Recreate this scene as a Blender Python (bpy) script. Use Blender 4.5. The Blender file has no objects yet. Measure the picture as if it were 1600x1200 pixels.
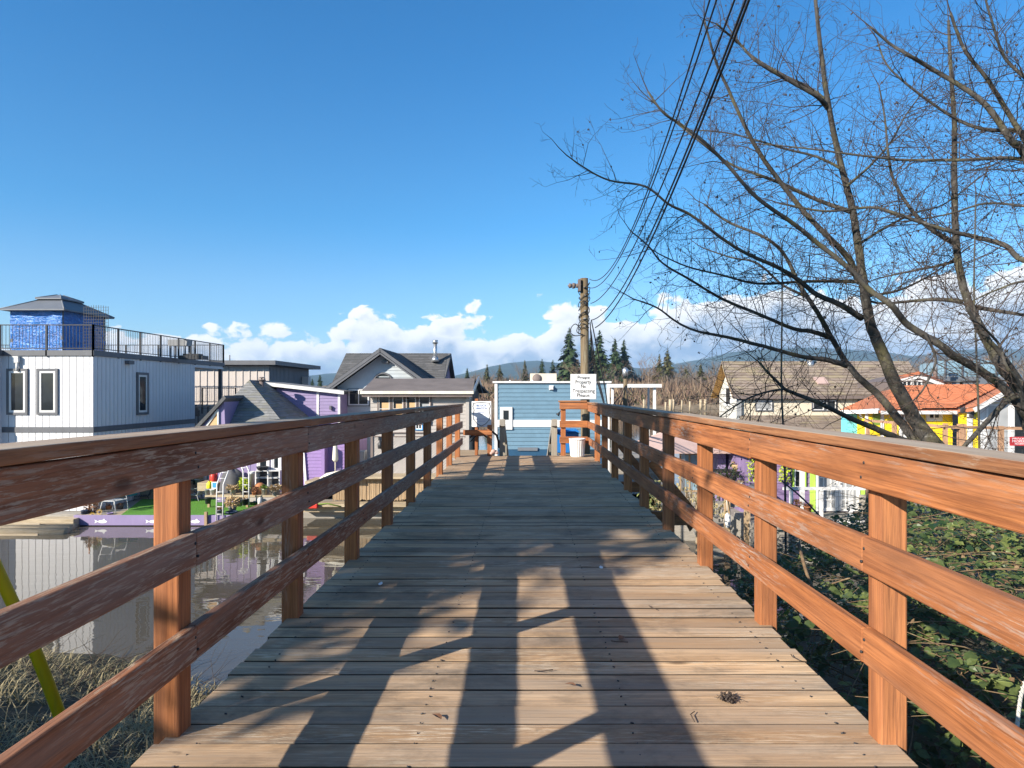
import bpy, bmesh, math, random
from mathutils import Vector, Matrix, noise
from math import radians as R, sin, cos, pi, tan, atan2, asin, sqrt
random.seed(7)
V = Vector
SC = bpy.context.scene
COL = SC.collection

# ------------------------------------------------------------------ camera
F, CX, CY, H = 1060.0, 821.0, 612.0, 1.2      # focal (1600 px wide), vanishing point, eye height over the deck
cam = bpy.data.cameras.new('camera'); camo = bpy.data.objects.new('camera', cam); COL.objects.link(camo)
camo.location = (0, 0, H); camo.rotation_euler = (R(90), 0, 0)
cam.sensor_width = 36.0; cam.lens = F / 1600 * 36.0
cam.shift_x = (800 - CX) / 1600.0; cam.shift_y = (CY - 600) / 1600.0
cam.clip_start = 0.05; cam.clip_end = 20000
SC.camera = camo

# ------------------------------------------------------------------ light
SUN_AZ, SUN_EL = 49.0, 25.0                    # light travels toward +Y turned SUN_AZ to +X
W_ = bpy.data.worlds.new('World'); SC.world = W_; W_.use_nodes = True
nt = W_.node_tree; nt.nodes.clear()
def N(t, nt=None, **k):
    n = nt.nodes.new(t)
    for a, b in k.items(): setattr(n, a, b)
    return n
def L(nt, a, b): nt.links.new(a, b)
def math_(nt, op, a, b=None, c=None, clamp=False):
    n = N('ShaderNodeMath', nt, operation=op); n.use_clamp = clamp
    for i, x in enumerate((a, b, c)):
        if x is None: continue
        if isinstance(x, (int, float)): n.inputs[i].default_value = x
        else: L(nt, x, n.inputs[i])
    return n.outputs[0]
sky = N('ShaderNodeTexSky', nt, sky_type='NISHITA')
sky.sun_disc = False; sky.sun_elevation = R(SUN_EL); sky.sun_rotation = R(180 + SUN_AZ)
sky.altitude = 10; sky.air_density = 1.0; sky.dust_density = 0.4; sky.ozone_density = 1.6
hs = N('ShaderNodeHueSaturation', nt); hs.inputs['Saturation'].default_value = 1.0; hs.inputs['Value'].default_value = 1.0; hs.inputs['Hue'].default_value = 0.497
L(nt, sky.outputs[0], hs.inputs['Color'])
bg1 = N('ShaderNodeBackground', nt); bg1.inputs[1].default_value = 0.10
gr = N('ShaderNodeValToRGB', nt); gr.color_ramp.interpolation = 'EASE'
gr.color_ramp.elements[0].position = 0.0; gr.color_ramp.elements[0].color = (.66, .82, 1, 1); gr.color_ramp.elements[1].position = .50; gr.color_ramp.elements[1].color = (.18, .66, 1.03, 1)
q = gr.color_ramp.elements.new(.72); q.color = (.62, .70, .80, 1)
q = gr.color_ramp.elements.new(.12); q.color = (.46, .74, 1, 1); q = gr.color_ramp.elements.new(.25); q.color = (.26, .69, 1.0, 1)
tc0 = N('ShaderNodeTexCoord', nt); sp0 = N('ShaderNodeSeparateXYZ', nt); L(nt, tc0.outputs['Generated'], sp0.inputs[0]); L(nt, sp0.outputs[2], gr.inputs[0])
gm_ = N('ShaderNodeMix', nt, data_type='RGBA', blend_type='MULTIPLY'); gm_.inputs[0].default_value = 1; L(nt, hs.outputs[0], gm_.inputs[6]); L(nt, gr.outputs[0], gm_.inputs[7])
L(nt, gm_.outputs[2], bg1.inputs[0])
# cumulus along the horizon: masks in azimuth / elevation
tc = N('ShaderNodeTexCoord', nt); sep = N('ShaderNodeSeparateXYZ', nt); L(nt, tc.outputs['Generated'], sep.inputs[0])
az = math_(nt, 'ARCTAN2', sep.outputs[0], sep.outputs[1]); el = math_(nt, 'ARCSINE', sep.outputs[2])
comb = N('ShaderNodeCombineXYZ', nt); L(nt, az, comb.inputs[0]); L(nt, math_(nt, 'MULTIPLY', el, 1.5), comb.inputs[1])
ramp = N('ShaderNodeValToRGB', nt); ramp.color_ramp.interpolation = 'B_SPLINE'
az01 = math_(nt, 'MULTIPLY_ADD', az, 1 / 1.6, 0.5, clamp=True); L(nt, az01, ramp.inputs[0])
tops = [(-200, 591), (150, 501), (200, 501), (260, 497), (330, 512), (350, 542), (400, 512), (435, 505), (470, 522), (530, 494), (620, 485), (680, 497), (760, 501), (850, 475), (960, 485), (1060, 468), (1160, 436), (1260, 421), (1330, 456), (1430, 446), (1600, 401), (1900, 406)]
cr = ramp.color_ramp
while len(cr.elements) > 1: cr.elements.remove(cr.elements[0])
for i, (px, py) in enumerate(tops):
    a = math.atan2(px - CX, F); e = math.atan2(CY - py, math.hypot(F, px - CX))
    pos = min(1, max(0, a / 1.6 + 0.5)); v = e / 0.3
    q = cr.elements[0] if i == 0 else cr.elements.new(pos)
    q.position = pos; q.color = (v, v, v, 1)
top = math_(nt, 'MULTIPLY', ramp.outputs[0], 0.3)
def nz(vec, scale, det, rough, off=(0, 0, 0)):
    mp = N('ShaderNodeVectorMath', nt, operation='ADD'); mp.inputs[1].default_value = off; L(nt, vec, mp.inputs[0])
    n = N('ShaderNodeTexNoise', nt); n.noise_dimensions = '2D'; n.inputs['Scale'].default_value = scale; n.inputs['Detail'].default_value = det; n.inputs['Roughness'].default_value = rough
    L(nt, mp.outputs[0], n.inputs['Vector']); return n.outputs[0]
def vor(vec, scale, off=(0, 0, 0)):
    mp = N('ShaderNodeVectorMath', nt, operation='ADD'); mp.inputs[1].default_value = off; L(nt, vec, mp.inputs[0])
    n = N('ShaderNodeTexVoronoi', nt); n.voronoi_dimensions = '2D'; n.feature = 'F1'; n.inputs['Scale'].default_value = scale
    L(nt, mp.outputs[0], n.inputs['Vector']); return n.outputs['Distance']
def cloud_field(off):
    """billowing height of the cloud tops over the horizon at a direction, two sizes of puffs and a fine fringe"""
    wv = N('ShaderNodeVectorMath', nt, operation='ADD'); wv.inputs[1].default_value = off; L(nt, comb.outputs[0], wv.inputs[0])
    wx = nz(wv.outputs[0], 30, 2, .5); wy = nz(wv.outputs[0], 30, 2, .5, (7.3, 2.1, 0))
    cw = N('ShaderNodeCombineXYZ', nt); L(nt, math_(nt, 'MULTIPLY', wx, .03), cw.inputs[0]); L(nt, math_(nt, 'MULTIPLY', wy, .03), cw.inputs[1])
    va = N('ShaderNodeVectorMath', nt, operation='ADD'); L(nt, wv.outputs[0], va.inputs[0]); L(nt, cw.outputs[0], va.inputs[1])
    p1 = vor(va.outputs[0], 11); p2 = vor(va.outputs[0], 26); p3 = nz(va.outputs[0], 60, 4, .6)
    s_ = math_(nt, 'MULTIPLY_ADD', p1, -.062, .024); s_ = math_(nt, 'MULTIPLY_ADD', p2, -.036, s_); return math_(nt, 'MULTIPLY_ADD', p3, .028, s_)
h0 = cloud_field((.43, .21, 0)); h1 = cloud_field((.42, .221, 0))
fld = math_(nt, 'ADD', math_(nt, 'SUBTRACT', top, el), h0)
edge = N('ShaderNodeMapRange', nt, interpolation_type='SMOOTHSTEP'); L(nt, fld, edge.inputs[0]); edge.inputs[1].default_value = 0.0; edge.inputs[2].default_value = .010
gap = nz(comb.outputs[0], 9, 3, .6, (3.1, 1.2, 0)); gm = N('ShaderNodeMapRange', nt, interpolation_type='SMOOTHSTEP'); L(nt, gap, gm.inputs[0]); gm.inputs[1].default_value = .30; gm.inputs[2].default_value = .52
low = N('ShaderNodeMapRange', nt); L(nt, el, low.inputs[0]); low.inputs[1].default_value = 0.02; low.inputs[2].default_value = .05; low.inputs[3].default_value = .25
mask = math_(nt, 'MULTIPLY', math_(nt, 'MULTIPLY', edge.outputs[0], math_(nt, 'MAXIMUM', gm.outputs[0], low.outputs[0])), .97, clamp=True)
rim = N('ShaderNodeMapRange', nt); L(nt, fld, rim.inputs[0]); rim.inputs[1].default_value = 0.0; rim.inputs[2].default_value = .075; rim.inputs[3].default_value = .40; rim.inputs[4].default_value = -.36
lum = math_(nt, 'ADD', math_(nt, 'MULTIPLY_ADD', math_(nt, 'SUBTRACT', h0, h1), 11.0, .56), rim.outputs[0], clamp=True)
crp = N('ShaderNodeValToRGB', nt); L(nt, lum, crp.inputs[0]); crp.color_ramp.interpolation = 'EASE'
e0, e1 = crp.color_ramp.elements; e0.position = .05; e0.color = (.27, .38, .54, 1); e1.position = .95; e1.color = (.93, .93, .93, 1)
bg2 = N('ShaderNodeBackground', nt); bg2.inputs[1].default_value = .70; L(nt, crp.outputs[0], bg2.inputs[0])
mx = N('ShaderNodeMixShader', nt); L(nt, mask, mx.inputs[0]); L(nt, bg1.outputs[0], mx.inputs[1]); L(nt, bg2.outputs[0], mx.inputs[2])
wo = N('ShaderNodeOutputWorld', nt); L(nt, mx.outputs[0], wo.inputs[0])

sl = bpy.data.lights.new('sun', 'SUN'); sl.energy = 5.0; sl.angle = R(.53); sl.color = (1, .90, .76)
so = bpy.data.objects.new('sun', sl); COL.objects.link(so)
ld = V((sin(R(SUN_AZ)) * cos(R(SUN_EL)), cos(R(SUN_AZ)) * cos(R(SUN_EL)), -sin(R(SUN_EL))))
so.rotation_euler = ld.to_track_quat('-Z', 'Y').to_euler(); so.location = (-20, -20, 20)
SC.view_settings.view_transform = 'Standard'; SC.view_settings.look = 'None'
SC.cycles.max_bounces = 6; SC.cycles.diffuse_bounces = 3; SC.cycles.glossy_bounces = 3; SC.cycles.transparent_max_bounces = 6
W_.cycles.sampling_method = 'MANUAL'; W_.cycles.sample_map_resolution = 512
SC.view_settings.exposure = 0.95; SC.view_settings.gamma = 1.0

# ------------------------------------------------------------------ helpers
def P(px, py, Y): return V(((px - CX) / F * Y, Y, H - (py - CY) / F * Y))
def Xp(px, Y): return (px - CX) / F * Y
def Zp(py, Y): return H - (py - CY) / F * Y

def clip_half(pts, axis, val, keep_ge):
    out = []
    for i in range(len(pts)):
        a, b = pts[i], pts[(i + 1) % len(pts)]
        da, db = a[axis] - val, b[axis] - val
        if not keep_ge: da, db = -da, -db
        if da >= 0: out.append(a)
        if (da > 0 and db < 0) or (da < 0 and db > 0):
            t = da / (da - db); out.append((a[0] + (b[0] - a[0]) * t, a[1] + (b[1] - a[1]) * t))
    return out

class MB:
    def __init__(s): s.v = []; s.f = []; s.r = []; s.m = []; s.sm = []; s.M = None; s.mi = 0
    def add(s, vs, fs, r=None, sm=False):
        b = len(s.v)
        if s.M is not None: vs = [s.M @ V(p) for p in vs]
        s.v.extend([tuple(p) for p in vs])
        if r is None: r = random.random()
        for f in fs:
            s.f.append(tuple(i + b for i in f)); s.r.append(r); s.m.append(s.mi); s.sm.append(sm)
        return s
    def box(s, x0, y0, z0, x1, y1, z1, r=None):
        if x0 > x1: x0, x1 = x1, x0
        if y0 > y1: y0, y1 = y1, y0
        if z0 > z1: z0, z1 = z1, z0
        return s.add([(x0, y0, z0), (x1, y0, z0), (x1, y1, z0), (x0, y1, z0), (x0, y0, z1), (x1, y0, z1), (x1, y1, z1), (x0, y1, z1)],
                     [(3, 2, 1, 0), (4, 5, 6, 7), (0, 1, 5, 4), (1, 2, 6, 5), (2, 3, 7, 6), (3, 0, 4, 7)], r)
    def bar(s, a, b, w, h, r=None):
        """box of section w x h along a->b (h nearest to vertical)"""
        a, b = V(a), V(b); d = (b - a); l = d.length; d.normalize()
        side = d.cross(V((0, 0, 1)))
        if side.length < 1e-4: side = V((1, 0, 0))
        side.normalize(); up = side.cross(d)
        c = []
        for q in (a, b):
            for sx, sz in ((-1, -1), (1, -1), (1, 1), (-1, 1)): c.append(q + side * sx * w / 2 + up * sz * h / 2)
        return s.add(c, [(3, 2, 1, 0), (4, 5, 6, 7), (0, 1, 5, 4), (1, 2, 6, 5), (2, 3, 7, 6), (3, 0, 4, 7)], r)
    def tube(s, pts, rad, n=6, cap=True, r=None, sm=True):
        pts = [V(p) for p in pts]; m = len(pts)
        if isinstance(rad, (int, float)): rad = [rad] * m
        vs = []; d0 = (pts[1] - pts[0]).normalized()
        ref = V((0, 0, 1)) if abs(d0.z) < .9 else V((1, 0, 0))
        a = d0.cross(ref).normalized()
        for i in range(m):
            d = (pts[min(i + 1, m - 1)] - pts[max(i - 1, 0)])
            if d.length < 1e-9: d = d0
            d = d.normalized(); a = (a - d * a.dot(d))
            if a.length < 1e-6: a = d.cross(V((.3, .5, .8)))
            a.normalize(); b = d.cross(a)
            for k in range(n):
                t = 2 * pi * k / n; vs.append(pts[i] + (a * cos(t) + b * sin(t)) * rad[i])
        fs = []
        for i in range(m - 1):
            for k in range(n):
                k2 = (k + 1) % n; fs.append((i * n + k, i * n + k2, (i + 1) * n + k2, (i + 1) * n + k))
        if cap:
            fs.append(tuple(range(n - 1, -1, -1))); fs.append(tuple((m - 1) * n + k for k in range(n)))
        return s.add(vs, fs, r, sm)
    def cyl(s, p0, p1, r0, r1=None, n=12, r=None): return s.tube([p0, p1], [r0, r0 if r1 is None else r1], n, True, r)
    def poly(s, pts, r=None): return s.add(pts, [tuple(range(len(pts)))], r)
    def prism(s, pts, vec, r=None):
        pts = [V(p) for p in pts]; vec = V(vec); n = len(pts)
        nm = V((0, 0, 0))
        for i in range(n): nm += pts[i].cross(pts[(i + 1) % n])
        if nm.dot(vec) > 0: pts = pts[::-1]
        vs = pts + [p + vec for p in pts]
        fs = [tuple(range(n)), tuple(range(2 * n - 1, n - 1, -1))] + [(i, i + n, (i + 1) % n + n, (i + 1) % n) for i in range(n)]
        return s.add(vs, fs, r)
    def lathe(s, prof, c, n=16, r=None, sm=True, ax=None):
        """profile [(radius, z)] round a vertical axis through c"""
        c = V(c); vs = []; fs = []; m = len(prof)
        for (q, z) in prof:
            for k in range(n):
                t = 2 * pi * k / n; vs.append(c + V((q * cos(t), q * sin(t), z)))
        for i in range(m - 1):
            for k in range(n):
                k2 = (k + 1) % n; fs.append((i * n + k, i * n + k2, (i + 1) * n + k2, (i + 1) * n + k))
        fs.append(tuple(range(n - 1, -1, -1))); fs.append(tuple((m - 1) * n + k for k in range(n)))
        return s.add(vs, fs, r, sm)
    def ell(s, c, rx, ry, rz, n=8, m=5, r=None, sm=True):
        c = V(c); vs = [c + V((0, 0, -rz))]; fs = []
        for i in range(1, m):
            t = -pi / 2 + pi * i / m
            for k in range(n):
                a = 2 * pi * k / n; vs.append(c + V((rx * cos(t) * cos(a), ry * cos(t) * sin(a), rz * sin(t))))
        vs.append(c + V((0, 0, rz))); top = len(vs) - 1
        for k in range(n): fs.append((0, 1 + (k + 1) % n, 1 + k))
        for i in range(m - 2):
            for k in range(n):
                k2 = (k + 1) % n; a = 1 + i * n; fs.append((a + k, a + k2, a + n + k2, a + n + k))
        a = 1 + (m - 2) * n
        for k in range(n): fs.append((a + k, a + (k + 1) % n, top))
        return s.add(vs, fs, r, sm)
    # --- cladding on a convex planar polygon -------------------------------
    def _frame(s, pts, out):
        pts = [V(p) for p in pts]; n = V((0, 0, 0))
        for i in range(len(pts)): n += pts[i].cross(pts[(i + 1) % len(pts)])
        n.normalize()
        if n.dot(V(out)) < 0: n = -n; pts = pts[::-1]
        up = V((0, 0, 1)); v = up - n * up.dot(n)
        if v.length < 1e-4: v = V((0, 1, 0))
        v.normalize(); u = v.cross(n); o = pts[0]
        return o, u, v, n, [((p - o).dot(u), (p - o).dot(v)) for p in pts]
    def courses(s, pts, out, pitch, t, lift=.002):
        o, u, v, n, p2 = s._frame(pts, out)
        v0 = min(p[1] for p in p2); v1 = max(p[1] for p in p2); a = v0
        while a < v1 - 1e-4:
            b = min(a + pitch, v1)
            st = clip_half(clip_half(p2, 1, a, True), 1, b, False)
            if len(st) >= 3:
                r = random.random()
                s.add([o + u * x + v * y + n * (lift + t * (1 - (y - a) / pitch)) for x, y in st], [tuple(range(len(st)))], r)
                xs = [x for x, y in st if abs(y - a) < 1e-4]
                if len(xs) >= 2:
                    x0, x1 = min(xs), max(xs); q = o + v * a
                    s.add([q + u * x0 + n * (t + lift), q + u * x0, q + u * x1, q + u * x1 + n * (t + lift)], [(0, 1, 2, 3)], r)
            a += pitch
        return s
    def battens(s, pts, out, pitch, w, t, off=0.0, lift=0.0):
        o, u, v, n, p2 = s._frame(pts, out)
        u0 = min(p[0] for p in p2); u1 = max(p[0] for p in p2); a = u0 + off
        while a < u1 - 1e-4:
            st = clip_half(clip_half(p2, 0, a, True), 0, min(a + w, u1), False)
            if len(st) >= 3:
                r = random.random(); k = len(st)
                tp = [o + u * x + v * y + n * (t + lift) for x, y in st]; bt = [o + u * x + v * y for x, y in st]
                s.add(tp + bt, [tuple(range(k))] + [(i, i + k, (i + 1) % k + k, (i + 1) % k) for i in range(k)], r)
            a += pitch
        return s
    def build(s, name, mat, parent=None, org=None, bevel=0, seg=2, label=None):
        me = bpy.data.meshes.new(name)
        o_ = V((0, 0, 0))
        if parent is not None:
            q = parent
            while q is not None: o_ = o_ + q.location; q = q.parent
        elif org is not None: o_ = V(org)
        me.from_pydata([(x - o_.x, y - o_.y, z - o_.z) for x, y, z in s.v], [], s.f)
        for m in (mat if isinstance(mat, (list, tuple)) else [mat]): me.materials.append(m)
        at = me.attributes.new('rnd', 'FLOAT', 'FACE'); at.data.foreach_set('value', s.r)
        me.polygons.foreach_set('material_index', s.m); me.polygons.foreach_set('use_smooth', s.sm)
        me.update()
        o = bpy.data.objects.new(name, me); COL.objects.link(o)
        if parent is not None: o.parent = parent
        elif org is not None: o.location = o_
        if bevel:
            b = o.modifiers.new('Bevel', 'BEVEL'); b.width = bevel; b.segments = seg; b.limit_method = 'ANGLE'; b.angle_limit = R(40)
        if label: o['label'] = label
        return o

def thing(name, label, cat, loc=(0, 0, 0), group=None):
    o = bpy.data.objects.new(name, None); o.empty_display_size = .1; COL.objects.link(o); o.location = loc
    o['label'] = label; o['category'] = cat
    if group: o['group'] = group
    return o
def tag(o, label=None, cat=None, group=None, kind=None):
    if label: o['label'] = label
    if cat: o['category'] = cat
    if group: o['group'] = group
    if kind: o['kind'] = kind
    return o
def dup(root, loc, rz=0, sc=1.0, label=None, group=None):
    def cp(o, par):
        c = o.copy(); COL.objects.link(c)
        if par is not None: c.parent = par
        for ch in o.children: cp(ch, c)
        return c
    r = cp(root, None); r.location = loc; r.rotation_euler = (0, 0, rz)
    r.scale = sc if isinstance(sc, (tuple, list)) else (sc, sc, sc)
    if label: r['label'] = label
    if group: r['group'] = group
    return r
def text(body, size, M, mat, name, parent, width=None, align='CENTER', ext=.002):
    cu = bpy.data.curves.new('lettering', 'FONT'); cu.body = body; cu.size = size; cu.align_x = align; cu.extrude = ext; cu.resolution_u = 3
    cu.space_line = .92
    o = bpy.data.objects.new('lettering', cu); COL.objects.link(o)
    bpy.context.view_layer.update()
    dg = bpy.context.evaluated_depsgraph_get(); me = bpy.data.meshes.new_from_object(o.evaluated_get(dg))
    bpy.data.objects.remove(o); bpy.data.curves.remove(cu)
    if width:
        w = max(v.co.x for v in me.vertices) - min(v.co.x for v in me.vertices)
        me.transform(Matrix.Diagonal((width / w, 1, 1, 1)))
    o_ = V((0, 0, 0)); q = parent
    while q is not None: o_ = o_ + q.location; q = q.parent
    me.transform(Matrix.Translation(-o_) @ M)
    me.materials.clear(); me.materials.append(mat); me.name = name
    ob = bpy.data.objects.new(name, me); COL.objects.link(ob); ob.parent = parent
    return ob

# ------------------------------------------------------------------ materials
def newmat(name):
    m = bpy.data.materials.new(name); m.use_nodes = True; t = m.node_tree
    return m, t, t.nodes['Principled BSDF']
def mix(t, fac, a, b, mode='MIX'):
    n = N('ShaderNodeMix', t, data_type='RGBA', blend_type=mode)
    for s, x in ((n.inputs[0], fac), (n.inputs[6], a), (n.inputs[7], b)):
        if isinstance(x, (int, float)): s.default_value = x
        elif isinstance(x, (tuple, list)): s.default_value = (*x, 1) if len(x) == 3 else x
        else: L(t, x, s)
    return n.outputs[2]
def coords(t, scale=(1, 1, 1), rnd=True):
    c = N('ShaderNodeTexCoord', t); vec = c.outputs['Object']
    if rnd:
        a = N('ShaderNodeAttribute', t); a.attribute_name = 'rnd'
        sm = N('ShaderNodeVectorMath', t, operation='SCALE'); sm.inputs[0].default_value = (37.1, 53.7, 29.3); L(t, a.outputs['Fac'], sm.inputs['Scale'])
        ad = N('ShaderNodeVectorMath', t, operation='ADD'); L(t, vec, ad.inputs[0]); L(t, sm.outputs[0], ad.inputs[1]); vec = ad.outputs[0]
    mp = N('ShaderNodeMapping', t); mp.inputs['Scale'].default_value = scale; L(t, vec, mp.inputs[0]); return mp.outputs[0]
def noise_(t, vec, scale, det=4, rough=.55, dist=0):
    n = N('ShaderNodeTexNoise', t); n.inputs['Scale'].default_value = scale; n.inputs['Detail'].default_value = det; n.inputs['Roughness'].default_value = rough; n.inputs['Distortion'].default_value = dist
    L(t, vec, n.inputs['Vector']); return n.outputs[0]
def rng(t, x, a, b, c=0.0, d=1.0):
    n = N('ShaderNodeMapRange', t); L(t, x, n.inputs[0])
    for i, q in enumerate((a, b, c, d)): n.inputs[i + 1].default_value = q
    return n.outputs[0]
def bump(t, b, h, strength, dist=.01):
    n = N('ShaderNodeBump', t); n.inputs['Strength'].default_value = strength; n.inputs['Distance'].default_value = dist
    L(t, h, n.inputs['Height']); L(t, n.outputs[0], b.inputs['Normal'])
def rnd_attr(t):
    a = N('ShaderNodeAttribute', t); a.attribute_name = 'rnd'; return a.outputs['Fac']
def scl(c, k): return tuple(min(1, x * k) for x in c)

def paint(name, col, rough=.55, var=.16, scale=3.0, dirt=.12, metal=0, rv=.06, bmp=.03, spec=.35):
    """plain coat with uneven tone, faint streaks and dirt"""
    m, t, b = newmat(name); v = coords(t, (1, 1, .35))
    n1 = noise_(t, v, scale, 5, .6); n2 = noise_(t, coords(t, (6, 6, .7)), 4, 4, .6)
    c = mix(t, rng(t, n1, .3, .7), scl(col, 1 - var), scl(col, 1 + var * .6))
    c = mix(t, rng(t, n2, .5, .75, 0, dirt * 2), c, scl((col[0] * .5 + .05, col[1] * .5 + .045, col[2] * .5 + .035), 1))
    c = mix(t, rng(t, rnd_attr(t), 0, 1, -rv + .0, rv), c, scl(col, .6)) if rv else c
    L(t, c, b.inputs['Base Color']); b.inputs['Roughness'].default_value = rough; b.inputs['Metallic'].default_value = metal
    b.inputs['Specular IOR Level'].default_value = spec
    if bmp: bump(t, b, noise_(t, coords(t), 40, 3, .6), bmp * 4, .004)
    return m

def wood(name, axis, dark, light, worn, worn_amt=.5, top_worn=.0, rough=.75, fine=1.0, knots=True, grey=0.0, spread=.16, stain=.45, edge=0.0, blot=0.0):
    m, t, b = newmat(name)
    A_ = 'xyz'.index(axis)
    def ax(along, across): q = [across * fine] * 3; q[A_] = along; return tuple(q)
    sc = list(ax(.55, 9.0)); v = coords(t, ax(.5, 16.0)); vf = coords(t, ax(2.6, 85.0)); iso = coords(t, (1, 1, 1))
    g = noise_(t, v, 1.6, 5, .62, .8); gf = noise_(t, vf, 1.0, 4, .7, .25); big = noise_(t, coords(t, ax(.7, 3.0)), 1.6, 4, .65)
    c = mix(t, rng(t, g, .30, .70), dark, light)
    c = mix(t, rng(t, gf, .46, .66, 0, .75), c, scl(dark, .55))
    c = mix(t, rng(t, gf, .44, .30, 0, .35), c, scl(light, 1.15))
    c = mix(t, rng(t, big, .48, .70, 0, stain), c, scl(dark, .42))
    # board to board tone
    c = mix(t, rng(t, rnd_attr(t), 0, 1, 0, spread * 2), c, scl(dark, .75))
    # worn film: scratches along the grain, more where the patch noise says so
    sc2 = [95.0] * 3; sc2['xyz'.index(axis)] = 8.0
    w1 = noise_(t, coords(t, tuple(sc2)), 1.0, 5, .7, .3); w2 = noise_(t, coords(t, tuple(.8 if x < 20 else 4.0 for x in sc2)), 1.0, 3, .55)
    wf = math_(t, 'MULTIPLY', rng(t, w1, .50, .60), rng(t, w2, .62 - worn_amt * .3, .78 - worn_amt * .3), clamp=True)
    if top_worn:
        ge = N('ShaderNodeNewGeometry', t); sp = N('ShaderNodeSeparateXYZ', t); L(t, ge.outputs['Normal'], sp.inputs[0])
        up = rng(t, sp.outputs[2], .5, .95); wf = math_(t, 'MAXIMUM', math_(t, 'MULTIPLY', wf, .8), math_(t, 'MULTIPLY', up, math_(t, 'MULTIPLY', rng(t, g, .25, .6, .45, 1.0), top_worn)))
    else: wf = math_(t, 'MULTIPLY', wf, .75)
    c = mix(t, wf, c, worn)
    if grey:
        gn = noise_(t, coords(t, tuple(x * .5 for x in sc)), 1.5, 4, .6); c = mix(t, rng(t, gn, .4, .65, 0, grey), c, (.31, .285, .25))
    if knots:
        ks = [4.2] * 3; ks['xyz'.index(axis)] = 1.7
        vo = N('ShaderNodeTexVoronoi', t); vo.inputs['Scale'].default_value = .8; L(t, coords(t, tuple(ks)), vo.inputs['Vector'])
        c = mix(t, rng(t, vo.outputs['Distance'], .035, .085, .8, 0), c, scl(dark, .33))
    if blot:                                              # damp and algae blotches over several boards
        b1_ = noise_(t, coords(t, (1.0, 1.6, 1), False), 1.5, 6, .72, .4); c = mix(t, rng(t, b1_, .50, .66, 0, blot), c, (.10, .082, .062)); b2_ = noise_(t, coords(t, (1, 1, 1), False), 9.0, 3, .6); c = mix(t, rng(t, b2_, .66, .74, 0, blot * .8), c, (.09, .072, .055))
    if edge:                                              # board edge faces coloured dark so the gaps read as dark lines
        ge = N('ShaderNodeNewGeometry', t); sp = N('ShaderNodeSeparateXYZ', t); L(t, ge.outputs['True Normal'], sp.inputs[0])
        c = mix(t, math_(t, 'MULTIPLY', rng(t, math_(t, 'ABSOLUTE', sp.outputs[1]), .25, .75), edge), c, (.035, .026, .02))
    L(t, c, b.inputs['Base Color']); b.inputs['Roughness'].default_value = rough; b.inputs['Specular IOR Level'].default_value = .25
    h = math_(t, 'ADD', math_(t, 'MULTIPLY', g, .35), math_(t, 'MULTIPLY', gf, .65)); h = math_(t, 'SUBTRACT', h, math_(t, 'MULTIPLY', wf, .2))
    bump(t, b, h, .7, .006)
    return m

STD, STL, WRN = (.28, .098, .038), (.54, .21, .075), (.40, .35, .31)
M = {}
for ax in 'xyz': M['stain_' + ax] = wood('stained_cedar_' + ax, ax, STD, STL, WRN, .45 if ax == 'y' else .0, spread=.18, stain=.6, grey=.08)
M['stain_left'] = wood('maroon_worn_cedar', 'y', (.25, .098, .048), (.42, .185, .092), (.48, .385, .28), .85, grey=.45, spread=.2, stain=.7)
M['cap_y'] = wood('weathered_cap_y', 'y', (.25, .105, .052), (.42, .20, .09), (.43, .36, .28), .42, top_worn=.95)
M['cap_x'] = wood('weathered_cap_x', 'x', (.25, .105, .052), (.42, .20, .09), (.43, .36, .28), .42, top_worn=.95)
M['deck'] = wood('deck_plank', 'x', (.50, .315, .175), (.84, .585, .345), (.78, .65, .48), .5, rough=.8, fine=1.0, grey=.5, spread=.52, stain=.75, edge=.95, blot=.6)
M['grey_wood_y'] = wood('grey_wood_y', 'y', (.26, .24, .215), (.42, .39, .34), (.5, .47, .42), .4, grey=.6)
M['grey_wood_x'] = wood('grey_wood_x', 'x', (.26, .24, .215), (.42, .39, .34), (.5, .47, .42), .4, grey=.6)
M['grey_wood_z'] = wood('grey_wood_z', 'z', (.26, .23, .185), (.42, .37, .29), (.5, .46, .38), .4, grey=.4)
M['pole_wood'] = wood('creosote_pole_wood', 'z', (.11, .078, .045), (.25, .185, .10), (.27, .26, .18), .5, fine=1.4, grey=.2)
M['tan_wood_z'] = wood('tan_wood_z', 'z', (.36, .25, .15), (.52, .38, .23), (.55, .48, .38), .3)
M['tan_wood_x'] = wood('tan_wood_x', 'x', (.36, .25, .15), (.52, .38, .23), (.55, .48, .38), .3)
M['rail_pink_x'] = wood('cedar_rail_x', 'x', (.44, .25, .15), (.58, .36, .22), (.6, .5, .4), .2)
M['rail_pink_z'] = wood('cedar_rail_z', 'z', (.44, .25, .15), (.58, .36, .22), (.6, .5, .4), .2)
M['raft_wood'] = wood('raft_wood', 'x', (.40, .31, .20), (.55, .46, .32), (.6, .52, .42), .4)
M['white'] = paint('white_paint', (.66, .66, .66)); M['white_bright'] = paint('white_vinyl', (.68, .68, .675), .4, .05, dirt=.05)
M['white_batten'] = paint('white_batten_siding', (.66, .665, .69), .6, .05, dirt=.06)
M['charcoal'] = paint('charcoal_trim', (.12, .125, .14), .5)
M['black_metal'] = paint('black_metal', (.035, .037, .042), .4)
M['dark'] = paint('dark_void_paint', (.03, .03, .033), .7)
M['blue_siding'] = paint('blue_siding', (.125, .225, .31), .6, .1, rv=.12); M['blue_dark'] = paint('deep_blue_lower_wall', (.02, .075, .15), .5, .15)
M['bin_blue'] = paint('blue_bin_plastic', (.02, .17, .50), .4, .1)
M['pale_siding'] = paint('pale_grey_siding', (.41, .455, .49), .6, .06, rv=.12)
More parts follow.
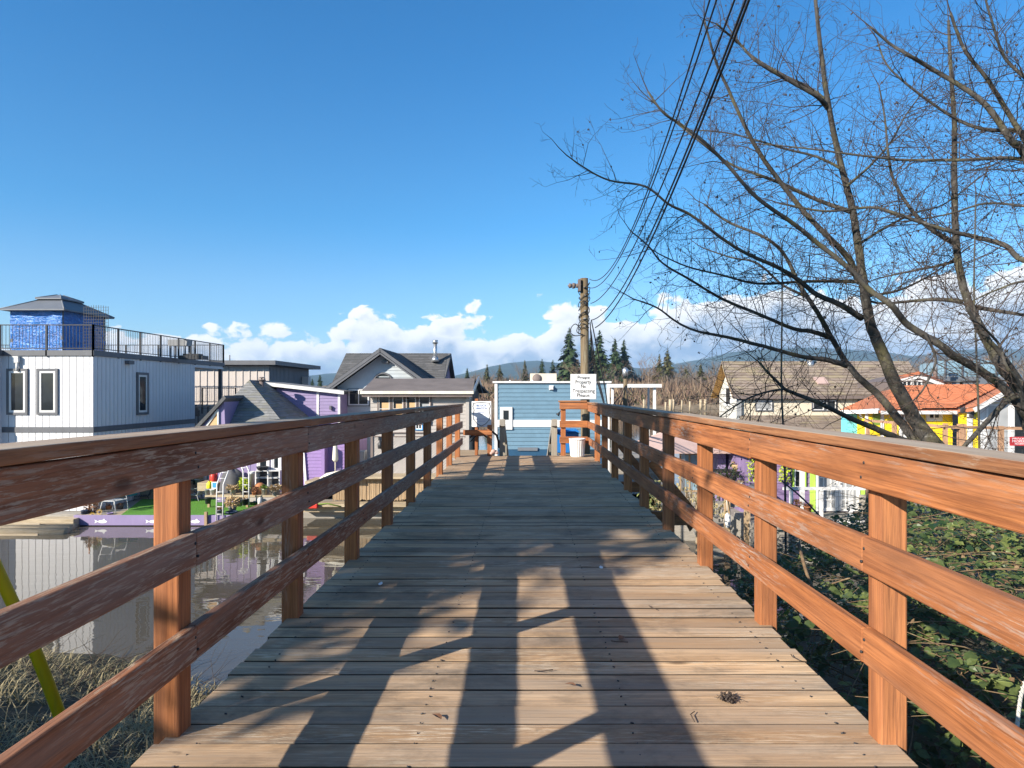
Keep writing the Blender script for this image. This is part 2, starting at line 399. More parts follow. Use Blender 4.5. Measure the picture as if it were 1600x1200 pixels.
M['taupe'] = paint('taupe_panel', (.52, .475, .45), .6, .05); M['slate_metal'] = paint('slate_metal', (.15, .165, .19), .5, .1)
M['purple'] = paint('lavender_siding', (.255, .205, .37), .6, .09, rv=.1); M['purple_deep'] = paint('violet_siding', (.27, .18, .40), .6, .1, rv=.1)
M['lime'] = paint('lime_trim', (.42, .66, .10), .5); M['brown_wall'] = paint('dark_brown_wall', (.17, .135, .125), .7, .2, rv=.15)
M['taupe_grey'] = paint('warm_grey_boards', (.40, .37, .35), .7, .1, rv=.15)
M['cream'] = paint('cream_stucco', (.60, .54, .43), .8, .08); M['stucco'] = paint('white_stucco', (.62, .60, .55), .8, .06)
M['soffit'] = wood('soffit_wood', 'y', (.42, .22, .07), (.60, .36, .13), (.6, .4, .2), .2)
M['yellow'] = paint('yellow_siding', (.80, .60, .02), .55, .06, rv=.1); M['turq'] = paint('turquoise_siding', (.16, .55, .66), .55, .08, rv=.1)
M['yellow_pole'] = paint('yellow_guard_plastic', (.82, .52, .005), .45, .14, dirt=.2)
M['silver'] = paint('galvanised_metal', (.52, .53, .54), .35, .12, metal=.8); M['teal'] = paint('teal_plastic', (.04, .33, .36), .4)
M['red'] = paint('red_plastic', (.62, .05, .035), .4); M['sign_red'] = paint('red_sign_face', (.60, .05, .06), .4)
M['yellow_plastic'] = paint('yellow_plastic', (.82, .72, .03), .4); M['terracotta'] = paint('terracotta', (.48, .20, .09), .75)
M['pot_grey'] = paint('grey_pot', (.30, .31, .32), .6); M['pot_dark'] = paint('dark_pot', (.045, .05, .055), .5); M['navy'] = paint('navy_tub', (.03, .05, .10), .45)
M['sign_white'] = paint('sign_face', (.80, .81, .83), .35, .04, dirt=.03, bmp=0); M['sign_black'] = paint('sign_lettering', (.03, .03, .03), .5, bmp=0); M['sign_blue'] = paint('sign_blue', (.05, .14, .42), .5, bmp=0)
M['bronze_leaf'] = paint('bronze_foliage', (.22, .11, .06), .8); M['straw_leaf'] = paint('straw_foliage', (.46, .33, .18), .85); M['green_leaf'] = paint('fresh_foliage', (.16, .24, .04), .7)
M['lime_leaf'] = paint('chartreuse_foliage', (.42, .52, .03), .7); M['flower_yellow'] = paint('yellow_petals', (.75, .45, .03), .7)
M['grate_wire'] = paint('wire', (.05, .05, .055), .5); M['cable'] = paint('cable_sheath', (.025, .025, .028), .5, bmp=0)
M['cloth_grey'] = paint('grey_cover_cloth', (.10, .10, .11), .8, .3, 5); M['cream_cloth'] = paint('cream_cloth', (.70, .66, .56), .85); M['picture_blue'] = paint('picture_blue', (.05, .30, .70), .5)
M['blind'] = paint('tan_blind', (.60, .38, .20), .8); M['pink_roof'] = paint('faded_pink_membrane', (.46, .33, .30), .85, .1)
M['membrane'] = paint('brown_membrane_roof', (.17, .145, .138), .85, .22, 1.5, .2)
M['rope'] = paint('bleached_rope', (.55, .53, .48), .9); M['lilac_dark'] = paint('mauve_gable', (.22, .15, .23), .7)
def turf():
    m, t, b = newmat('artificial_turf'); n = noise_(t, coords(t), 60, 3, .7); n2 = noise_(t, coords(t), 1.2, 3)
    c = mix(t, rng(t, n, .3, .7), (.05, .17, .012), (.15, .40, .04)); c = mix(t, rng(t, n2, .4, .7, 0, .4), c, (.09, .22, .03))
    L(t, c, b.inputs['Base Color']); b.inputs['Roughness'].default_value = .9; bump(t, b, n, .8, .02); return m
M['turf'] = turf()
def glass(name, col=(.02, .025, .03), rough=.04):
    m, t, b = newmat(name); n = noise_(t, coords(t), 1.3, 2)
    L(t, mix(t, n, scl(col, .6), scl(col, 1.8)), b.inputs['Base Color']); b.inputs['Roughness'].default_value = rough; b.inputs['Specular IOR Level'].default_value = .3
    bump(t, b, noise_(t, coords(t), 1.1, 2), .04, .02); return m
M['glass'] = glass('window_glass'); M['glass_grey'] = glass('curtained_glass', (.30, .31, .32), .2); M['glass_blue'] = glass('blue_glass_screen', (.19, .30, .38), .15)
def shingle(name, a, b_, course=(0, 0, 0), moss=None):
    m, t, b = newmat(name); v = coords(t, (1, 1, 1))
    vo = N('ShaderNodeTexVoronoi', t); vo.inputs['Scale'].default_value = 1.0; L(t, coords(t, (3.2, 3.2, .01)), vo.inputs['Vector'])
    sp = N('ShaderNodeSeparateColor', t); L(t, vo.outputs['Color'], sp.inputs[0])
    c = mix(t, sp.outputs[0], a, b_); n = noise_(t, v, 25, 3, .7); c = mix(t, rng(t, n, .35, .7, 0, .5), c, scl(a, .6))
    c = mix(t, rng(t, rnd_attr(t), 0, 1, 0, .35), c, scl(a, .75))
    if moss: c = mix(t, rng(t, noise_(t, v, .8, 4, .65), .5, .62, 0, .75), c, moss)
    L(t, c, b.inputs['Base Color']); b.inputs['Roughness'].default_value = .9; bump(t, b, n, .4, .01); return m
M['shingle_grey'] = shingle('grey_asphalt_shingle', (.15, .155, .165), (.27, .27, .28)); M['shingle_dark'] = shingle('dark_asphalt_shingle', (.085, .087, .092), (.15, .15, .155))
M['shingle_mossy'] = shingle('mossy_grey_shingle', (.17, .175, .18), (.30, .30, .30), moss=(.20, .19, .13)); M['shake'] = shingle('brown_shake', (.20, .155, .125), (.37, .30, .25), moss=(.30, .25, .16))
M['roof_orange'] = shingle('orange_metal_tile', (.48, .165, .075), (.60, .235, .12)); M['shingle_violet'] = shingle('violet_wall_shingle', (.20, .14, .28), (.30, .21, .40))
def leafmat(name, a, b_, pale, rough=.45, trans=.25):
    m, t, b = newmat(name); r = rnd_attr(t)
    c = mix(t, r, a, b_); n = noise_(t, coords(t), 30, 2); c = mix(t, rng(t, n, .4, .7, 0, .4), c, scl(a, .7))
    ge = N('ShaderNodeNewGeometry', t); c = mix(t, math_(t, 'MULTIPLY', ge.outputs['Backfacing'], .6), c, pale)
    L(t, c, b.inputs['Base Color']); b.inputs['Roughness'].default_value = rough; b.inputs['Specular IOR Level'].default_value = .45
    tr = N('ShaderNodeBsdfTranslucent', t); L(t, c, tr.inputs[0]); ms = N('ShaderNodeMixShader', t); ms.inputs[0].default_value = trans
    out = [q for q in t.nodes if q.type == 'OUTPUT_MATERIAL'][0]; L(t, b.outputs[0], ms.inputs[1]); L(t, tr.outputs[0], ms.inputs[2]); L(t, ms.outputs[0], out.inputs[0]); return m
M['bramble'] = leafmat('bramble_leaf', (.028, .062, .022), (.26, .30, .085), (.30, .32, .22))
M['dead_leaf'] = leafmat('dead_bramble_leaf', (.11, .06, .03), (.34, .24, .13), (.3, .22, .14), .8, .15); M['conifer'] = leafmat('conifer_needles', (.014, .036, .014), (.06, .095, .03), (.05, .08, .03), .6, .1)
M['cedar_olive'] = leafmat('olive_needles', (.045, .055, .016), (.13, .12, .035), (.10, .10, .04), .6, .1); M['dry_grass'] = leafmat('dry_grass_blade', (.14, .14, .045), (.46, .38, .20), (.42, .35, .21), .7, .2)
M['brush'] = leafmat('winter_brush_twig', (.16, .095, .07), (.34, .25, .16), (.26, .18, .13), .9, .05)
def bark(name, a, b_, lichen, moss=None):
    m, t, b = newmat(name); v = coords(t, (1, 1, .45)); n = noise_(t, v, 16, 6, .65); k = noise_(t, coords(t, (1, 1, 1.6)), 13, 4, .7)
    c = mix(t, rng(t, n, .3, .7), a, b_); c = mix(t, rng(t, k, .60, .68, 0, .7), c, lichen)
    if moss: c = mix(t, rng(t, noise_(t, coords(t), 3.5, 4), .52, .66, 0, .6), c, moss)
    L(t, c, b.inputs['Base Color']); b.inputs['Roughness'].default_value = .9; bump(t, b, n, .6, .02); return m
M['bark'] = bark('alder_bark', (.027, .025, .023), (.080, .073, .065), (.25, .245, .23), (.11, .10, .04)); M['twig'] = bark('alder_twig', (.030, .022, .019), (.085, .060, .046), (.12, .10, .08))
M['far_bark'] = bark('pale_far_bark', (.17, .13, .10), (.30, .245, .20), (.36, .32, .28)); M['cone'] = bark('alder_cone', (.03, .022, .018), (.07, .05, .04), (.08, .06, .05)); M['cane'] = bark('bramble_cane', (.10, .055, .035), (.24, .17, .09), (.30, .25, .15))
# ================================================================== the setting
WZ = -3.5
def interp(tab, x):
    if x <= tab[0][0]: return tab[0][1]
    for (a, b), (c, d) in zip(tab, tab[1:]):
        if x <= c: return b + (d - b) * (x - a) / (c - a)
    return tab[-1][1]
SHORE = [(-60, 11), (-16, 13.2), (-10, 13.0), (-7.4, 12.4), (-5, 10.8), (-2, 9.6), (0, 9.4), (2, 10.2), (4, 12.0), (6, 14.5), (9, 16.5), (15, 17.5), (22, 17), (60, 16)]
def ground_z(x, y):
    d = interp(SHORE, x) + .35 * noise.noise(V((x * .5, y * .5, 3))) - y
    z = WZ - .12 + .34 * d if d > 0 else WZ - .12 + .25 * d
    z += .10 * noise.noise(V((x * .9, y * .9, 0))) * min(1, max(0, d))
    lim = -.03 if y < -.6 else (-.35 if abs(x) < 1.6 else -.1)
    return min(z, lim + .03 * noise.noise(V((x, y, 9))))
g = MB(); xs = [-60, -45, -34, -26] + [-20 + .5 * i for i in range(81)] + [26, 34, 45, 60]; ys = [-40, -28, -20, -14, -10, -7] + [-5 + .5 * i for i in range(53)]
g.add([(x, y, ground_z(x, y)) for y in ys for x in xs], [(j * len(xs) + i, j * len(xs) + i + 1, (j + 1) * len(xs) + i + 1, (j + 1) * len(xs) + i) for j in range(len(ys) - 1) for i in range(len(xs) - 1)], .5, True)
m, t, b = newmat('bank_soil'); n = noise_(t, coords(t), 6, 6, .7); n2 = noise_(t, coords(t), 1.1, 4)
L(t, mix(t, rng(t, n2, .4, .65), mix(t, n, (.03, .024, .017), (.10, .08, .056)), mix(t, n, (.025, .03, .013), (.08, .075, .04))), b.inputs['Base Color']); b.inputs['Roughness'].default_value = 1; bump(t, b, n, .7, .05)
tag(g.build('near_bank', m), kind='structure')

m, t, b = newmat('slough_water'); c = N('ShaderNodeTexCoord', t)
mp = N('ShaderNodeMapping', t); mp.inputs['Scale'].default_value = (.9, 2.2, 1); L(t, c.outputs['Object'], mp.inputs[0])
n1 = noise_(t, mp.outputs[0], .75, 3, .5, .4); n2 = noise_(t, mp.outputs[0], .09, 2, .5)
n3 = noise_(t, mp.outputs[0], 3.2, 2, .5)
L(t, mix(t, n2, (.07, .06, .045), (.115, .10, .075)), b.inputs['Base Color']); b.inputs['Roughness'].default_value = .015; b.inputs['IOR'].default_value = 1.55; b.inputs['Specular IOR Level'].default_value = .5
h = math_(t, 'ADD', math_(t, 'MULTIPLY', n1, 1.0), math_(t, 'MULTIPLY', n3, .10)); bump(t, b, h, .055, .11)
w = MB(); w.add([(-6000, -200, WZ), (6000, -200, WZ), (6000, 700, WZ), (-6000, 700, WZ)], [(0, 1, 2, 3)], .5)
tag(w.build('water', m), kind='structure')

# far shore and the plain behind it
FB = MB(); fx = [-900 + 40 * i for i in range(14)] + [-340 + 14 * i for i in range(60)] + [520 + 50 * i for i in range(12)]; fy = [184, 188, 192, 197, 204, 215, 235, 270, 340, 600, 1700]
def fb_z(x, y):
    e = 188 + 5 * noise.noise(V((x * .02, 0, 0)))
    return interp([(-6, WZ - .4), (0, WZ), (4, -1.6), (10, .5), (26, 2.2), (80, 3.6), (400, 5), (1600, 6)], y - e) + .5 * noise.noise(V((x * .08, y * .08, 2)))
FB.add([(x, y, fb_z(x, y)) for y in fy for x in fx], [(j * len(fx) + i, j * len(fx) + i + 1, (j + 1) * len(fx) + i + 1, (j + 1) * len(fx) + i) for j in range(len(fy) - 1) for i in range(len(fx) - 1)], .5, True)
m, t, b = newmat('far_bank_scrub'); n = noise_(t, coords(t), .35, 6, .7)
L(t, mix(t, rng(t, n, .35, .65), (.10, .08, .05), (.26, .20, .14)), b.inputs['Base Color']); b.inputs['Roughness'].default_value = 1
tag(FB.build('far_bank', m), kind='structure')

RIDGE = [(-1500, 570), (-600, 575), (300, 596), (470, 592), (500, 585), (545, 580), (620, 592), (700, 590), (735, 582), (770, 571), (800, 566), (835, 563), (870, 567), (900, 573), (950, 566), (1000, 576), (1060, 566), (1100, 560), (1140, 550), (1190, 546), (1250, 542), (1310, 545), (1370, 550), (1425, 556), (1480, 548), (1540, 544), (1620, 546), (2000, 560), (3000, 575)]
hl = MB(); hxs = [-1500 + 15 * i for i in range(300)]; rows = 14
vs = []
for j in range(rows):
    k = j / (rows - 1)
    for px in hxs:
        y = 1500 + 1700 * k; top = Zp(interp(RIDGE, px), 3200) - 5
        x = (px - CX) / F * 3200
        z = 4 + top * (k ** 1.25) + (1 - abs(2 * k - 1.15)) * 26 * noise.fractal(V((x * .0022, y * .0022, 1)), 1.0, 2.1, 4) + (3.0 * noise.noise(V((x * .012, y * .01, 5))) if j else 0)
        vs.append((x, y, max(3, z) if j else 2))
nx = len(hxs)
hl.add(vs, [(j * nx + i, j * nx + i + 1, (j + 1) * nx + i + 1, (j + 1) * nx + i) for j in range(rows - 1) for i in range(nx - 1)], .5, True)
m, t, b = newmat('forested_hills'); n = noise_(t, coords(t), .02, 6, .7)
L(t, mix(t, rng(t, n, .35, .65), (.022, .042, .03), (.06, .085, .05)), b.inputs['Base Color']); b.inputs['Roughness'].default_value = 1; b.inputs['Specular IOR Level'].default_value = .1
tag(hl.build('hills', m), kind='structure')

# ================================================================== the footbridge
br = thing('footbridge', 'long wooden footbridge of grey planks with three rail cedar railings on both sides', 'bridge', (0, 0, 0))
rs = random.Random(3)
d = MB(); y = -1.3
while y < 12.72:
    wdt = .134 + rs.uniform(-.002, .003); j = rs.uniform(-.002, .002); e = rs.uniform(-.012, .012); e2 = rs.uniform(-.012, .012); tw = rs.uniform(-.0015, .003)
    x0, x1 = -1.255 + e, 1.255 + e2; r = rs.random()
    nseg = 6; vs = []
    for i in range(nseg + 1):
        x = x0 + (x1 - x0) * i / nseg; q = rs.uniform(-.0016, .0016); wz = rs.uniform(-.0016, .0016)
        vs += [(x, y + q, -.042 + j), (x, y + wdt + q, -.042 + j), (x, y + wdt + q, j + tw + wz), (x, y + q, j - tw + wz)]
    fs = [(0, 1, 2, 3), tuple(nseg * 4 + k for k in (3, 2, 1, 0))]
    for i in range(nseg):
        a = i * 4; fs += [(a + 1, a, a + 4, a + 5), (a + 2, a + 1, a + 5, a + 6), (a + 3, a + 2, a + 6, a + 7), (a, a + 3, a + 7, a + 4)]
    d.add(vs, fs, r); y += wdt + (rs.uniform(.006, .011) if rs.random() < .7 else rs.uniform(.012, .019))
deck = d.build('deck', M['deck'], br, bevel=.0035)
nl = MB()                                              # nail heads over the joists
for i in range(96):
    yy = -1.24 + .1435 * i
    if yy > 12.6: break
    for xx in (-1.12, -.38, .38, 1.12):
        for q in (-.035, .035):
            if rs.random() < .25: continue
            nl.cyl((xx + rs.uniform(-.012, .012), yy + q, .0), (xx, yy + q, .0025), .0030, n=6)
tag(nl.build('nail_pattern', M['black_metal'], br), kind='stuff')
st = MB()
for xx in (-1.1, 0, 1.1): st.box(xx - .06, -1.3, -.32, xx + .06, 12.7, -.046)
for yy in (3.0, 7.2, 11.6): st.box(-1.15, yy - .1, -.56, 1.15, yy + .1, -.325)
st.build('stringer', M['grey_wood_y'], br)
for yy in (3.0, 7.2, 11.6):
    for xx in (-1.0, 1.0):
        MB().cyl((xx, yy, -.565), (xx * 1.06, yy, -5.2), .13, .15, 12).build('pile', M['pole_wood'], br)

LP = [-1.4, -.15, 1.1, 2.36, 3.6, 4.85, 6.1, 7.35, 8.6, 9.85, 11.1, 12.45]
RP = [-1.3, -.1, 1.1, 2.30, 3.49, 4.68, 5.89, 7.1, 8.25, 9.45, 10.65, 11.75]
PW = .09
def ztop(side, y): return (1.085 - .0085 * y) if side < 0 else (1.043 - .0028 * y)
for side, lst in ((-1, LP), (1, RP)):
    for y in lst:
        p = MB(); x0 = side * 1.206; p.box(min(x0, x0 + side * PW), y, -.33, max(x0, x0 + side * PW), y + PW, ztop(side, y) - .039)
        p.build('post', M['stain_z'], br, bevel=.006)
for side, lst in ((1, (7.1, 9.45)),):       # knee braces on outriggers
    for y in lst:
        k = MB(); k.box(side * 1.30, y + .0, -.20, side * 1.80, y + .085, -.06); k.bar((side * 1.32, y + .045, .46), (side * 1.76, y + .045, -.07), .04, .09)
        k.build('knee_brace', M['stain_x'], br, bevel=.004)

def rail(name, side, xin, th, y0, y1, zt, h, mat, bolts=(), dz=0, bev=.006):
    mb = MB(); n = max(2, int((y1 - y0) / .6)); xo = xin + th; vs = []
    for i in range(n + 1):
        y = y0 + (y1 - y0) * i / n; z = zt(y) + dz + rs.uniform(-.0015, .0015); wob = rs.uniform(-.0015, .0015)
        a, b = side * (xin + wob), side * (xo + wob)
        vs += [(a, y, z - h), (b, y, z - h), (b, y, z), (a, y, z)]
    fs = [(0, 1, 2, 3), tuple(n * 4 + k for k in (3, 2, 1, 0))]
    for i in range(n):
        q = i * 4; fs += [(q + 1, q, q + 4, q + 5), (q + 2, q + 1, q + 5, q + 6), (q + 3, q + 2, q + 6, q + 7), (q, q + 3, q + 7, q + 4)]
    if side < 0: fs = [f[::-1] for f in fs]
    mb.add(vs, fs)
    o = mb.build(name, mat, br, bevel=bev)
    for y in bolts:
        if y0 < y < y1:
            for dzb in (.3, .7):
                z = zt(y) + dz - h * dzb; yy = y + .045 + (dzb - .5) * .05
                MB().cyl((side * (xin - .003), yy, z), (side * (xin + .004), yy, z), .0052, n=8).build('bolt_head', M['dark'], o)
    return o
for side, lst, ends in ((-1, LP, (12.62,)), (1, RP, (12.78,))):
    ye = ends[0]
    j1, j2, j3 = (lst[4] + .04, lst[8] + .045, lst[3] + .05)
    cap = lambda y: ztop(side, y)
    for a, b in ((-1.5, j1 if side < 0 else 6.0), (j1 if side < 0 else 6.0, ye)):
        rail('cap_rail', side, 1.150, .15, a + .0015, b - .0015, cap, .038, M['cap_y'], bev=.005)
    top = lambda y: ztop(side, y) - .042
    for i, (a, b) in enumerate(((-1.5, j1), (j1, j2), (j2, ye))):
        rail('top_board', side, 1.166, .038, a + .0015, b - .0015, top, .13 + .006 * (i == 1), M['stain_left' if side < 0 else 'stain_y'], lst, -.004 * (i == 1))
    mid = lambda y: (.712 - .0048 * y) if side < 0 else (.708 - .005 * y)
    for a, b in ((-1.5, j3), (j3, lst[7] + .04), (lst[7] + .04, ye)):
        rail('middle_board', side, 1.166, .038, a + .0015, b - .0015, mid, .122, M['stain_left' if side < 0 else 'stain_y'], lst)
    low = lambda y: (.376 - .003 * y) if side < 0 else (.392 - .004 * y)
    for a, b in ((-1.5, j3), (j3, lst[8] + .04), (lst[8] + .04, ye)):
        rail('lower_board', side, 1.166, .038, a + .0015, b - .0015, low, .122, M['stain_left' if side < 0 else 'stain_y'], lst)
# landing at the far end
ld_ = MB()
for i in range(9):
    for xa, xb in ((.66, 1.6), (-1.6, -.6)): ld_.box(xa + rs.uniform(-.01, .01), 12.76 + .143 * i, -.045, xb + rs.uniform(-.01, .01), 12.76 + .143 * i + .138, -.004 + rs.uniform(-.002, .002))
ld_.build('landing_planks', M['tan_wood_x'], br, bevel=.004)
for (x0, x1, zt) in ((.665, .755, 1.0), (-.715, -.63, .575)):
    MB().box(x0, 12.72, -.2, x1, 12.81, zt).build('post', M['stain_z'], br, bevel=.005)
for z0, z1 in ((.87, .998), (.53, .655), (.235, .36)):
    MB().box(.64, 12.68, z0, 1.164, 12.718, z1).build('end_board', M['stain_x'], br, bevel=.005)
MB().box(-1.164, 12.68, .385, -.625, 12.718, .485).build('end_board', M['stain_x'], br, bevel=.005)
MB().box(.62, 12.66, 1.0, 1.149, 12.80, 1.035).build('cap_rail', M['cap_x'], br, bevel=.005)

# ------------------------------------------------------------------ gangway down to the floats
ga = thing('gangway', 'narrow grey gangway with low timber handrails dropping from the bridge end', 'gangway', (.05, 12.8, 0))
A_, B_ = V((.05, 12.82, -.05)), V((.05, 21.5, -2.75))
gd = MB(); gd.prism([(-.36, 12.82, -.06), (.47, 12.82, -.06), (.47, 21.5, -2.76), (-.36, 21.5, -2.76)], (0, 0, -.05))
for i in range(44):
    q = A_.lerp(B_, (i + .5) / 44); gd.box(-.36, q.y - .02, q.z - .006, .47, q.y + .02, q.z + .018)
gd.build('walkway', M['grey_wood_x'], ga)
for xx in (-.44, .55):
    MB().box(xx - .055, 12.9, -.15, xx + .055, 12.98, .66).build('post', M['grey_wood_z'], ga, bevel=.004)
    MB().prism([(xx - .05, 12.84, .68), (xx - .05, 12.84, .55), (xx - .05, 21.6, -2.15), (xx - .05, 21.6, -2.02)], (.10, 0, 0)).build('handrail', M['grey_wood_y'], ga)
    MB().prism([(xx - .04, 12.95, .12), (xx - .04, 12.95, -.22), (xx - .04, 21.6, -2.92), (xx - .04, 21.6, -2.58)], (.05, 0, 0)).build('side_beam', M['grey_wood_y'], ga)
    for i in range(1, 6):
        q = A_.lerp(B_, i / 6); MB().box(xx - .045, q.y - .045, q.z - .1, xx + .045, q.y + .045, q.z + .60).build('post', M['grey_wood_z'], ga)

# ------------------------------------------------------------------ utility pole, wires, signs
po = thing('utility_pole', 'weathered wooden utility pole with wire loops standing behind the corner of the railing', 'pole', (1.18, 13.25, -3.6))
pm = MB(); px_, py_ = 1.145, 13.25
zt = Zp(435, 13.25)
pm.tube([(px_ + .03, py_, -4.5), (px_ + .03, py_, 0), (px_, py_, zt)], [.10, .092, .078], 16); pm.build('pole', M['pole_wood'], po)
ins = MB()
for i, (dx, r_) in enumerate(((-.13, .045), (-.20, .06), (-.27, .05))):
    ins.tube([(px_ + dx - .03, py_ - .04, zt - .15), (px_ + dx + .03, py_ - .04, zt - .15)], [r_, r_ * .8], 10)
ins.tube([(px_ - .32, py_ - .04, zt - .15), (px_ - .05, py_ - .04, zt - .13)], .018, 8)
ins.box(px_ - .12, py_ - .12, zt - .26, px_ - .075, py_ + .05, zt - .03)
ins.build('insulator', M['brown_wall'], po)
lo = MB(); rw = random.Random(5)
for k in range(13):
    z0 = zt - .15 - .075 * k; r0 = .098 + rw.uniform(0, .018); ph = rw.uniform(0, 6)
    lo.tube([(px_ + r0 * cos(ph + a), py_ + r0 * sin(ph + a), z0 + .05 * sin(ph + 2 * a) + .01 * a) for a in [i * .3 for i in range(17)]], .008, 5)
def smooth(q, n):
    q = [V(p) for p in q]; out = []; m = len(q) - 1
    for k in range(n + 1):
        u = k / n * m; j = min(m - 1, int(u)); f = u - j; p0, p1, p2, p3 = q[max(0, j - 1)], q[j], q[j + 1], q[min(m, j + 2)]
        out.append(.5 * ((2 * p1) + (p2 - p0) * f + (2 * p0 - 5 * p1 + 4 * p2 - p3) * f * f + (3 * p1 - p0 - 3 * p2 + p3) * f ** 3))
    return out
lo.tube(smooth([(px_ - .08, py_ - .06, zt - .98), (px_ - .17, py_ - .09, zt - .90), (px_ - .25, py_ - .1, zt - .96), (px_ - .27, py_ - .1, zt - 1.07), (px_ - .17, py_ - .1, zt - 1.13), (px_ - .02, py_ - .11, zt - 1.1)], 22), .009, 6)
lo.tube(smooth([(px_ - .07, py_ - .08, zt - .9), (px_ - .14, py_ - .1, zt - .98), (px_ - .14, py_ - .1, zt - 1.06), (px_ - .05, py_ - .11, zt - 1.1)], 16), .008, 6)
lo.build('wire_loops', M['cable'], po)
cl_ = MB()
for k in range(6): cl_.box(px_ - .02 + .02 * (k % 2), py_ - .105, zt - .2 - .15 * k, px_ + .02, py_ - .08, zt - .18 - .15 * k)
cl_.build('clamps', M['pot_grey'], po)

def solve_wire(X0, pts):
    # wire parallel to the bridge at X0: fit z = a + b s + c s^2 through three pixels
    ss, zs = [], []
    for px, py in pts:
        Y = X0 / ((px - CX) / F); ss.append(13.25 - Y); zs.append(Zp(py, Y))
    (s0, s1, s2), (z0, z1, z2) = ss, zs
    d1 = (z1 - z0) / (s1 - s0); d2 = (z2 - z1) / (s2 - s1); c = (d2 - d1) / (s2 - s0); b = d1 - c * (s0 + s1); a = z0 - b * s0 - c * s0 * s0
    return lambda s: a + b * s + c * s * s, s0
for i, (st_, md, tp, r_, lab) in enumerate((
        ((921, 436), (1031, 245), (1089, 66), .0065, 'leftmost thin overhead wire, tied to the very top of the pole'),
        ((922, 450), (1036, 245), (1098, 66), .0065, 'thin overhead wire second from the left, just under the pole top'),
        ((923, 474), (1053, 245), (1123, 66), .007, 'middle overhead wire of the five rising to the upper right'),
        ((925, 500), (1069, 245), (1140, 66), .0085, 'thick black overhead cable second from the right'),
        ((930, 512), (1074, 245), (1145, 66), .0095, 'rightmost thick black overhead cable, lowest on the pole'))):
    X0 = (st_[0] - CX) / F * 13.2
    fz, s0 = solve_wire(X0, (st_, md, tp)); ptsw = []
    for k in range(49):
        s = s0 + (17.5 - s0) * k / 48; ptsw.append((X0, 13.25 - s, fz(s)))
    mbw = MB(); mbw.tube(ptsw, r_, 6)
    tag(mbw.build('overhead_wire', M['cable'], org=ptsw[0]), lab, 'wire', 'overhead wires from the pole')
po2 = MB(); po2.tube([(1.6, -4.4, -1), (1.6, -4.4, 13)], [.16, .12], 14)
tag(po2.build('utility_pole', M['pole_wood'], org=(1.6, -4.4, 0)), 'tall street pole behind the viewer that carries the upper wire ends', 'pole')
for i, (a, b, c, e, lab) in enumerate((((922, 503), (927, 570), (938, 612), (946, 640), 'leftmost black drop cable hanging from the pole behind the sign'), ((924, 500), (936, 560), (946, 610), (950, 642), 'rightmost black drop cable sagging from the pole to the blue house'), ((923, 515), (932, 580), (942, 620), (948, 650), 'middle black drop cable between the pole and the blue house'))):
    q = [P(*a, 13.2), P(*b, 15), P(*c, 19), P(*e, 25.5)]; pts_ = []
    for k in range(25):
        u = k / 24 * 3; j = min(2, int(u)); f = u - j; p0 = q[max(0, j - 1)]; p1 = q[j]; p2 = q[j + 1]; p3 = q[min(3, j + 2)]
        pts_.append(.5 * ((2 * p1) + (p2 - p0) * f + (2 * p0 - 5 * p1 + 4 * p2 - p3) * f * f + (3 * p1 - p0 - 3 * p2 + p3) * f ** 3))
    tag(MB().tube(pts_, [.010 + .012 * k / 24 for k in range(25)], 6).build('drop_cable', M['cable'], org=q[0]), lab, 'cable', 'cables dropping from the pole')

sg = thing('notice_sign', 'white private property sign fixed to the pole above the railing corner', 'sign', (1.12, 13.1, .9))
c0 = P(891.5, 624, 13.08); c1 = P(932, 584.5, 13.08)
s_ = MB(); s_.box(c0.x, 13.08, c0.z, c1.x, 13.095, c1.z); s_.build('board', M['sign_white'], sg, bevel=.006)
s_ = MB()
for (a, b, c, e) in ((.012, .012, .018, .99),): pass
wd, hg = c1.x - c0.x, c1.z - c0.z
for x0, z0, x1, z1 in ((.02, .02, .98, .03), (.02, .97, .98, .98), (.02, .03, .03, .97), (.97, .03, .98, .97)): s_.box(c0.x + wd * x0, 13.076, c0.z + hg * z0, c0.x + wd * x1, 13.0795, c0.z + hg * z1)
s_.build('border_line', M['pot_grey'], sg)
RX = Matrix.Rotation(R(90), 4, 'X')
for i, (ln, wf) in enumerate((('Private', .47), ('Property.', .63), ('No', .20), ('Trespassing', .86), ('Please.', .52))):
    text(ln, .105, Matrix.Translation(((c0.x + c1.x) / 2, 13.076, c1.z - hg * (.205 + .175 * i))) @ RX, M['sign_black'], 'lettering', sg, width=wd * wf)
MB().box(px_ - .06, 13.096, c0.z + .1, px_ + .06, 13.16, c0.z + .2).build('bracket', M['silver'], sg)

bw = thing('watch_sign', 'white neighbourhood watch sign with a black shield outline at the left end of the bridge', 'sign', (-.85, 12.85, 0))
c0 = P(737, 667, 12.86); c1 = P(767.5, 627, 12.86); wd, hg = c1.x - c0.x, c1.z - c0.z
MB().box(c0.x, 12.86, c0.z, c1.x, 12.872, c1.z).build('board', M['sign_white'], bw, bevel=.003)
MB().box(-.96, 12.875, -.1, -.90, 12.93, c1.z + .05).build('stake', M['stain_z'], bw)
shp = [(.10, .93), (.5, .955), (.90, .93), (.95, .80), (.88, .66), (.94, .45), (.90, .28), (.72, .12), (.5, .03), (.28, .12), (.10, .28), (.06, .45), (.12, .66), (.05, .80)]
sm_ = MB(); q = [V((c0.x + wd * a, 12.856, c0.z + hg * b)) for a, b in shp]
for a, b in zip(q, q[1:] + q[:1]): sm_.bar(a, b, .004, .010)
sm_.build('shield_outline', M['sign_black'], bw)
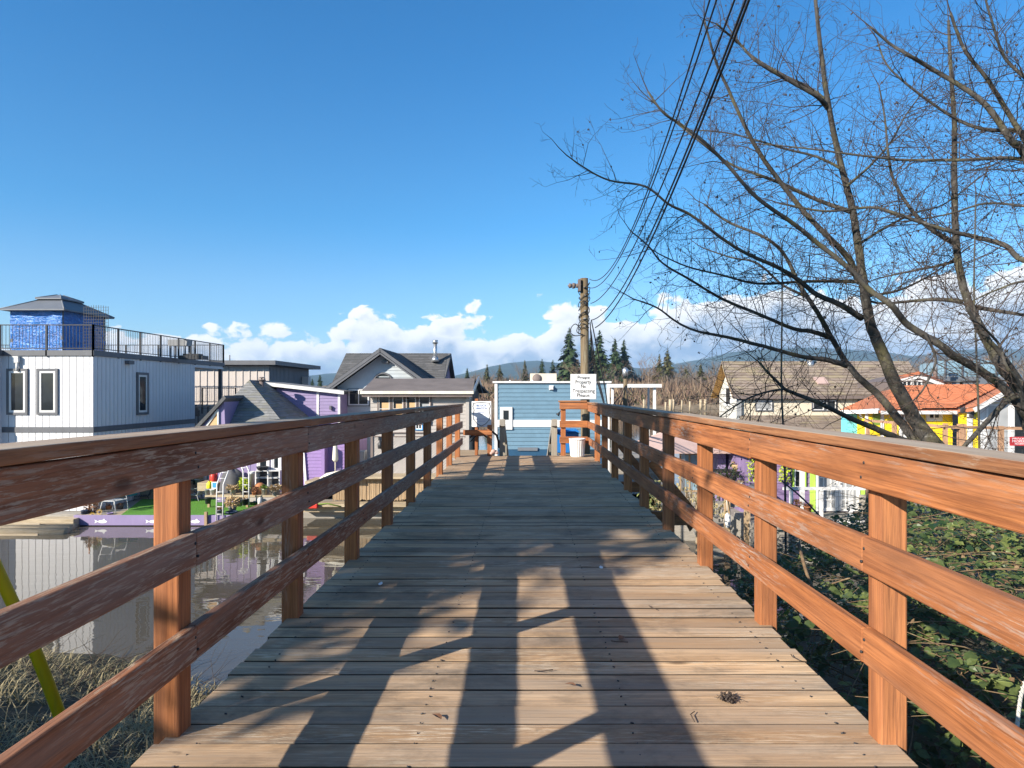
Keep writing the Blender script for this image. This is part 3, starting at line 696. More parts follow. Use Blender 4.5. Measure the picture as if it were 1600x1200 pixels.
for i, (ln, wf, zz) in enumerate((('BLOCK', .52, .80), ('WATCH', .56, .685))): text(ln, .055, Matrix.Translation(((c0.x + c1.x) / 2, 12.856, c0.z + hg * zz)) @ RX, M['sign_blue'], 'lettering', bw, width=wd * wf)
sm_ = MB()
for z0, a, b in ((.56, .34, .66), (.50, .40, .60), (.30, .12, .88), (.22, .30, .70)): sm_.box(c0.x + wd * a, 12.855, c0.z + hg * z0, c0.x + wd * b, 12.859, c0.z + hg * (z0 + .012))
sm_.build('ruled_lines', M['sign_blue'], bw)

bk = thing('waste_bin', 'ribbed white plastic bin standing on the boards at the right end of the bridge', 'bin', P(902, 712, 12.55))
bx, by = Xp(902, 12.5), 12.5
b_ = MB(); nrib = 44; vs = []; prof = [(.118, 0), (.122, .02), (.142, .30), (.143, .318)]
for j, (r_, z) in enumerate(prof):
    for k in range(nrib * 2): t_ = 2 * pi * k / (nrib * 2); q_ = r_ + (.006 if k % 4 < 2 and 0 < j < 3 else 0); vs.append((bx + q_ * cos(t_), by + q_ * sin(t_), z + .004))
fs = [(i * nrib * 2 + k, i * nrib * 2 + (k + 1) % (nrib * 2), (i + 1) * nrib * 2 + (k + 1) % (nrib * 2), (i + 1) * nrib * 2 + k) for i in range(3) for k in range(nrib * 2)]
b_.add(vs, fs); b_.build('body', M['white_bright'], bk)
MB().lathe([(.150, .314), (.156, .318), (.156, .336), (.150, .34), (.132, .34), (.130, .20)], (bx, by, 0), 40).build('rim', M['white_bright'], bk)
MB().lathe([(.128, .20), (.10, .199)], (bx, by, 0), 24).build('liner', M['dark'], bk)

bb = thing('storage_bin', 'blue lidded plastic bin behind the right end railing', 'bin', (.85, 13.5, 0))
q = MB(); q.prism([(.60, 13.3, .0), (1.02, 13.3, .0), (1.05, 13.3, .40), (.57, 13.3, .40)], (0, .5, 0)); q.build('body', M['bin_blue'], bb, bevel=.015)
MB().prism([(.54, 13.26, .405), (1.07, 13.26, .405), (1.02, 13.36, .455), (.60, 13.36, .455)], (0, .46, 0)).build('lid', M['bin_blue'], bb, bevel=.01)

hs_ = MB(); hp = [P(734, 684, 12.75), P(741, 677, 12.78), P(752, 673, 12.8), P(762, 672.5, 12.8), P(770, 675, 12.8), P(776, 680, 12.85), P(779, 690, 12.9), P(780, 700, 12.95)]
hs_.tube(hp, .02, 8); hs_.tube([P(735, 690, 12.75), P(744, 681, 12.8), P(756, 680, 12.85), P(765, 686, 12.9)], .014, 8)
tag(hs_.build('hose', M['cable'], org=hp[0]), 'black hose arching over the low rail under the watch sign', 'hose')
sp_ = MB()
for (px, py, r_) in ((771, 707, .05), (776, 709, .04), (768, 710, .035)): sp_.ell(P(px, py, 12.55) + V((0, 0, .02)), r_, r_, r_ * .8)
tag(sp_.build('rag_heap', M['pink_roof'], org=P(771, 710, 12.55)), 'small pinkish heap on the boards beside the left gangway post', 'rag')
# ================================================================== building helpers
OUT = V((0, -1, 0))
def facade(origin, u):
    """local frame: x along the wall seen from outside, y into the building, z up"""
    u = V(u).normalized(); n_in = V((0, 0, 1)).cross(u)
    m = Matrix.Identity(4)
    for i in range(3): m[i][0] = u[i]; m[i][1] = n_in[i]; m[i][2] = (0, 0, 1)[i]; m[i][3] = origin[i]
    return m
def ring(mb, x0, x1, z0, z1, w, ya, yb):
    mb.box(x0, ya, z1 - w, x1, yb, z1); mb.box(x0, ya, z0, x1, yb, z0 + w)
    mb.box(x0, ya, z0 + w, x0 + w, yb, z1 - w); mb.box(x1 - w, ya, z0 + w, x1, yb, z1 - w)
def window(par, fr, x0, x1, z0, z1, trim=None, tw=.09, frame='white_bright', fw=.06, cols=1, rows=1, gl='glass', name='window', extra=None):
    t = MB(); t.M = fr
    if trim: ring(t, x0, x1, z0, z1, tw, -.05, .02); o = tw
    else: o = 0
    a0, a1, b0, b1 = x0 + o, x1 - o, z0 + o, z1 - o
    f = MB(); f.M = fr; ring(f, a0, a1, b0, b1, fw, -.035, .02)
    for i in range(1, cols): x = a0 + (a1 - a0) * i / cols; f.box(x - .018, -.032, b0 + fw, x + .018, .02, b1 - fw)
    for i in range(1, rows): z = b0 + (b1 - b0) * i / rows; f.box(a0 + fw, -.030, z - .015, a1 - fw, .02, z + .015)
    p = MB(); p.M = fr; p.box(a0 + fw * .8, -.012, b0 + fw * .8, a1 - fw * .8, .01, b1 - fw * .8)
    if trim:
        w = t.build(name, M[trim], par); f.build('frame', M[frame], w)
    else: w = f.build(name, M[frame], par)
    p.build('pane', M[gl], w); return w
def quadw(fr, x0, x1, z0, z1): return [fr @ V(p) for p in ((x0, 0, z0), (x1, 0, z0), (x1, 0, z1), (x0, 0, z1))]
def polyw(fr, pts): return [fr @ V((x, 0, z)) for x, z in pts]
def outw(fr): return -V((fr[0][1], fr[1][1], fr[2][1]))
FX = lambda y, x=0.0: facade((x, y, 0), (1, 0, 0))                # a wall facing the viewer
def fx_r(x): return facade((x, 0, 0), (0, 1, 0))                  # a wall facing +X: local x = world y
def fx_l(x): return facade((x, 0, 0), (0, -1, 0))                 # a wall facing -X: local x = -world y
def float_hull(par, x0, x1, y0, y1, z0=-3.9, z1=-3.12):
    return MB().box(x0, y0, z0, x1, y1, z1).build('float_hull', M['grey_wood_x'], par)

# ------------------------------------------------------------------ white house, far left
Y0, Y1, XR, XL = 24.5, 35.0, -15.62, -29.0
zr, zb = Zp(556, Y0), -3.1
wh = thing('white_house', 'white battened floating house with charcoal trim and a railed roof deck', 'house', (XR, Y0, -3.1), None)
w_ = MB(); w_.box(XL, Y0, zb, XR, Y1 - 3.0, zr); w_.box(XL, Y1 - 3.0, zb, XR - 2.6, Y1, zr); w_.box(XR - 2.62, Y1 - 3.0, zb, XR, Y1, Zp(662, Y1))
xb = Xp(3, Y0)
w_.box(XL, Y0 - .45, zb, xb, Y0, zr)
w_.build('wall', M['pot_grey'], wh); w_ = MB()
w_.battens(quadw(FX(Y0), xb + .02, XR + .02, zb, zr), OUT, .245, .222, .024)
w_.battens(quadw(FX(Y0 - .45), XL, xb, zb, zr), OUT, .245, .222, .024)
w_.battens(quadw(fx_r(XR), Y0, Y1 - 3.0, zb, zr), (1, 0, 0), .245, .222, .024); w_.battens(quadw(fx_r(xb), Y0 - .45, Y0, zb, zr), (1, 0, 0), .245, .222, .024); w_.box(XR - 2.62, Y1 - 3.0, zr - .14, XR + .024, Y1, zr + .0)
w_.build('cladding', M['white_batten'], wh)
float_hull(wh, XL, XR + 1.0, Y0 - .6, Y1 + .4)
t_ = MB(); zf = Zp(671, Y0)
t_.box(xb + .03, Y0 - .045, zf - .11, XR + .045, Y0 - .001, zf + .09); t_.box(XR + .001, Y0, zf - .11, XR + .045, Y1 - 3.0, zf + .09); t_.box(XL, Y0 - .5, zf - .11, xb + .03, Y0 - .452, zf + .09)
t_.build('trim_band', M['charcoal'], wh)
t_ = MB(); t_.box(XL, Y0 - .08, zr + .002, XR + .08, Y0 + .3, zr + .20); t_.box(XR - .3, Y0 + .3, zr + .002, XR + .08, Y1 + .05, zr + .20); t_.box(XL, Y0 - .55, zr + .002, xb + .1, Y0 - .081, zr + .2); t_.box(XL, Y0 + .31, zr + .003, XR - .31, Y1, zr + .12)
t_.build('roof_edge', M['charcoal'], wh)
sc_ = MB(); sc_.box(Xp(24, Y0) , Y0 - .16, zr - .25, Xp(33, Y0), Y0 - .05, zr - .02); sc_.cyl((Xp(30, Y0), Y0 - .1, zr - .55), (Xp(30, Y0), Y0 - .1, zr - .25), .05); sc_.build('downpipe', M['white'], wh)
MB().box(XR - .16, Y1 - .16, Zp(662, Y1), XR - .0, Y1 - .0, zr - .145).build('corner_post', M['charcoal'], wh)
for a, b, lab in ((12, 45, None), (59, 92, None)): window(wh, FX(Y0 - .026), Xp(a, Y0), Xp(b, Y0), Zp(648, Y0), Zp(576, Y0), 'charcoal', .085, 'white_bright', .075)
yw = lambda px: XR * F / (px - CX)
window(wh, fx_r(XR + .026), yw(212), yw(230), Zp(648, yw(221)), Zp(582, yw(221)), 'charcoal', .10, 'white_bright', .08)
MB().box(Xp(193, 0) if 0 else XR + .02, yw(194) , zr - .22, XR + .2, yw(194) + .35, zr - .08).build('wall_lamp', M['charcoal'], wh)
def baluster_rail(par, pts, z0, h, pitch=.12, mat='black_metal', post=1.6, name='railing', thick=.012, diag=()):
    r_ = MB()
    for a, b in zip(pts, pts[1:]):
        a, b = V((a[0], a[1], z0)), V((b[0], b[1], z0)); l = (b - a).length; n = int(l / pitch)
        r_.bar(a + V((0, 0, h)), b + V((0, 0, h)), .05, .035); r_.bar(a + V((0, 0, .08)), b + V((0, 0, .08)), .035, .03)
        for i in range(1, n): p = a.lerp(b, i / n); r_.box(p.x - thick / 2, p.y - thick / 2, z0 + .09, p.x + thick / 2, p.y + thick / 2, z0 + h - .015)
        k = max(1, round(l / post))
        for i in range(k + 1): p = a.lerp(b, i / k); r_.box(p.x - .03, p.y - .03, z0 - .22, p.x + .03, p.y + .03, z0 + h + .02)
    return r_.build(name, M[mat], par)
zd = zr + .19
baluster_rail(wh, [(XL, Y0 - .05), (XR + .04, Y0 - .05), (XR + .04, Y1)], zd, .92)
baluster_rail(wh, [(XR + .04, Y1), (XL, Y1)], zd, .92)
baluster_rail(wh, [(XR - .02, Y1 - 2.95), (XR - .02, Y1 - .2)], Zp(662, Y1) - .0, .92, .13)

gz = thing('roof_gazebo', 'blue tarp walled gazebo with a grey two tier roof on the white house roof deck', 'gazebo', (-19.2, 27, zd))
gx0, gx1, gy0, gy1 = Xp(16, 26.4), Xp(97, 26.4), 26.4, 29.1; ze = Zp(485, 26.4)
tp = MB()
def tarp(a, b, z0, z1, nx=26, nz=18, seed=0, out=(0, -1)):
    vs = []
    for j in range(nz + 1):
        for i in range(nx + 1):
            u, v = i / nx, j / nz; x = a[0] + (b[0] - a[0]) * u; y = a[1] + (b[1] - a[1]) * u; z = z0 + (z1 - z0) * v
            q = .055 * noise.noise(V((u * 5 + seed, v * 9 + 1.5 * u, seed))) + .035 * sin(9 * v + 7 * u * u + seed) * sin(pi * u)
            vs.append((x + out[0] * q, y + out[1] * q, z))
    tp.add(vs, [(j * (nx + 1) + i, j * (nx + 1) + i + 1, (j + 1) * (nx + 1) + i + 1, (j + 1) * (nx + 1) + i) for j in range(nz) for i in range(nx)], .4, True)
tarp((gx0, gy0), (gx1, gy0), zd + .05, ze + .02, 26, 18, 1); tarp((gx1, gy0), (gx1, gy1), zd + .05, ze, 26, 18, 4, (1, 0)); tarp((gx1, gy1), (gx0, gy1), zd, ze, 10, 8, 2, (0, 1)); tarp((gx0, gy1), (gx0, gy0), zd, ze, 10, 8, 3, (-1, 0))
m, t, b = newmat('blue_tarp'); n = noise_(t, coords(t, (2, 2, 7)), 2.2, 4, .6, 1.0); L(t, mix(t, rng(t, n, .35, .7), (.012, .11, .42), (.05, .25, .68)), b.inputs['Base Color']); b.inputs['Roughness'].default_value = .28; b.inputs['Specular IOR Level'].default_value = .7; bump(t, b, n, .9, .08); M['tarp'] = m
tp.build('tarp_walls', M['tarp'], gz)
def hip4(mb, x0, x1, y0, y1, z0, z1, k, th=.05):
    cx, cy = (x0 + x1) / 2, (y0 + y1) / 2; a = [V(p) for p in ((x0, y0, z0), (x1, y0, z0), (x1, y1, z0), (x0, y1, z0))]
    tpp = [V((cx + (p.x - cx) * k, cy + (p.y - cy) * k, z1)) for p in a]
    mb.add([p - V((0, 0, th)) for p in a] + a + tpp, [(3, 2, 1, 0), (0, 1, 5, 4), (1, 2, 6, 5), (2, 3, 7, 6), (3, 0, 4, 7), (4, 5, 9, 8), (5, 6, 10, 9), (6, 7, 11, 10), (7, 4, 8, 11), (8, 9, 10, 11)])
    for p, q in zip(a, tpp): mb.tube([p, q], .03, 6)
rf = MB(); hip4(rf, gx0 - .22, gx1 + .25, gy0 - .25, gy1 + .25, ze + .03, ze + .52, .35); hip4(rf, gx0 + .5, gx1 - .48, gy0 + .65, gy1 - .65, ze + .58, ze + .78, .12)
rf.build('roof', M['slate_metal'], gz)
for x in (gx0 + .03, gx1 - .03):
    for y in (gy0 + .05, gy1 - .05): MB().box(x - .04, y - .04, zd - .06, x + .04, y + .04, ze).build('post', M['charcoal'], gz)

wt = MB(); a, b = Xp(131, 26), Xp(169, 26)
for i in range(11): x = a + (b - a) * i / 10; wt.box(x - .006, 26.0, Zp(547, 26) - .1, x + .006, 26.012, Zp(479, 26) + .06 * sin(i * .3))
for j in range(15): z = Zp(547, 26) + (Zp(480, 26) - Zp(547, 26)) * j / 14; wt.box(a, 25.99, z - .005, b, 26.001, z + .005)
tag(wt.build('wire_trellis', M['grate_wire'], org=((a + b) / 2, 26, zd)), 'tall wire mesh trellis standing on the roof deck in front of the blue gazebo', 'trellis')
pl = thing('planter_box', 'raised grey planter trough on legs behind the roof deck railing', 'planter', (Xp(277, 31), 31, zd))
q = MB(); a, b = Xp(263, 31), Xp(291, 31); q.prism([(a, 31, zd + .62), (b, 31, zd + .62), (b + .05, 31, zd + 1.0 - .1), (a - .05, 31, zd + 1.0 - .1)], (0, .5, 0)); q.build('trough', M['pot_grey'], pl)
for x in (a + .08, b - .08):
    for y in (31.05, 31.45): MB().box(x - .025, y - .025, zd - .1, x + .025, y + .025, zd + .62).build('leg', M['charcoal'], pl)
sn = MB(); a, b = Xp(280, 30), Xp(316, 30); sn.box(a, 30, zd - .05, b, 30.6, zd + .12); sn.box(a + .1, 30.1, zd + .12, b - .2, 30.5, zd + .20)
tag(sn.build('deck_lounger', M['black_metal'], org=(a, 30, zd)), 'low black lounger lying on the roof deck beside the planter', 'lounger')
bq = thing('barbecue', 'black kettle barbecue on the covered balcony of the white house', 'barbecue', (Xp(304, 33), 33, Zp(662, 35)))
zq = Zp(662, Y1) + .02; xq = XR - .62
q = MB(); q.box(xq - .55, 32.6, zq + .45, xq + .35, 33.1, zq + .72); q.tube([(xq - .45, 32.85, zq + .74), (xq - .45, 32.85, zq + .741)], .01, 6); q.build('firebox', M['black_metal'], bq, bevel=.03)
q = MB(); q.M = Matrix.Translation((xq - .1, 32.85, zq + .73)) @ Matrix.Rotation(R(90), 4, 'Y'); q.tube([(0, 0, -.42), (0, 0, -.40), (0, 0, .40), (0, 0, .42)], [.1, .27, .27, .1], 16); q.M = None; q.build('lid', M['black_metal'], bq)
for dx in (-.5, .3):
    for dy in (32.65, 33.05): MB().box(xq + dx - .02, dy - .02, zq, xq + dx + .02, dy + .02, zq + .45).build('leg', M['black_metal'], bq)
rb = thing('log_raft', 'tan plank raft of old float logs moored before the white house', 'raft', (-14.5, 22.6, WZ))
q = MB(); q.box(-24, 23.4, WZ + .12, Xp(118, 23.5), 24.35, WZ + .30); q.prism([(-24, 21.9, WZ - .1), (Xp(62, 22), 21.9, WZ - .1), (Xp(60, 23.2), 23.3, WZ + .14), (-24, 23.3, WZ + .34)], (0, 0, .06)); q.build('planks', M['raft_wood'], rb, bevel=.02)
for i in range(4): MB().tube([(-24 + .2 * i, 22.4 + .55 * i, WZ - .02), (Xp(120 - 8 * i, 23), 22.5 + .5 * i, WZ + .0)], .19, 10).build('log', M['raft_wood'], rb)
q = MB(); q.prism([(-24, 24.36, WZ + .2), (Xp(150, 24.4), 24.36, WZ + .2), (Xp(205, 27.4), 27.42, WZ + .45), (-24, 27.42, WZ + .8)], (0, 0, .12)); q.box(-24, 27.45, WZ + .3, Xp(298, 27.5), 28.6, WZ + 1.05)
q.build('walkway', M['raft_wood'], rb, bevel=.02)

# ------------------------------------------------------------------ taupe building
Yt = 38.0; tb = thing('taupe_building', 'taupe panelled building with darker ribbed side and flat charcoal roof', 'building', (Xp(400, Yt), Yt, -3))
xl, xr = Xp(300, Yt), Xp(420, Yt); zt_ = Zp(571, Yt); ye = 14.4 * F / (CX - 481)
q = MB(); q.box(xl, Yt, -3.2, xr, ye, zt_); q.battens(quadw(FX(Yt), xl, xr, -3.2, zt_), OUT, .40, .05, .035); q.build('wall', M['taupe'], tb)
q = MB(); q.battens(quadw(fx_r(xr), Yt, ye, -3.2, zt_ - .0), (1, 0, 0), .22, .12, .04); q.battens(quadw(fx_r(xr + .002), Yt, ye, -3.2, zt_), (1, 0, 0), 20, 20, .012); q.build('ribbed_cladding', M['slate_metal'], tb)  # side face gets a darker grey than the front
q = MB(); q.prism([(xl - .5, Yt - .5, zt_ + .02), (xr + .55, Yt - .5, zt_ + .02), (xr + .55, Yt - .5, zt_ + .26), (xl - .5, Yt - .5, zt_ + .26)], (0, ye - Yt + 1.4, 0)); q.build('roof', M['charcoal'], tb)
MB().box(xr + .05, ye - 1.4, zt_ - 1.3, xr + .45, ye - .9, zt_ - .5).build('vent_box', M['taupe'], tb)
MB().cyl((Xp(359, 41), 41, zt_ + .25), (Xp(359, 41), 41, zt_ + .75), .03).build('vent_pipe', M['charcoal'], tb)
float_hull(tb, xl - 1, xr + 1, Yt - 1, ye + 1)
baluster_rail(tb, [(Xp(309, 36), 36.5), (Xp(362, 36), 36.5)], Zp(640, 36.5), 1.15, 1.0)

# ------------------------------------------------------------------ purple house
pu = thing('purple_house', 'lavender floating house with grey hipped shingle roof and shed dormer', 'house', (-11.5, 27, -3.1))
ex0, ex1, ey0, ey1 = -12.35, -9.15, 26.0, 36.0; zE = Zp(668, 26.0)
exw = Xp(338, 26.4); xR_, yA, yB, zP = -11.4, 28.0, 31.6, Zp(594, 28)
q = MB(); q.box(exw, ey0 + .4, -3.1, ex1 - .35, ey1 - .4, zE + .02)
q.battens(quadw(FX(ey0 + .4), exw, ex1 - .35, -3.1, zE), OUT, .26, .02, .012); q.courses(quadw(fx_r(ex1 - .35), ey0 + .4, ey1 - .4, -3.1, zE), (1, 0, 0), .14, .02)
q.build('wall', M['purple'], pu)
cA, cB, cC, cD = V((ex0, ey0, zE)), V((ex1, ey0, zE)), V((ex1, ey1, zE)), V((ex0, ey1, zE)); rA, rB = V((xR_, yA, zP)), V((xR_, yB, zP))
q = MB(); q.add([cA, cB, cC, cD, rA, rB, cA - V((0, 0, .12)), cB - V((0, 0, .12)), cC - V((0, 0, .12)), cD - V((0, 0, .12))], [(0, 1, 4), (1, 2, 5, 4), (2, 3, 5), (3, 0, 4, 5), (6, 9, 8, 7), (0, 6, 7, 1), (1, 7, 8, 2), (2, 8, 9, 3), (3, 9, 6, 0)])
q.courses([cA, cB, rA], (0, -1, .6), .15, .018); q.courses([cB, cC, rB, rA], (1, 0, .6), .15, .018)
roof_ = q.build('roof', M['shingle_mossy'], pu)
q = MB(); yf = 28.6; xf = Xp(409, yf); zf_ = Zp(606, yf); q.cyl((xf, yf, zf_ - .5), (xf, yf, zf_ + .30), .10); q.cyl((xf, yf, zf_ + .30), (xf, yf, zf_ + .36), .16, .16); q.cyl((xf, yf, zf_ + .40), (xf, yf, zf_ + .46), .17, .06); q.cyl((xf, yf, zf_ + .36), (xf, yf, zf_ + .42), .03); q.build('flue', M['brown_wall'], roof_)
# steep gable at the left
q = MB(); yg = 25.7; q.prism([P(300, 676, yg), P(350, 622, yg), P(352, 676, yg)], (0, 2.6, 0)); q.build('gable', M['purple'], pu)
q = MB(); q.prism([P(294, 678, yg - .15), P(350, 618, yg - .15), P(353, 622, yg - .15), P(300, 679, yg - .15)], (0, 2.9, 0)); q.build('gable_roof', M['shingle_dark'], pu)
q = MB(); pts = [P(318, 672, yg - .03), P(341, 640, yg - .03), P(341, 672, yg - .03)]
for a, b in zip(pts, pts[1:] + pts[:1]): q.bar(a, b, .05, .07)
gw = q.build('window', M['white_bright'], pu); MB().prism([p + V((0, .01, 0)) for p in pts], (0, .02, 0)).build('pane', M['blind'], gw)
# shed dormer facing right-front
yd = 29.7; q = MB(); dx0, dx1 = Xp(446, yd), Xp(531, yd)
q.prism([(dx0, yd, zE - .6), (dx1, yd, zE - .6), (dx1, yd, Zp(616, yd)), (dx0 - .4, yd, Zp(606, yd)), (dx0 - .4, yd, zE - .6)], (0, 1.8, 0)); q.courses([(dx0 - .4, yd, zE - .6), (dx1, yd, zE - .6), (dx1, yd, Zp(616, yd)), (dx0 - .4, yd, Zp(606, yd))], OUT, .14, .02); q.build('dormer_wall', M['purple'], pu)
q = MB(); zl, zr2 = Zp(599, yd) + .03, Zp(612, yd); q.prism([(dx0 - .9, yd - .25, zl), (dx1 + .25, yd - .25, zr2), (dx1 + .25, yd - .25, zr2 + .05), (dx0 - .9, yd - .25, zl + .05)], (0, 2.3, 0)); q.build('dormer_roof', M['shingle_grey'], pu)
q = MB(); q.prism([(dx0 - .9, yd - .28, zl - .12), (dx1 + .25, yd - .28, zr2 - .12), (dx1 + .25, yd - .28, zr2 + .03), (dx0 - .9, yd - .28, zl + .03)], (0, .028, 0)); q.box(dx1 - .08, yd - .035, zE - .6, dx1 + .02, yd - .001, Zp(616, yd)); q.box(Xp(495, yd), yd - .04, zE - .6, Xp(498.5, yd), yd - .001, Zp(612, yd)); q.build('dormer_trim', M['white'], pu)
MB().box(Xp(516, yd), yd - .14, Zp(640, yd), Xp(519, yd), yd - .03, Zp(634, yd)).build('wall_lamp', M['charcoal'], pu)
for a, b in ((402, 421.5), (424, 440)): window(pu, FX(ey0 + .4), Xp(a, 26.4), Xp(b, 26.4), Zp(736, 26.4), Zp(690, 26.4), 'white', .07, 'white_bright', .05)
q = MB(); yq = 26.2; q.courses([P(472, 772, yq), P(545, 772, yq), P(545, 690, yq), P(472, 698, yq)], OUT, .13, .02); q.prism([P(472, 772, yq), P(545, 772, yq), P(545, 690, yq), P(472, 698, yq)], (0, 3, 0)); q.build('annex_wall', M['purple_deep'], pu)
q = MB(); q.bar(P(478, 697, yq - .08), P(548, 686, yq - .08), .12, .10); q.bar(P(473.5, 700, yq - .06), P(478, 758, yq - .06), .05, .09); q.build('annex_trim', M['white'], pu)
MB().box(Xp(508, yq), yq - .5, Zp(770, yq), Xp(513, yq), yq - .02, Zp(692, yq)).build('fin_wall', M['purple_deep'], pu)
float_hull(pu, exw - 2.0, ex1 + 2.2, 27.42, 37)

# ------------------------------------------------------------------ grey gabled house
gh = thing('grey_house', 'pale grey lap sided house with a front gable and dark shingle roof', 'house', (-6.4, 32, -3.1))
yg = 31.0; pk, el_, er_ = P(598, 545, yg), P(516, 604, yg), P(672, 598, yg)
gl0, gl1 = Xp(527, yg), Xp(668, yg); zk = pk.z - .28
sl = (pk.z - el_.z) / (pk.x - el_.x)
pts = [(gl0, -3.1), (gl1, -3.1), (gl1, pk.z - .25 - (gl1 - pk.x) * sl), (pk.x, pk.z - .25), (gl0, pk.z - .25 - (pk.x - gl0) * sl)]
q = MB(); q.prism(polyw(FX(yg), pts), (0, 9, 0)); q.courses(polyw(FX(yg - .001), pts), OUT, .155, .022); q.build('wall', M['pale_siding'], gh)
q = MB()
def slope(mb, a, b, dy, th=.16, course=None, out=None):
    """roof slab between ridge line point a and eave point b (front edge), running dy deep"""
    a, b = V(a), V(b); mb.prism([a, b, b + V((0, 0, -th)), a + V((0, 0, -th))], (0, dy, 0))
    if course: mb.courses([a + V((0, 0, .001)), b + V((0, 0, .001)), b + V((0, dy, .001)), a + V((0, dy, .001))], out, course, .018)
yf = yg - .55
slope(q, (pk.x, yf, pk.z), (pk.x - 2.62, yf, pk.z - 2.62 * sl), 6.5, .16, .15, (-1, 0, 1)); slope(q, (pk.x + .001, yf, pk.z), (pk.x + 2.9, yf, pk.z - 2.9 * sl), 6.5, .16, .15, (1, 0, 1))
yr = 35.2; zrg = Zp(552, yr); rl, rr = Xp(541, yr), Xp(699, yr)
e0 = P(527, 590, 33.0); 
q.prism([(rl, yr, zrg), (rl - .2, 32.2, .95), (rl - .2, 32.2, .80), (rl, yr + .1, zrg - .2), (rl, yr + 3.4, .9), (rl, yr + 3.4, 1.05)], (rr - rl + .2, 0, 0))
q.courses([(rl, yr, zrg + .003), (rr, yr, zrg + .003), (rr + .08, 32.2, .953), (rl - .2, 32.2, .953)], (0, -1, 1), .15, .018)
rfo = q.build('roof', M['shingle_dark'], gh)
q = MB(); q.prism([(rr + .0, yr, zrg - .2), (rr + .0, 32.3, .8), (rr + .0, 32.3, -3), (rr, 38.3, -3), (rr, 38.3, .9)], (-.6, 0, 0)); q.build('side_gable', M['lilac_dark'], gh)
q = MB()
for d_, wdt_ in ((0, .13), (.15, .07)):
    for sgn, ln in ((-1, 2.66), (1, 2.94)):
        a = V((pk.x, yf - .012, pk.z - d_ - .09)); b = V((pk.x + sgn * ln, yf - .012, pk.z - d_ - .09 - ln * sl)); q.bar(a, b, .03 if d_ else .05, wdt_)
q.build('barge_board', M['charcoal'], gh)
q = MB(); xf = Xp(680, 34.4); q.cyl((xf, 34.4, Zp(565, 34.4)), (xf, 34.4, Zp(536, 34.4)), .10, .09); q.cyl((xf, 34.4, Zp(565, 34.4)), (xf, 34.4, Zp(557, 34.4)), .22, .12); q.cyl((xf, 34.4, Zp(537, 34.4)), (xf, 34.4, Zp(531.5, 34.4)), .13); q.build('flue', M['silver'], rfo)
window(gh, FX(yg - .02), Xp(543.5, yg), Xp(578, yg), Zp(634.5, yg), Zp(607, yg), 'charcoal', .035, 'white_bright', .06, 2, 1)
hw = MB(); c_ = P(599, 596, yg); rr_ = 14 / F * yg
arc = [(c_.x + rr_ * cos(pi * i / 12), yg - .04, c_.z + rr_ * .9 * sin(pi * i / 12)) for i in range(13)]
hw.tube(arc + [arc[0]], .05, 6); w2 = hw.build('window', M['charcoal'], gh); MB().prism([V(p) + V((0, .02, 0)) for p in arc], (0, .015, 0)).build('pane', M['glass'], w2)
q = MB(); c_ = P(604, 566, yg); q.box(c_.x - .18, yg - .25, c_.z - .03, c_.x + .12, yg - .02, c_.z + .05); q.box(c_.x - .05, yg - .1, c_.z + .05, c_.x + .08, yg - .02, c_.z + .16); q.build('flood_lamp', M['charcoal'], gh)
float_hull(gh, gl0 - 1, rr + 1, yg - 1, 40)

# ------------------------------------------------------------------ brown shed house
bh = thing('brown_house', 'low brown house with membrane gable roof, tan blinds and diagonal grey boards', 'house', (-3.7, 26, -2.1))
yb_ = 26.0; bx0, bx1 = Xp(579, yb_), Xp(733, yb_); ze_ = Zp(611, yb_); zbt = Zp(746, yb_)
rx0, rx1 = Xp(586, 28.4), Xp(736, 28.4); zrd = Zp(592, 28.4)
q = MB(); q.prism([(bx0, 26, zbt), (bx0, 31, zbt), (bx0, 31, ze_), (bx0, 28.4, zrd - .12), (bx0, 26, ze_ - .05)], (bx1 - bx0, 0, 0)); zm = Zp(676, yb_)
q.courses(quadw(FX(yb_ - .001), bx0, bx1, zm, ze_ - .05), OUT, .14, .02); q.build('wall', M['taupe_grey'], bh)
q = MB(); q.box(bx0, yb_ - .03, Zp(690, yb_), bx1, yb_ - .024, Zp(612, yb_)) if 0 else None
q.box(bx0 + .1, yb_ - .06, zm - .02, bx1, yb_ - .001, zm + .02); q.box(bx0 + .1, yb_ - .05, zm - .16, bx1, yb_ - .001, zm - .13)
for i in range(6): x = bx0 + .06 + (bx1 - bx0 - .12) * i / 5; q.box(x - .045, yb_ - .07, zbt, x + .045, yb_ - .001, zm)
q.build('frame_boards', M['brown_wall'], bh)
q = MB(); o = bx0; 
for i in range(60):                                     # diagonal boards clipped to the lower wall
    a0 = bx0 - 2.2 + i * .115; st = [(a0, zbt), (a0 + .10, zbt), (a0 + .10 + (zm - zbt) , zm - .17), (a0 + (zm - zbt), zm - .17)]
    st = clip_half(clip_half(st, 0, bx0 + .06, True), 0, bx1 - .06, False)
    if len(st) >= 3: q.prism([(x, yb_ - .03, z) for x, z in st], (0, .028, 0))
q.build('diagonal_boards', M['taupe_grey'], bh)
q = MB(); q.prism([(rx0 - .05, 28.4, zrd + .02), (bx0 - .28, 25.62, ze_ - .02), (bx0 - .28, 25.62, ze_ - .10), (rx0 - .05, 28.4, zrd - .06), (bx0, 31.4, ze_ - .1), (bx0, 31.4, ze_ - .02)], (bx1 - bx0 + .45, 0, 0)); q.build('roof', M['membrane'], bh)
q = MB(); q.box(bx0 - .3, 25.56, ze_ - .11, bx1 + .2, 25.62, ze_ - .0); q.build('gutter', M['cream_cloth'], bh); MB().box(bx0 - .25, 25.64, ze_ - .22, bx1 + .15, 25.70, ze_ - .10).build('fascia', M['brown_wall'], bh)
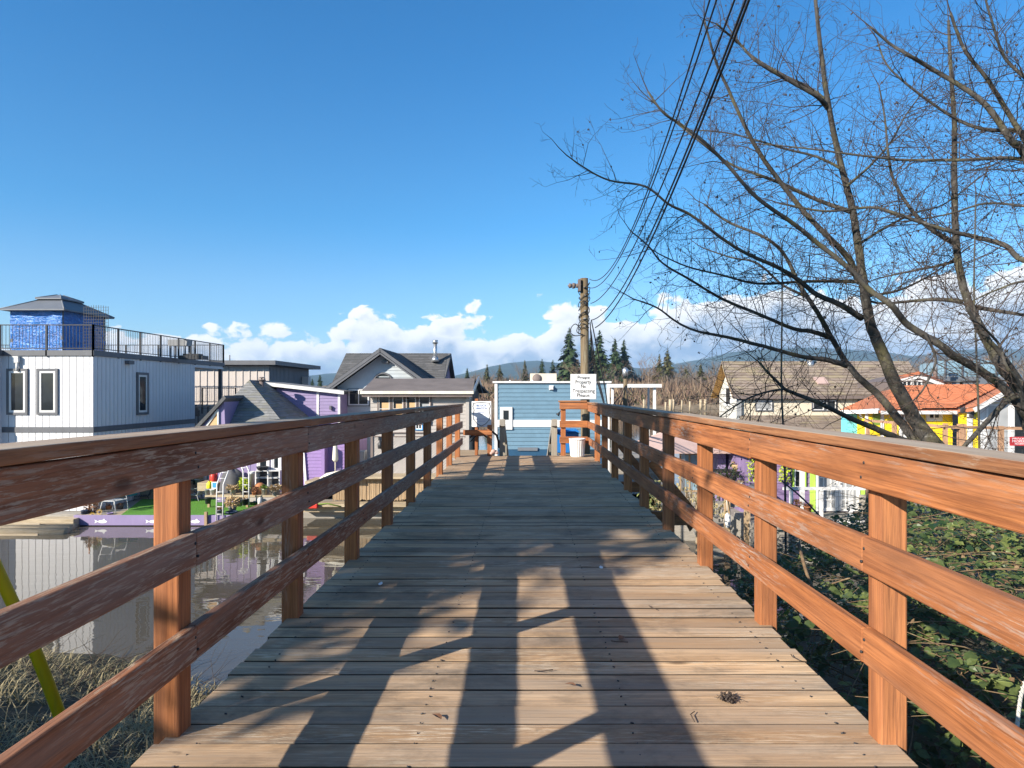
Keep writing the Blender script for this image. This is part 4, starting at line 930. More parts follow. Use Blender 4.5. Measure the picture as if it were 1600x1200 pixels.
q = MB(); xg = bx1 + .20; q.bar((xg, 28.4, zrd + .03), (xg, 25.6, ze_ - .03), .04, .16); q.bar((xg, 28.4, zrd + .03), (xg, 31.4, ze_ - .03), .04, .16); q.build('barge_board', M['silver'], bh)
q = MB(); q.box(bx1 + .0, 27.6, zbt, bx1 + .03, 31, ze_); q.build('end_wall', M['brown_wall'], bh)
for i, (a, b) in enumerate(((590, 611), (612, 632), (633, 652), (653, 674))): 
    w2 = window(bh, FX(yb_ - .02), Xp(a, yb_), Xp(b, yb_), Zp(664, yb_), Zp(613.5, yb_), 'brown_wall', .04, 'taupe', .04, 1, 2)
    z0 = Zp(660, yb_); MB().box(Xp(a + 7, yb_), yb_ - .04, z0, Xp(b - 3, yb_), yb_ - .033, Zp(629 + 2 * (i % 2), yb_)).build('blind', M['blind' if i < 3 else 'glass_grey'], w2)
window(bh, FX(yb_ - .02), Xp(648, yb_), Xp(661, yb_), Zp(672, yb_), Zp(652, yb_), 'picture_blue', .03, 'white_bright', .04, 2, 1)
MB().box(Xp(728, yb_), yb_ - .08, zbt, Xp(733, yb_), yb_ - .01, Zp(615, yb_)).build('corner_board', M['taupe_grey'], bh)
q = MB(); q.lathe([(.09, -.22), (.10, -.05), (.05, .03), (.02, .12)], P(594, 692, yb_ - .15), 8); q.box(Xp(592, yb_), yb_ - .12, Zp(688, yb_), Xp(594, yb_), yb_ - .02, Zp(682, yb_)); q.build('black_shape', M['black_metal'], bh)  # unidentified black shape on the wall, given a lantern form
rd = thing('reed_bulkhead', 'tan reed screen hung along the float below the brown house', 'screen', (-5, 25, -3))
q = MB(); za, zb_ = Zp(748, 25.2), Zp(781, 25.2); r2 = random.Random(9); x = Xp(520, 25.2)
while x < Xp(742, 25.2): wdd = r2.uniform(.02, .045); q.box(x, 25.2 + r2.uniform(-.012, .012), zb_ + r2.uniform(-.04, .03), x + wdd * .9, 25.23, za + r2.uniform(-.02, .02)); x += wdd
q.build('reeds', M['tan_wood_z'], rd)
q = MB(); q.box(Xp(505, 25), 24.9, za + .03, Xp(745, 25), 27, za + .11); q.box(Xp(460, 24.7), 24.6, zb_ - .16, Xp(745, 25), 25.19, zb_ - .06); q.box(Xp(470, 24.7), 24.9, zb_ - .4, Xp(745, 25), 25.19, zb_ - .17); q.build('ledge', M['raft_wood'], rd)
MB().box(Xp(470, 25.2), 25.24, WZ - .3, Xp(745, 25.2), 26.4, zb_ - .17).build('float_hull', M['grey_wood_x'], rd)

# ------------------------------------------------------------------ blue house
bl = thing('blue_house', 'flat roofed blue lap sided house with white trim below the bridge end', 'house', (1, 26, -3.1))
yb_ = 26.0; x0, x1 = Xp(774, yb_), Xp(951, yb_); zt_, zk = Zp(598.5, yb_), Zp(702, yb_)
q = MB(); q.box(x0, yb_, -3.2, x1, 33, zt_); q.courses(quadw(FX(yb_ - .001), x0 + .08, x1 - .08, zk, zt_), OUT, .155, .024); q.build('wall', M['blue_siding'], bl)
MB().box(x0 + .08, yb_ - .05, -3.2, x1 - .08, yb_ - .001, zk - .01).build('skirting', M['blue_dark'], bl)  # lower wall face in a darker blue than the siding
q = MB(); q.box(x0 - .03, yb_ - .05, -3.2, x0 + .08, yb_ + .06, zt_ - .001); q.box(x1 - .08, yb_ - .05, -3.2, x1 + .03, yb_ + .06, zt_ - .001); q.box(x0 + .081, yb_ - .045, Zp(667, yb_), x1 - .081, yb_ - .002, Zp(656, yb_)); q.build('trim', M['white'], bl)
q = MB(); q.box(x0 - .1, yb_ - .10, zt_ + .002, x1 + .1, 33.1, zt_ + .07); q.build('roof', M['white'], bl)
window(bl, FX(yb_ - .03), Xp(781.5, yb_), Xp(800.5, yb_), Zp(671, yb_), Zp(636, yb_), 'white_bright', .10, 'white', .03)
q = MB(); c_ = P(861.5, 606, yb_); q.box(c_.x - .06, yb_ - .16, c_.z - .06, c_.x + .06, yb_ - .02, c_.z + .07); q.box(c_.x - .09, yb_ - .06, c_.z - .08, c_.x + .09, yb_ - .025, c_.z + .09); q.build('dryer_vent', M['white_bright'], bl)
for px in (797, 832): MB().cyl(P(px, 597.5, 27), P(px, 594, 27), .035).build('vent_pipe', M['white'], bl)
q = MB(); q.box(Xp(809, yb_), yb_ - .1, Zp(704, yb_), Xp(840, yb_), yb_ - .03, Zp(699, yb_)); q.build('vent_grille', M['slate_metal'], bl)
float_hull(bl, x0 - 1.6, x1 + 2, 21.5, 34, -3.9, -2.95)
fan = thing('heat_pump', 'white heat pump with a round brown fan grille on the blue roof behind the notice', 'heat pump', P(838, 598, 28))
a, b = P(828.5, 600, 28), P(851, 583.5, 28); MB().box(a.x, 28, a.z, b.x + .5, 28.35, b.z).build('casing', M['cream'], fan, bevel=.015)
q = MB(); q.M = Matrix.Translation(P(839, 591.5, 27.98)) @ Matrix.Rotation(R(90), 4, 'X'); q.lathe([(.02, .012), (.19, .010), (.19, -.02)], (0, 0, 0), 24); q.build('fan_grille', M['brown_wall'], fan)
lm = thing('lamp_arm', 'small dark lamp on a bent arm beside the right end post', 'lamp', P(872, 650, 20)); q = MB(); q.tube([P(882, 641, 18), P(876, 642, 18), P(873, 646, 18)], .018, 6); q.build('arm', M['black_metal'], lm); q = MB(); q.tube([P(874, 645, 18), P(871, 649, 18)], [.025, .055], 8); q.build('shade', M['black_metal'], lm)
MB().tube([P(882, 641, 18), P(882, 860, 18)], .03, 6).build('post', M['black_metal'], lm)

# ------------------------------------------------------------------ white canopy and river piles
cn = thing('dock_canopy', 'thin white flat canopy on white posts beside the river', 'canopy', P(1000, 640, 40))
yc = 40; q = MB(); q.box(Xp(953, yc), yc, Zp(605.5, yc), Xp(1034, yc), yc + 5, Zp(600, yc)); q.build('roof', M['white'], cn)
for px, w2, y in ((1023, .16, 40.2), (1013.5, .12, 44.5), (957, .14, 40.2)): MB().box(Xp(px, y) - w2 / 2, y, WZ - 1, Xp(px, y) + w2 / 2, y + w2, Zp(605, y)).build('post', M['white'], cn)
MB().box(Xp(940, yc), yc - 1, WZ - .1, Xp(1040, yc), yc + 6, WZ + .9).build('float_deck', M['grey_wood_x'], cn)
ws = thing('wharf_pole', 'thin grey wharf pole hung with slack cables and a lamp beside the white canopy', 'pole', P(977, 640, 30)); yw_ = 30
MB().tube([P(979, 800, yw_), P(977, 640, yw_), P(977, 592, yw_)], [.12, .11, .085], 10).build('pole', M['pole_wood'], ws)
q = MB()
for k, (a, b, c) in enumerate((((977, 603), (962, 628), (952, 640)), ((977, 606), (968, 636), (966, 650)), ((978, 608), (990, 618), (985, 605)), ((977, 602), (985, 640), (978, 660)))): q.tube([P(*a, yw_ - .1), P((a[0] + b[0]) / 2, (a[1] + b[1]) / 2 + 3, yw_ - .15), P(*b, yw_ - .1), P(*c, yw_ - .1)], .022, 5)
q.build('cables', M['cable'], ws)
q = MB(); q.lathe([(.03, 0), (.12, .05), (.14, .30), (.03, .40)], P(977, 588, yw_), 8); q.build('lamp', M['silver'], ws)
pr = random.Random(4)
for i, (px, py0, py1, w2) in enumerate(((1006, 624, 640, .3), (1047.5, 624, 639, .55), (1052.5, 624, 639, .3), (1065.5, 625, 638, .3), (1095, 624, 638, .45), (1102, 624, 638, .45), (1128, 626, 639, .4), (1007.5, 626, 640, .3), (1040, 628, 640, .3), (1078, 627, 639, .3))):
    y = 160 + 3 * (i % 4); q = MB(); q.tube([P(px, py1 + 3, y), P(px, py0, y)], w2 * .75, 8)
    tag(q.build('river_pile', M['raft_wood'], org=P(px, py1, y)), 'weathered mooring pile standing out in the river near the far bank', 'pile', 'mooring piles along the far bank')

# ------------------------------------------------------------------ stucco house with shake roof
su = thing('stucco_house', 'cream stucco house with a wide brown shake roof and timber soffit', 'house', (14, 34, -3))
ye_, yr = 34.35, 36.4; xl, xr = 10.85, Xp(1440, ye_); zE = Zp(617, ye_); zR = Zp(565, yr); xo = 10.5
q = MB(); q.box(xl + .1, ye_ + .22, -3, xr, 38.2, zE + .02); q.prism([(xl + .1, ye_ + .22, zE), (xl + .1, yr, zR - .25), (xl + .1, 38.2, zE)], (1.0, 0, 0)); q.build('wall', M['cream'], su)
q = MB(); q.prism([(xl + .099, ye_ + .22, -3), (xl + .099, 38.2, -3), (xl + .099, 38.2, zE), (xl + .099, yr, zR - .25), (xl + .099, ye_ + .22, zE)], (-.03, 0, 0)); q.build('gable_wall', M['stucco'], su)
A, B, Cc, D = V((xo, yr, zR)), V((xr + .5, yr, zR)), V((xr + .5, ye_, zE)), V((xo, ye_, zE))
q = MB(); q.add([A, B, Cc, D] + [p - V((0, 0, .14)) for p in (A, B, Cc, D)], [(0, 3, 2, 1), (4, 5, 6, 7), (0, 4, 7, 3), (3, 7, 6, 2), (2, 6, 5, 1), (1, 5, 4, 0)])
q.courses([p + V((0, 0, .003)) for p in (A, B, Cc, D)], (0, -1, 1), .22, .035)
q.prism([(xo, yr, zR - .002), (xr, yr, zR - .002), (xr, 38.5, zE - .05), (xo, 38.5, zE - .05)], (0, 0, -.10))
sr = q.build('roof', M['shake'], su)
q = MB(); q.prism([(xo + .01, yr, zR - .125), (xl + .05, yr, zR - .125), (xl + .05, 38.48, zE - .175), (xo + .01, 38.48, zE - .175)], (0, 0, -.03)); q.prism([(xo + .01, yr - .001, zR - .155), (xl + .05, yr - .001, zR - .155), (xl + .05, ye_ + .1, zE - .12), (xo + .01, ye_ + .1, zE - .12)], (0, 0, -.03))
q.build('soffit', M['soffit'], su)
q = MB(); q.box(xo, ye_ - .08, zE - .20, xr + .5, ye_ + .02, zE - .02); q.build('gutter', M['brown_wall'], su)
zw = Zp(646, ye_ + .22); q = MB(); A, B, Cc, D = V((xl + .1, ye_ + .5, zw)), V((xr, ye_ + .5, zw)), V((xr, ye_ - 1.4, Zp(672, 32.1))), V((xl - .3, ye_ - 1.4, Zp(672, 32.1)))
q.add([A, B, Cc, D] + [p - V((0, 0, .14)) for p in (A, B, Cc, D)], [(0, 3, 2, 1), (4, 5, 6, 7), (0, 4, 7, 3), (3, 7, 6, 2), (2, 6, 5, 1), (1, 5, 4, 0)]); q.courses([p + V((0, 0, .003)) for p in (A, B, Cc, D)], (0, -1, 1), .22, .035); q.build('skirt_roof', M['shake'], su)
for a, b, gl_ in ((1180, 1207, 'glass_grey'), (1268, 1288, 'glass'), (1289, 1307, 'glass'), (1340, 1365, 'glass')): window(su, FX(ye_ + .20), Xp(a, ye_ + .22), Xp(b, ye_ + .22), Zp(642, ye_ + .5), Zp(624, ye_ + .5), 'charcoal', .05, 'white_bright', .04, 1, 1, gl_)
q = MB(); q.box(Xp(1153, ye_), ye_ + .05, Zp(655, ye_), Xp(1159, ye_), ye_ + .219, zE - .2); q.build('pilaster', M['pot_grey'], su)
c_ = P(1266, 570, 36.2); q = MB(); q.cyl(c_ - V((0, 0, .2)), c_ + V((0, 0, .26)), .2, .15); q.cyl(c_ + V((0, 0, .26)), c_ + V((0, 0, .36)), .19, .14); q.build('roof_vent', M['silver'], sr)
q = MB(); nrm = V((0, -(zR - zE), yr - ye_)).normalized(); s0 = [P(1278, 602, 34.95), P(1295, 602, 34.95), P(1287, 592, 35.35), P(1270, 592, 35.35)]; q.prism([p + nrm * .0 for p in s0], nrm * .12); q.build('skylight', M['pink_roof'], sr)
window(su, fx_l(xl + .066), -37.0, -36.0, zE - .6, zE + .45, 'white', .05, 'white_bright', .05)
float_hull(su, xl - 1.5, xr + 1, 30.5, 43)

# ------------------------------------------------------------------ yellow house
yl = thing('yellow_house', 'bright yellow house with orange tiled roof and white trim behind the alder trunks', 'house', (12.5, 22, -1.5))
yy = 22.0; zb = -1.9; zE = Zp(641, yy); xa, xb_ = Xp(1353, yy), Xp(1488, yy)
q = MB(); q.box(xa, yy, zb, xb_, 23.0, zE + .02); q.courses(quadw(FX(yy - .001), xa, xb_, zb, zE), OUT, .16, .018)
yG = 21.2; xg1 = Xp(1530, yG); xg2 = Xp(1720, yG)
gp = [(xb_ , zb), (xg2, zb), (xg2, Zp(640, yG)), (Xp(1598, yG), Zp(607, yG)), (xb_, Zp(646, yG))]
q.prism(polyw(FX(yG), gp), (0, .5, 0)); q.courses(polyw(FX(yG - .001), gp), OUT, .16, .018); q.build('wall', M['yellow'], yl)
q = MB(); q.box(xb_ - .05, yG - .05, zb, xb_ + .10, yG - .003, Zp(637, yG)); q.build('corner_trim', M['white'], yl)
q = MB(); q.box(xg1 - .02, yG - .06, zb, xg1 + .16, yG - .003, Zp(627, yG)); q.build('corner_trim', M['white'], yl)
q = MB(); q.box(xg1 + .161, yG - .055, Zp(629, yG), xg2, yG - .003, Zp(622, yG)); q.build('corner_trim', M['white'], yl)
q = MB(); q.box(Xp(1375, yy), yy - .05, zb, Xp(1380, yy), yy - .002, zE - .05); q.build('corner_trim', M['white'], yl)
q = MB(); E0, E1 = V((Xp(1372, yy), yy - .35, zE)), V((xb_ - .1, yy - .35, zE)); R0, R1 = P(1402, 606, 26.5), P(1570, 600, 26.0)
G0, G1 = V((xb_ - .1, yG - .4, Zp(637, yG - .4))), P(1590, 598, yG - .4)
def slab(mb, pts, th=.10, course=.28, out=(0, -1, 1), t=.03):
    pts = [V(p) for p in pts]; n = len(pts); lo = [p - V((0, 0, th)) for p in pts]
    nm = V((0, 0, 0))
    for i in range(n): nm += pts[i].cross(pts[(i + 1) % n])
    if nm.z < 0: pts = pts[::-1]; lo = lo[::-1]
    mb.add(pts + lo, [tuple(range(n)), tuple(range(2 * n - 1, n - 1, -1))] + [(i, i + n, (i + 1) % n + n, (i + 1) % n) for i in range(n)])
    if course: mb.courses([p + V((0, 0, .004)) for p in pts], out, course, t)
slab(q, [E0, E1, R1, R0]); slab(q, [G0, G1, R1 + V((.6, 0, .05)), R1, E1], .1, .28, (-.3, -1, 1))
slab(q, [G1, V((xg2 + .5, yG - .4, Zp(640, yG - .4))), (xg2 + .5, 28, Zp(640, yG)), R1 + V((.6, 0, .05))], .1, .28, (1, 0, 1))
L0, L1, L2 = P(1312, 641, 22.3), P(1370, 634, 21.8), P(1402, 606, 26.5); slab(q, [L0, P(1372, 641, 21.7), E0, L2, P(1375, 612, 25.5)], .08, .28, (-.5, -1, 1))
C0 = P(1404, 590, 27.5); slab(q, [P(1398, 594, 26.6), P(1437, 585.5, 26.6), P(1437, 581, 30), P(1398, 588, 30)], .06, .28, (-1, 0, 1)); slab(q, [P(1437, 585.5, 26.6), P(1487, 604, 26.6), P(1487, 600, 30), P(1437, 581, 30)], .06, .28, (1, 0, 1))
yr_ = q.build('roof', M['roof_orange'], yl)
q = MB(); q.bar(P(1398, 597, 26.55), P(1437, 588, 26.55), .05, .13); q.build('gutter', M['white'], yl)
q = MB(); q.bar(P(1437, 588, 26.55), P(1487, 607, 26.55), .05, .13); q.build('gutter', M['white'], yl)
q = MB(); q.bar(E0 + V((-.1, -.03, -.06)), E1 + V((0, -.03, -.06)), .06, .11); q.build('gutter', M['white'], yl)
q = MB(); q.bar(G0 + V((0, -.02, -.08)), G1 + V((0, -.02, -.08)), .05, .13); q.build('gutter', M['white'], yl)
q = MB(); q.bar(L0 + V((0, -.05, -.05)), P(1372, 643, 21.65), .05, .12); q.build('gutter', M['white'], yl)
q = MB(); q.bar(G1 + V((0, -.02, -.08)), V((xg2, yG - .42, Zp(640, yG))), .05, .13); q.build('gutter', M['white'], yl)
q = MB(); q.prism([P(1398, 606, 26.6), P(1398, 596, 26.6), P(1437, 587, 26.6), P(1482, 605, 26.6)], (0, 3, 0)); q.build('clerestory_wall', M['brown_wall'], yl)
for a, b in ((1408, 1424), (1425, 1440)): window(yl, FX(26.58), Xp(a, 26.6), Xp(b, 26.6), Zp(604, 26.6), Zp(594.5, 26.6), None, 0, 'white_bright', .05, 2, 1)
window(yl, FX(yy - .02), Xp(1446, yy), Xp(1471, yy), Zp(658, yy), Zp(637.5, yy), 'white', .06, 'white_bright', .05, 2, 1)
window(yl, FX(yy - .02), Xp(1404, yy), Xp(1415, yy), Zp(690, yy), Zp(640, yy), 'white', .05, 'white_bright', .04, 1, 1)
q = MB(); a = Xp(1363, yy); 
arc = [(Xp(1370, yy) + .14 * cos(pi * i / 8), yy - .03, Zp(648, yy) + .12 * sin(pi * i / 8)) for i in range(9)]; q.prism(arc + [(Xp(1370, yy) - .14, yy - .03, Zp(664, yy)), (Xp(1370, yy) + .14, yy - .03, Zp(664, yy))], (0, .025, 0)); q.build('arched_shutter', M['green_leaf'], yl)
for k in range(3): window(yl, FX(yG - .02), xg1 + .17 + k * .82, xg1 + .17 + (k + 1) * .82 - .02, zb + .1, Zp(630, yG), 'white', .04, 'white_bright', .04, 1, 1, 'glass_grey' if k != 1 else 'glass', name='glass_door')
for (px, py) in ((1504, 641), (1518, 649)):             # two dark metal wall turtles
    q = MB(); c_ = P(px, py, yG - .05); q.ell(c_, .085, .02, .10, 10, 6); q.ell(c_ + V((.06, 0, .10)), .03, .015, .035, 8, 5)
    for sx, sz in ((-1, .7), (1, .55), (-1, -.8), (1, -.8)): q.ell(c_ + V((sx * .10, 0, sz * .09)), .05, .01, .022, 6, 4)
    q.build('wall_ornament', M['grate_wire'], yl)
MB().box(xa - .03, yy - .03, zb, xa + .06, yy - .001, zE).build('corner_board', M['white'], yl)
q = MB(); q.box(Xp(1323, 22.6), 22.6, zb, xa, 23.0, Zp(647, 22.6)); q.courses(quadw(FX(22.599), Xp(1323, 22.6), xa, zb, Zp(647, 22.6)), OUT, .16, .018); q.build('turquoise_wall', M['turq'], yl)
q = MB(); q.tube([P(1374, 640, 21.7), P(1376, 648, 21.8), P(1345, 650, 22), P(1350, 656, 22.2), P(1353, 690, 22.4)][0:1] + [P(1344, 642, 22.0), P(1344, 649, 22.1), P(1351, 655, 22.3), P(1352, 700, 22.4)], .045, 8); q.build('downpipe', M['white'], yl)
q = MB(); q.box(xa - 1, 16.8, zb - .25, xg2 + 2, yG, zb); q.box(xa - 1, 16.75, zb - .6, xg2 + 2, 16.85, zb - .0); q.build('deck', M['grey_wood_x'], yl); float_hull(yl, xa - 1, xg2 + 2, 17, 30, -3.9, zb - .25)
gs = thing('glass_screen', 'blue tinted glass wind screen on a roof deck behind the yellow house', 'screen', P(1480, 588, 30)); 
q = MB(); q.box(Xp(1462, 31), 31, Zp(588, 31), Xp(1584, 31), 31.03, Zp(563.5, 31)); q.prism([P(1437, 586, 33), P(1462, 588, 31), P(1462, 566, 31), P(1437, 569, 33)], (0, .03, 0)); q.build('panes', M['glass_blue'], gs)
for px in (1437.5, 1449, 1461, 1477, 1504, 1530, 1557, 1583): y = 31 - .05; y = 33 if px < 1440 else (32 if px < 1455 else y); MB().box(Xp(px, y) - .025, y - .02, Zp(590, y), Xp(px, y) + .025, y + .04, Zp(563, y)).build('upright', M['charcoal'], gs)
q = MB(); q.box(Xp(1437, 31), 31, Zp(604, 31), Xp(1600, 31), 38, Zp(589, 31)); q.build('roof_base', M['slate_metal'], gs); 
MB().box(Xp(1430, 31), 31.5, -3.5, Xp(1640, 31), 38, Zp(604.5, 31)).build('house_body', M['brown_wall'], gs)
q = MB(); xf = Xp(1461.5, 29.5); q.cyl((xf, 29.5, Zp(596, 29.5)), (xf, 29.5, Zp(550, 29.5)), .09); q.cyl((xf, 29.5, Zp(550, 29.5)), (xf, 29.5, Zp(546, 29.5)), .15); q.build('flue', M['silver'], yl)
q = MB(); c_ = P(1502, 597, 27); q.cyl(c_ - V((0, 0, .02)), c_ + V((0, 0, .05)), .62, .62, 24); q.cyl(c_ - V((0, 0, .5)), c_ - V((0, 0, .02)), .05); q.build('roof_dish', M['black_metal'], yl)
# cedar rail fence of the yellow house deck
cf = thing('cedar_fence', 'low cedar post fence strung with thin wires before the yellow house', 'fence', P(1480, 700, 17))
yF = 17.0; z0, z1 = zb, Zp(668, yF)
for px, w2, ht in ((1357, .07, 664), (1399, .09, 661), (1425, .09, 661), (1478.5, .085, 663), (1505.5, .15, 664), (1566, .10, 667), (1640, .12, 668)): MB().box(Xp(px, yF) - w2 / 2, yF, z0 - .5, Xp(px, yF) + w2 / 2, yF + w2, Zp(ht, yF) + .02).build('post', M['rail_pink_z'], cf)
pts_ = [P(1353, 657, 20.5), P(1420, 662, 18.5), P(1478, 667, yF + .05), P(1700, 671.5, yF + .05)]
q = MB()
for a, b in zip(pts_, pts_[1:]): q.bar(a, b, .12, .07)
q.build('top_rail', M['rail_pink_x'], cf)
q = MB()
for k in range(5): q.tube([(Xp(1425, yF), yF + .05, z1 - .1 - .14 * k), (Xp(1700, yF), yF + .05, z1 - .12 - .14 * k)], .004, 4)
for k in range(22): x = Xp(1425, yF) + .2 * k; q.tube([(x, yF + .055, z0), (x, yF + .055, z1 - .03)], .003, 4)
q.build('wire_mesh', M['grate_wire'], cf)
rs_ = thing('warning_sign', 'red warning sign with white lettering tied to the cedar fence', 'sign', P(1590, 690, 16.95)); a, b = P(1578, 696.5, 16.93), P(1612, 682.5, 16.93)
MB().box(a.x, 16.93, a.z, b.x, 16.945, b.z).build('board', M['sign_red'], rs_)
for i, ln in enumerate(('PRIVATE', 'PROPERTY', 'NO ENTRY')): text(ln, .075, Matrix.Translation(((a.x + b.x) / 2, 16.926, b.z - .075 - .062 * i)) @ RX, M['sign_white'], 'lettering', rs_, width=(b.x - a.x) * (.8 if i < 2 else .55))

# ------------------------------------------------------------------ violet cottage, lower right
vc = thing('violet_cottage', 'violet shingled cottage with lime trim and white French doors beyond the right railing', 'house', (8, 20.5, -2.4))
yv = 20.5; zb = Zp(799, yv); zt_ = Zp(699, yv); xa, xb_ = Xp(1172, yv), Xp(1420, yv)
q = MB(); q.box(xa, yv, zb - .3, xb_, 26, zt_); q.courses(quadw(FX(yv - .001), xa, xb_, zb, zt_), OUT, .17, .02); q.build('wall', M['shingle_violet'], vc)
q = MB(); q.courses([(xa - .5, yv - .55, zt_), (xb_ + .5, yv - .55, zt_), (xb_ + .3, 25, zt_ + .10), (xa - .3, 25, zt_ + .10)], (0, -1, 1), .2, .02); q.prism([(xa - .5, yv - .55, zt_), (xb_ + .5, yv - .55, zt_), (xb_ + .5, 26, zt_), (xa - .5, 26, zt_)], (0, 0, -.1)); q.build('roof', M['pink_roof'], vc)
q = MB()
for a, b in ((1265, 1273), (1343, 1350.5)): q.box(Xp(a, yv), yv - .05, zb, Xp(b, yv), yv - .002, Zp(710, yv))
q.box(Xp(1265, yv), yv - .05, Zp(712, yv), Xp(1350.5, yv), yv - .002, Zp(706, yv)); q.build('door_trim', M['lime'], vc)
for a, b in ((1274, 1308.5), (1309, 1342)):
    dr = window(vc, FX(yv - .04), Xp(a, yv), Xp(b, yv), zb + .02, Zp(711, yv), None, 0, 'white_bright', .10, 3, 5, 'glass_grey', name='french_door')
    q = MB(); c_ = P(1304 if a < 1300 else 1313, 755, yv - .1); q.ell(c_, .03, .03, .03); q.ell(c_ - V((0, 0, .14)), .025, .03, .025); q.build('handle', M['silver'], dr)
window(vc, FX(yv - .03), Xp(1237, yv), Xp(1258, yv), Zp(765, yv), Zp(706, yv), 'lime', .05, 'white_bright', .05, 1, 2)
for a in (1250.5, 1357): MB().box(Xp(a, 19.6), 19.55, zb - .1, Xp(a + 6, 19.6), 19.66, zt_ - .1).build('porch_post', M['white'], vc)
q = MB(); q.box(Xp(1180, 18.6), 18.55, zb - .16, Xp(1420, 18.6), yv - .001, zb - .02); q.build('porch_deck', M['grey_wood_x'], vc)
MB().box(Xp(1180, 18.6), 18.6, -3.9, Xp(1420, 18.6), 27, zb - .17).build('float_hull', M['grey_wood_x'], vc)
q = MB(); yq = 18.7; zt2 = Zp(763, yq); x0, x1 = Xp(1224, yq), Xp(1376, yq)
q.box(x0, yq, zt2 - .05, x1, yq + .07, zt2 + .03)
for px in (1237, 1284, 1330, 1370): q.box(Xp(px, yq) - .045, yq + .001, zb - .1, Xp(px, yq) + .045, yq + .069, zt2 - .05)
q.box(x0, yq + .01, zb + .0, x1, yq + .06, zb + .05); q.build('railing', M['white'], vc)
# pavilion with the faded roof
pv = thing('pavilion', 'open lavender pavilion under a low faded pink hipped roof', 'pavilion', P(1110, 760, 21)); yp = 22.0
q = MB(); ex = (Xp(1030, yp), Xp(1172, yp)); zE = Zp(706, yp); hip4(q, ex[0], ex[1], yp, yp + 4.5, zE, zE + .62, .25, .06); q.build('roof', M['pink_roof'], pv)
for px, y in ((1068, yp + .3), (1090, yp + 4), (1166, yp + .3), (1036, yp + .3)): MB().box(Xp(px, y) - .05, y, -3.0, Xp(px, y) + .05, y + .1, zE).build('post', M['lime' if px == 1166 else 'silver'], pv)
MB().box(Xp(1122, yp + .6), yp + .6, -2.9, Xp(1134, yp + .6), yp + 3, zE).build('panel', M['purple'], pv)
MB().box(Xp(1134, yp + 1), yp + 2.2, -2.9, Xp(1172, yp + 1), yp + 2.3, zE).build('back_wall', M['brown_wall'], pv)
MB().box(Xp(1020, yp), yp - .6, WZ - .3, Xp(1190, yp), yp + 5.5, -2.95).build('float_deck', M['grey_wood_x'], pv)
sk = thing('dock_steps', 'grey plank steps and dock framing beside the violet cottage', 'steps', P(1140, 820, 19.5)); yk = 19.3
for k in range(5): MB().box(Xp(1092, yk), yk - .10 + .22 * k, WZ + .14 + .2 * k, Xp(1152, yk), yk + .2 + .22 * k, WZ + .19 + .2 * k).build('tread', M['grey_wood_x'], sk)
for px, py in ((1134, 772), (1165, 790), (1090, 770)): MB().box(Xp(px, yk) - .07, yk - .2, WZ - .6, Xp(px, yk) + .07, yk - .06, Zp(py, yk)).build('post', M['tan_wood_z'], sk)
q = MB(); q.box(Xp(1080, yk), yk - .12, WZ + .02, Xp(1180, yk), yk - .101, WZ + .14); q.box(Xp(1120, yk), yk - .05, Zp(792, yk), Xp(1180, yk), yk + .4, Zp(786, yk)); q.build('frame', M['grey_wood_x'], sk)
fd = thing('fender', 'white cylindrical boat fender hanging from the dock post', 'fender', P(1137, 812, 19)); q = MB(); c_ = P(1137, 813, 19.0); q.lathe([(.02, -.22), (.075, -.17), (.085, 0), (.075, .15), (.03, .20)], c_, 12); q.build('body', M['white_bright'], fd); MB().tube([c_ + V((0, 0, .2)), c_ + V((-.02, .05, .6))], .012, 5).build('rope', M['rope'], fd)
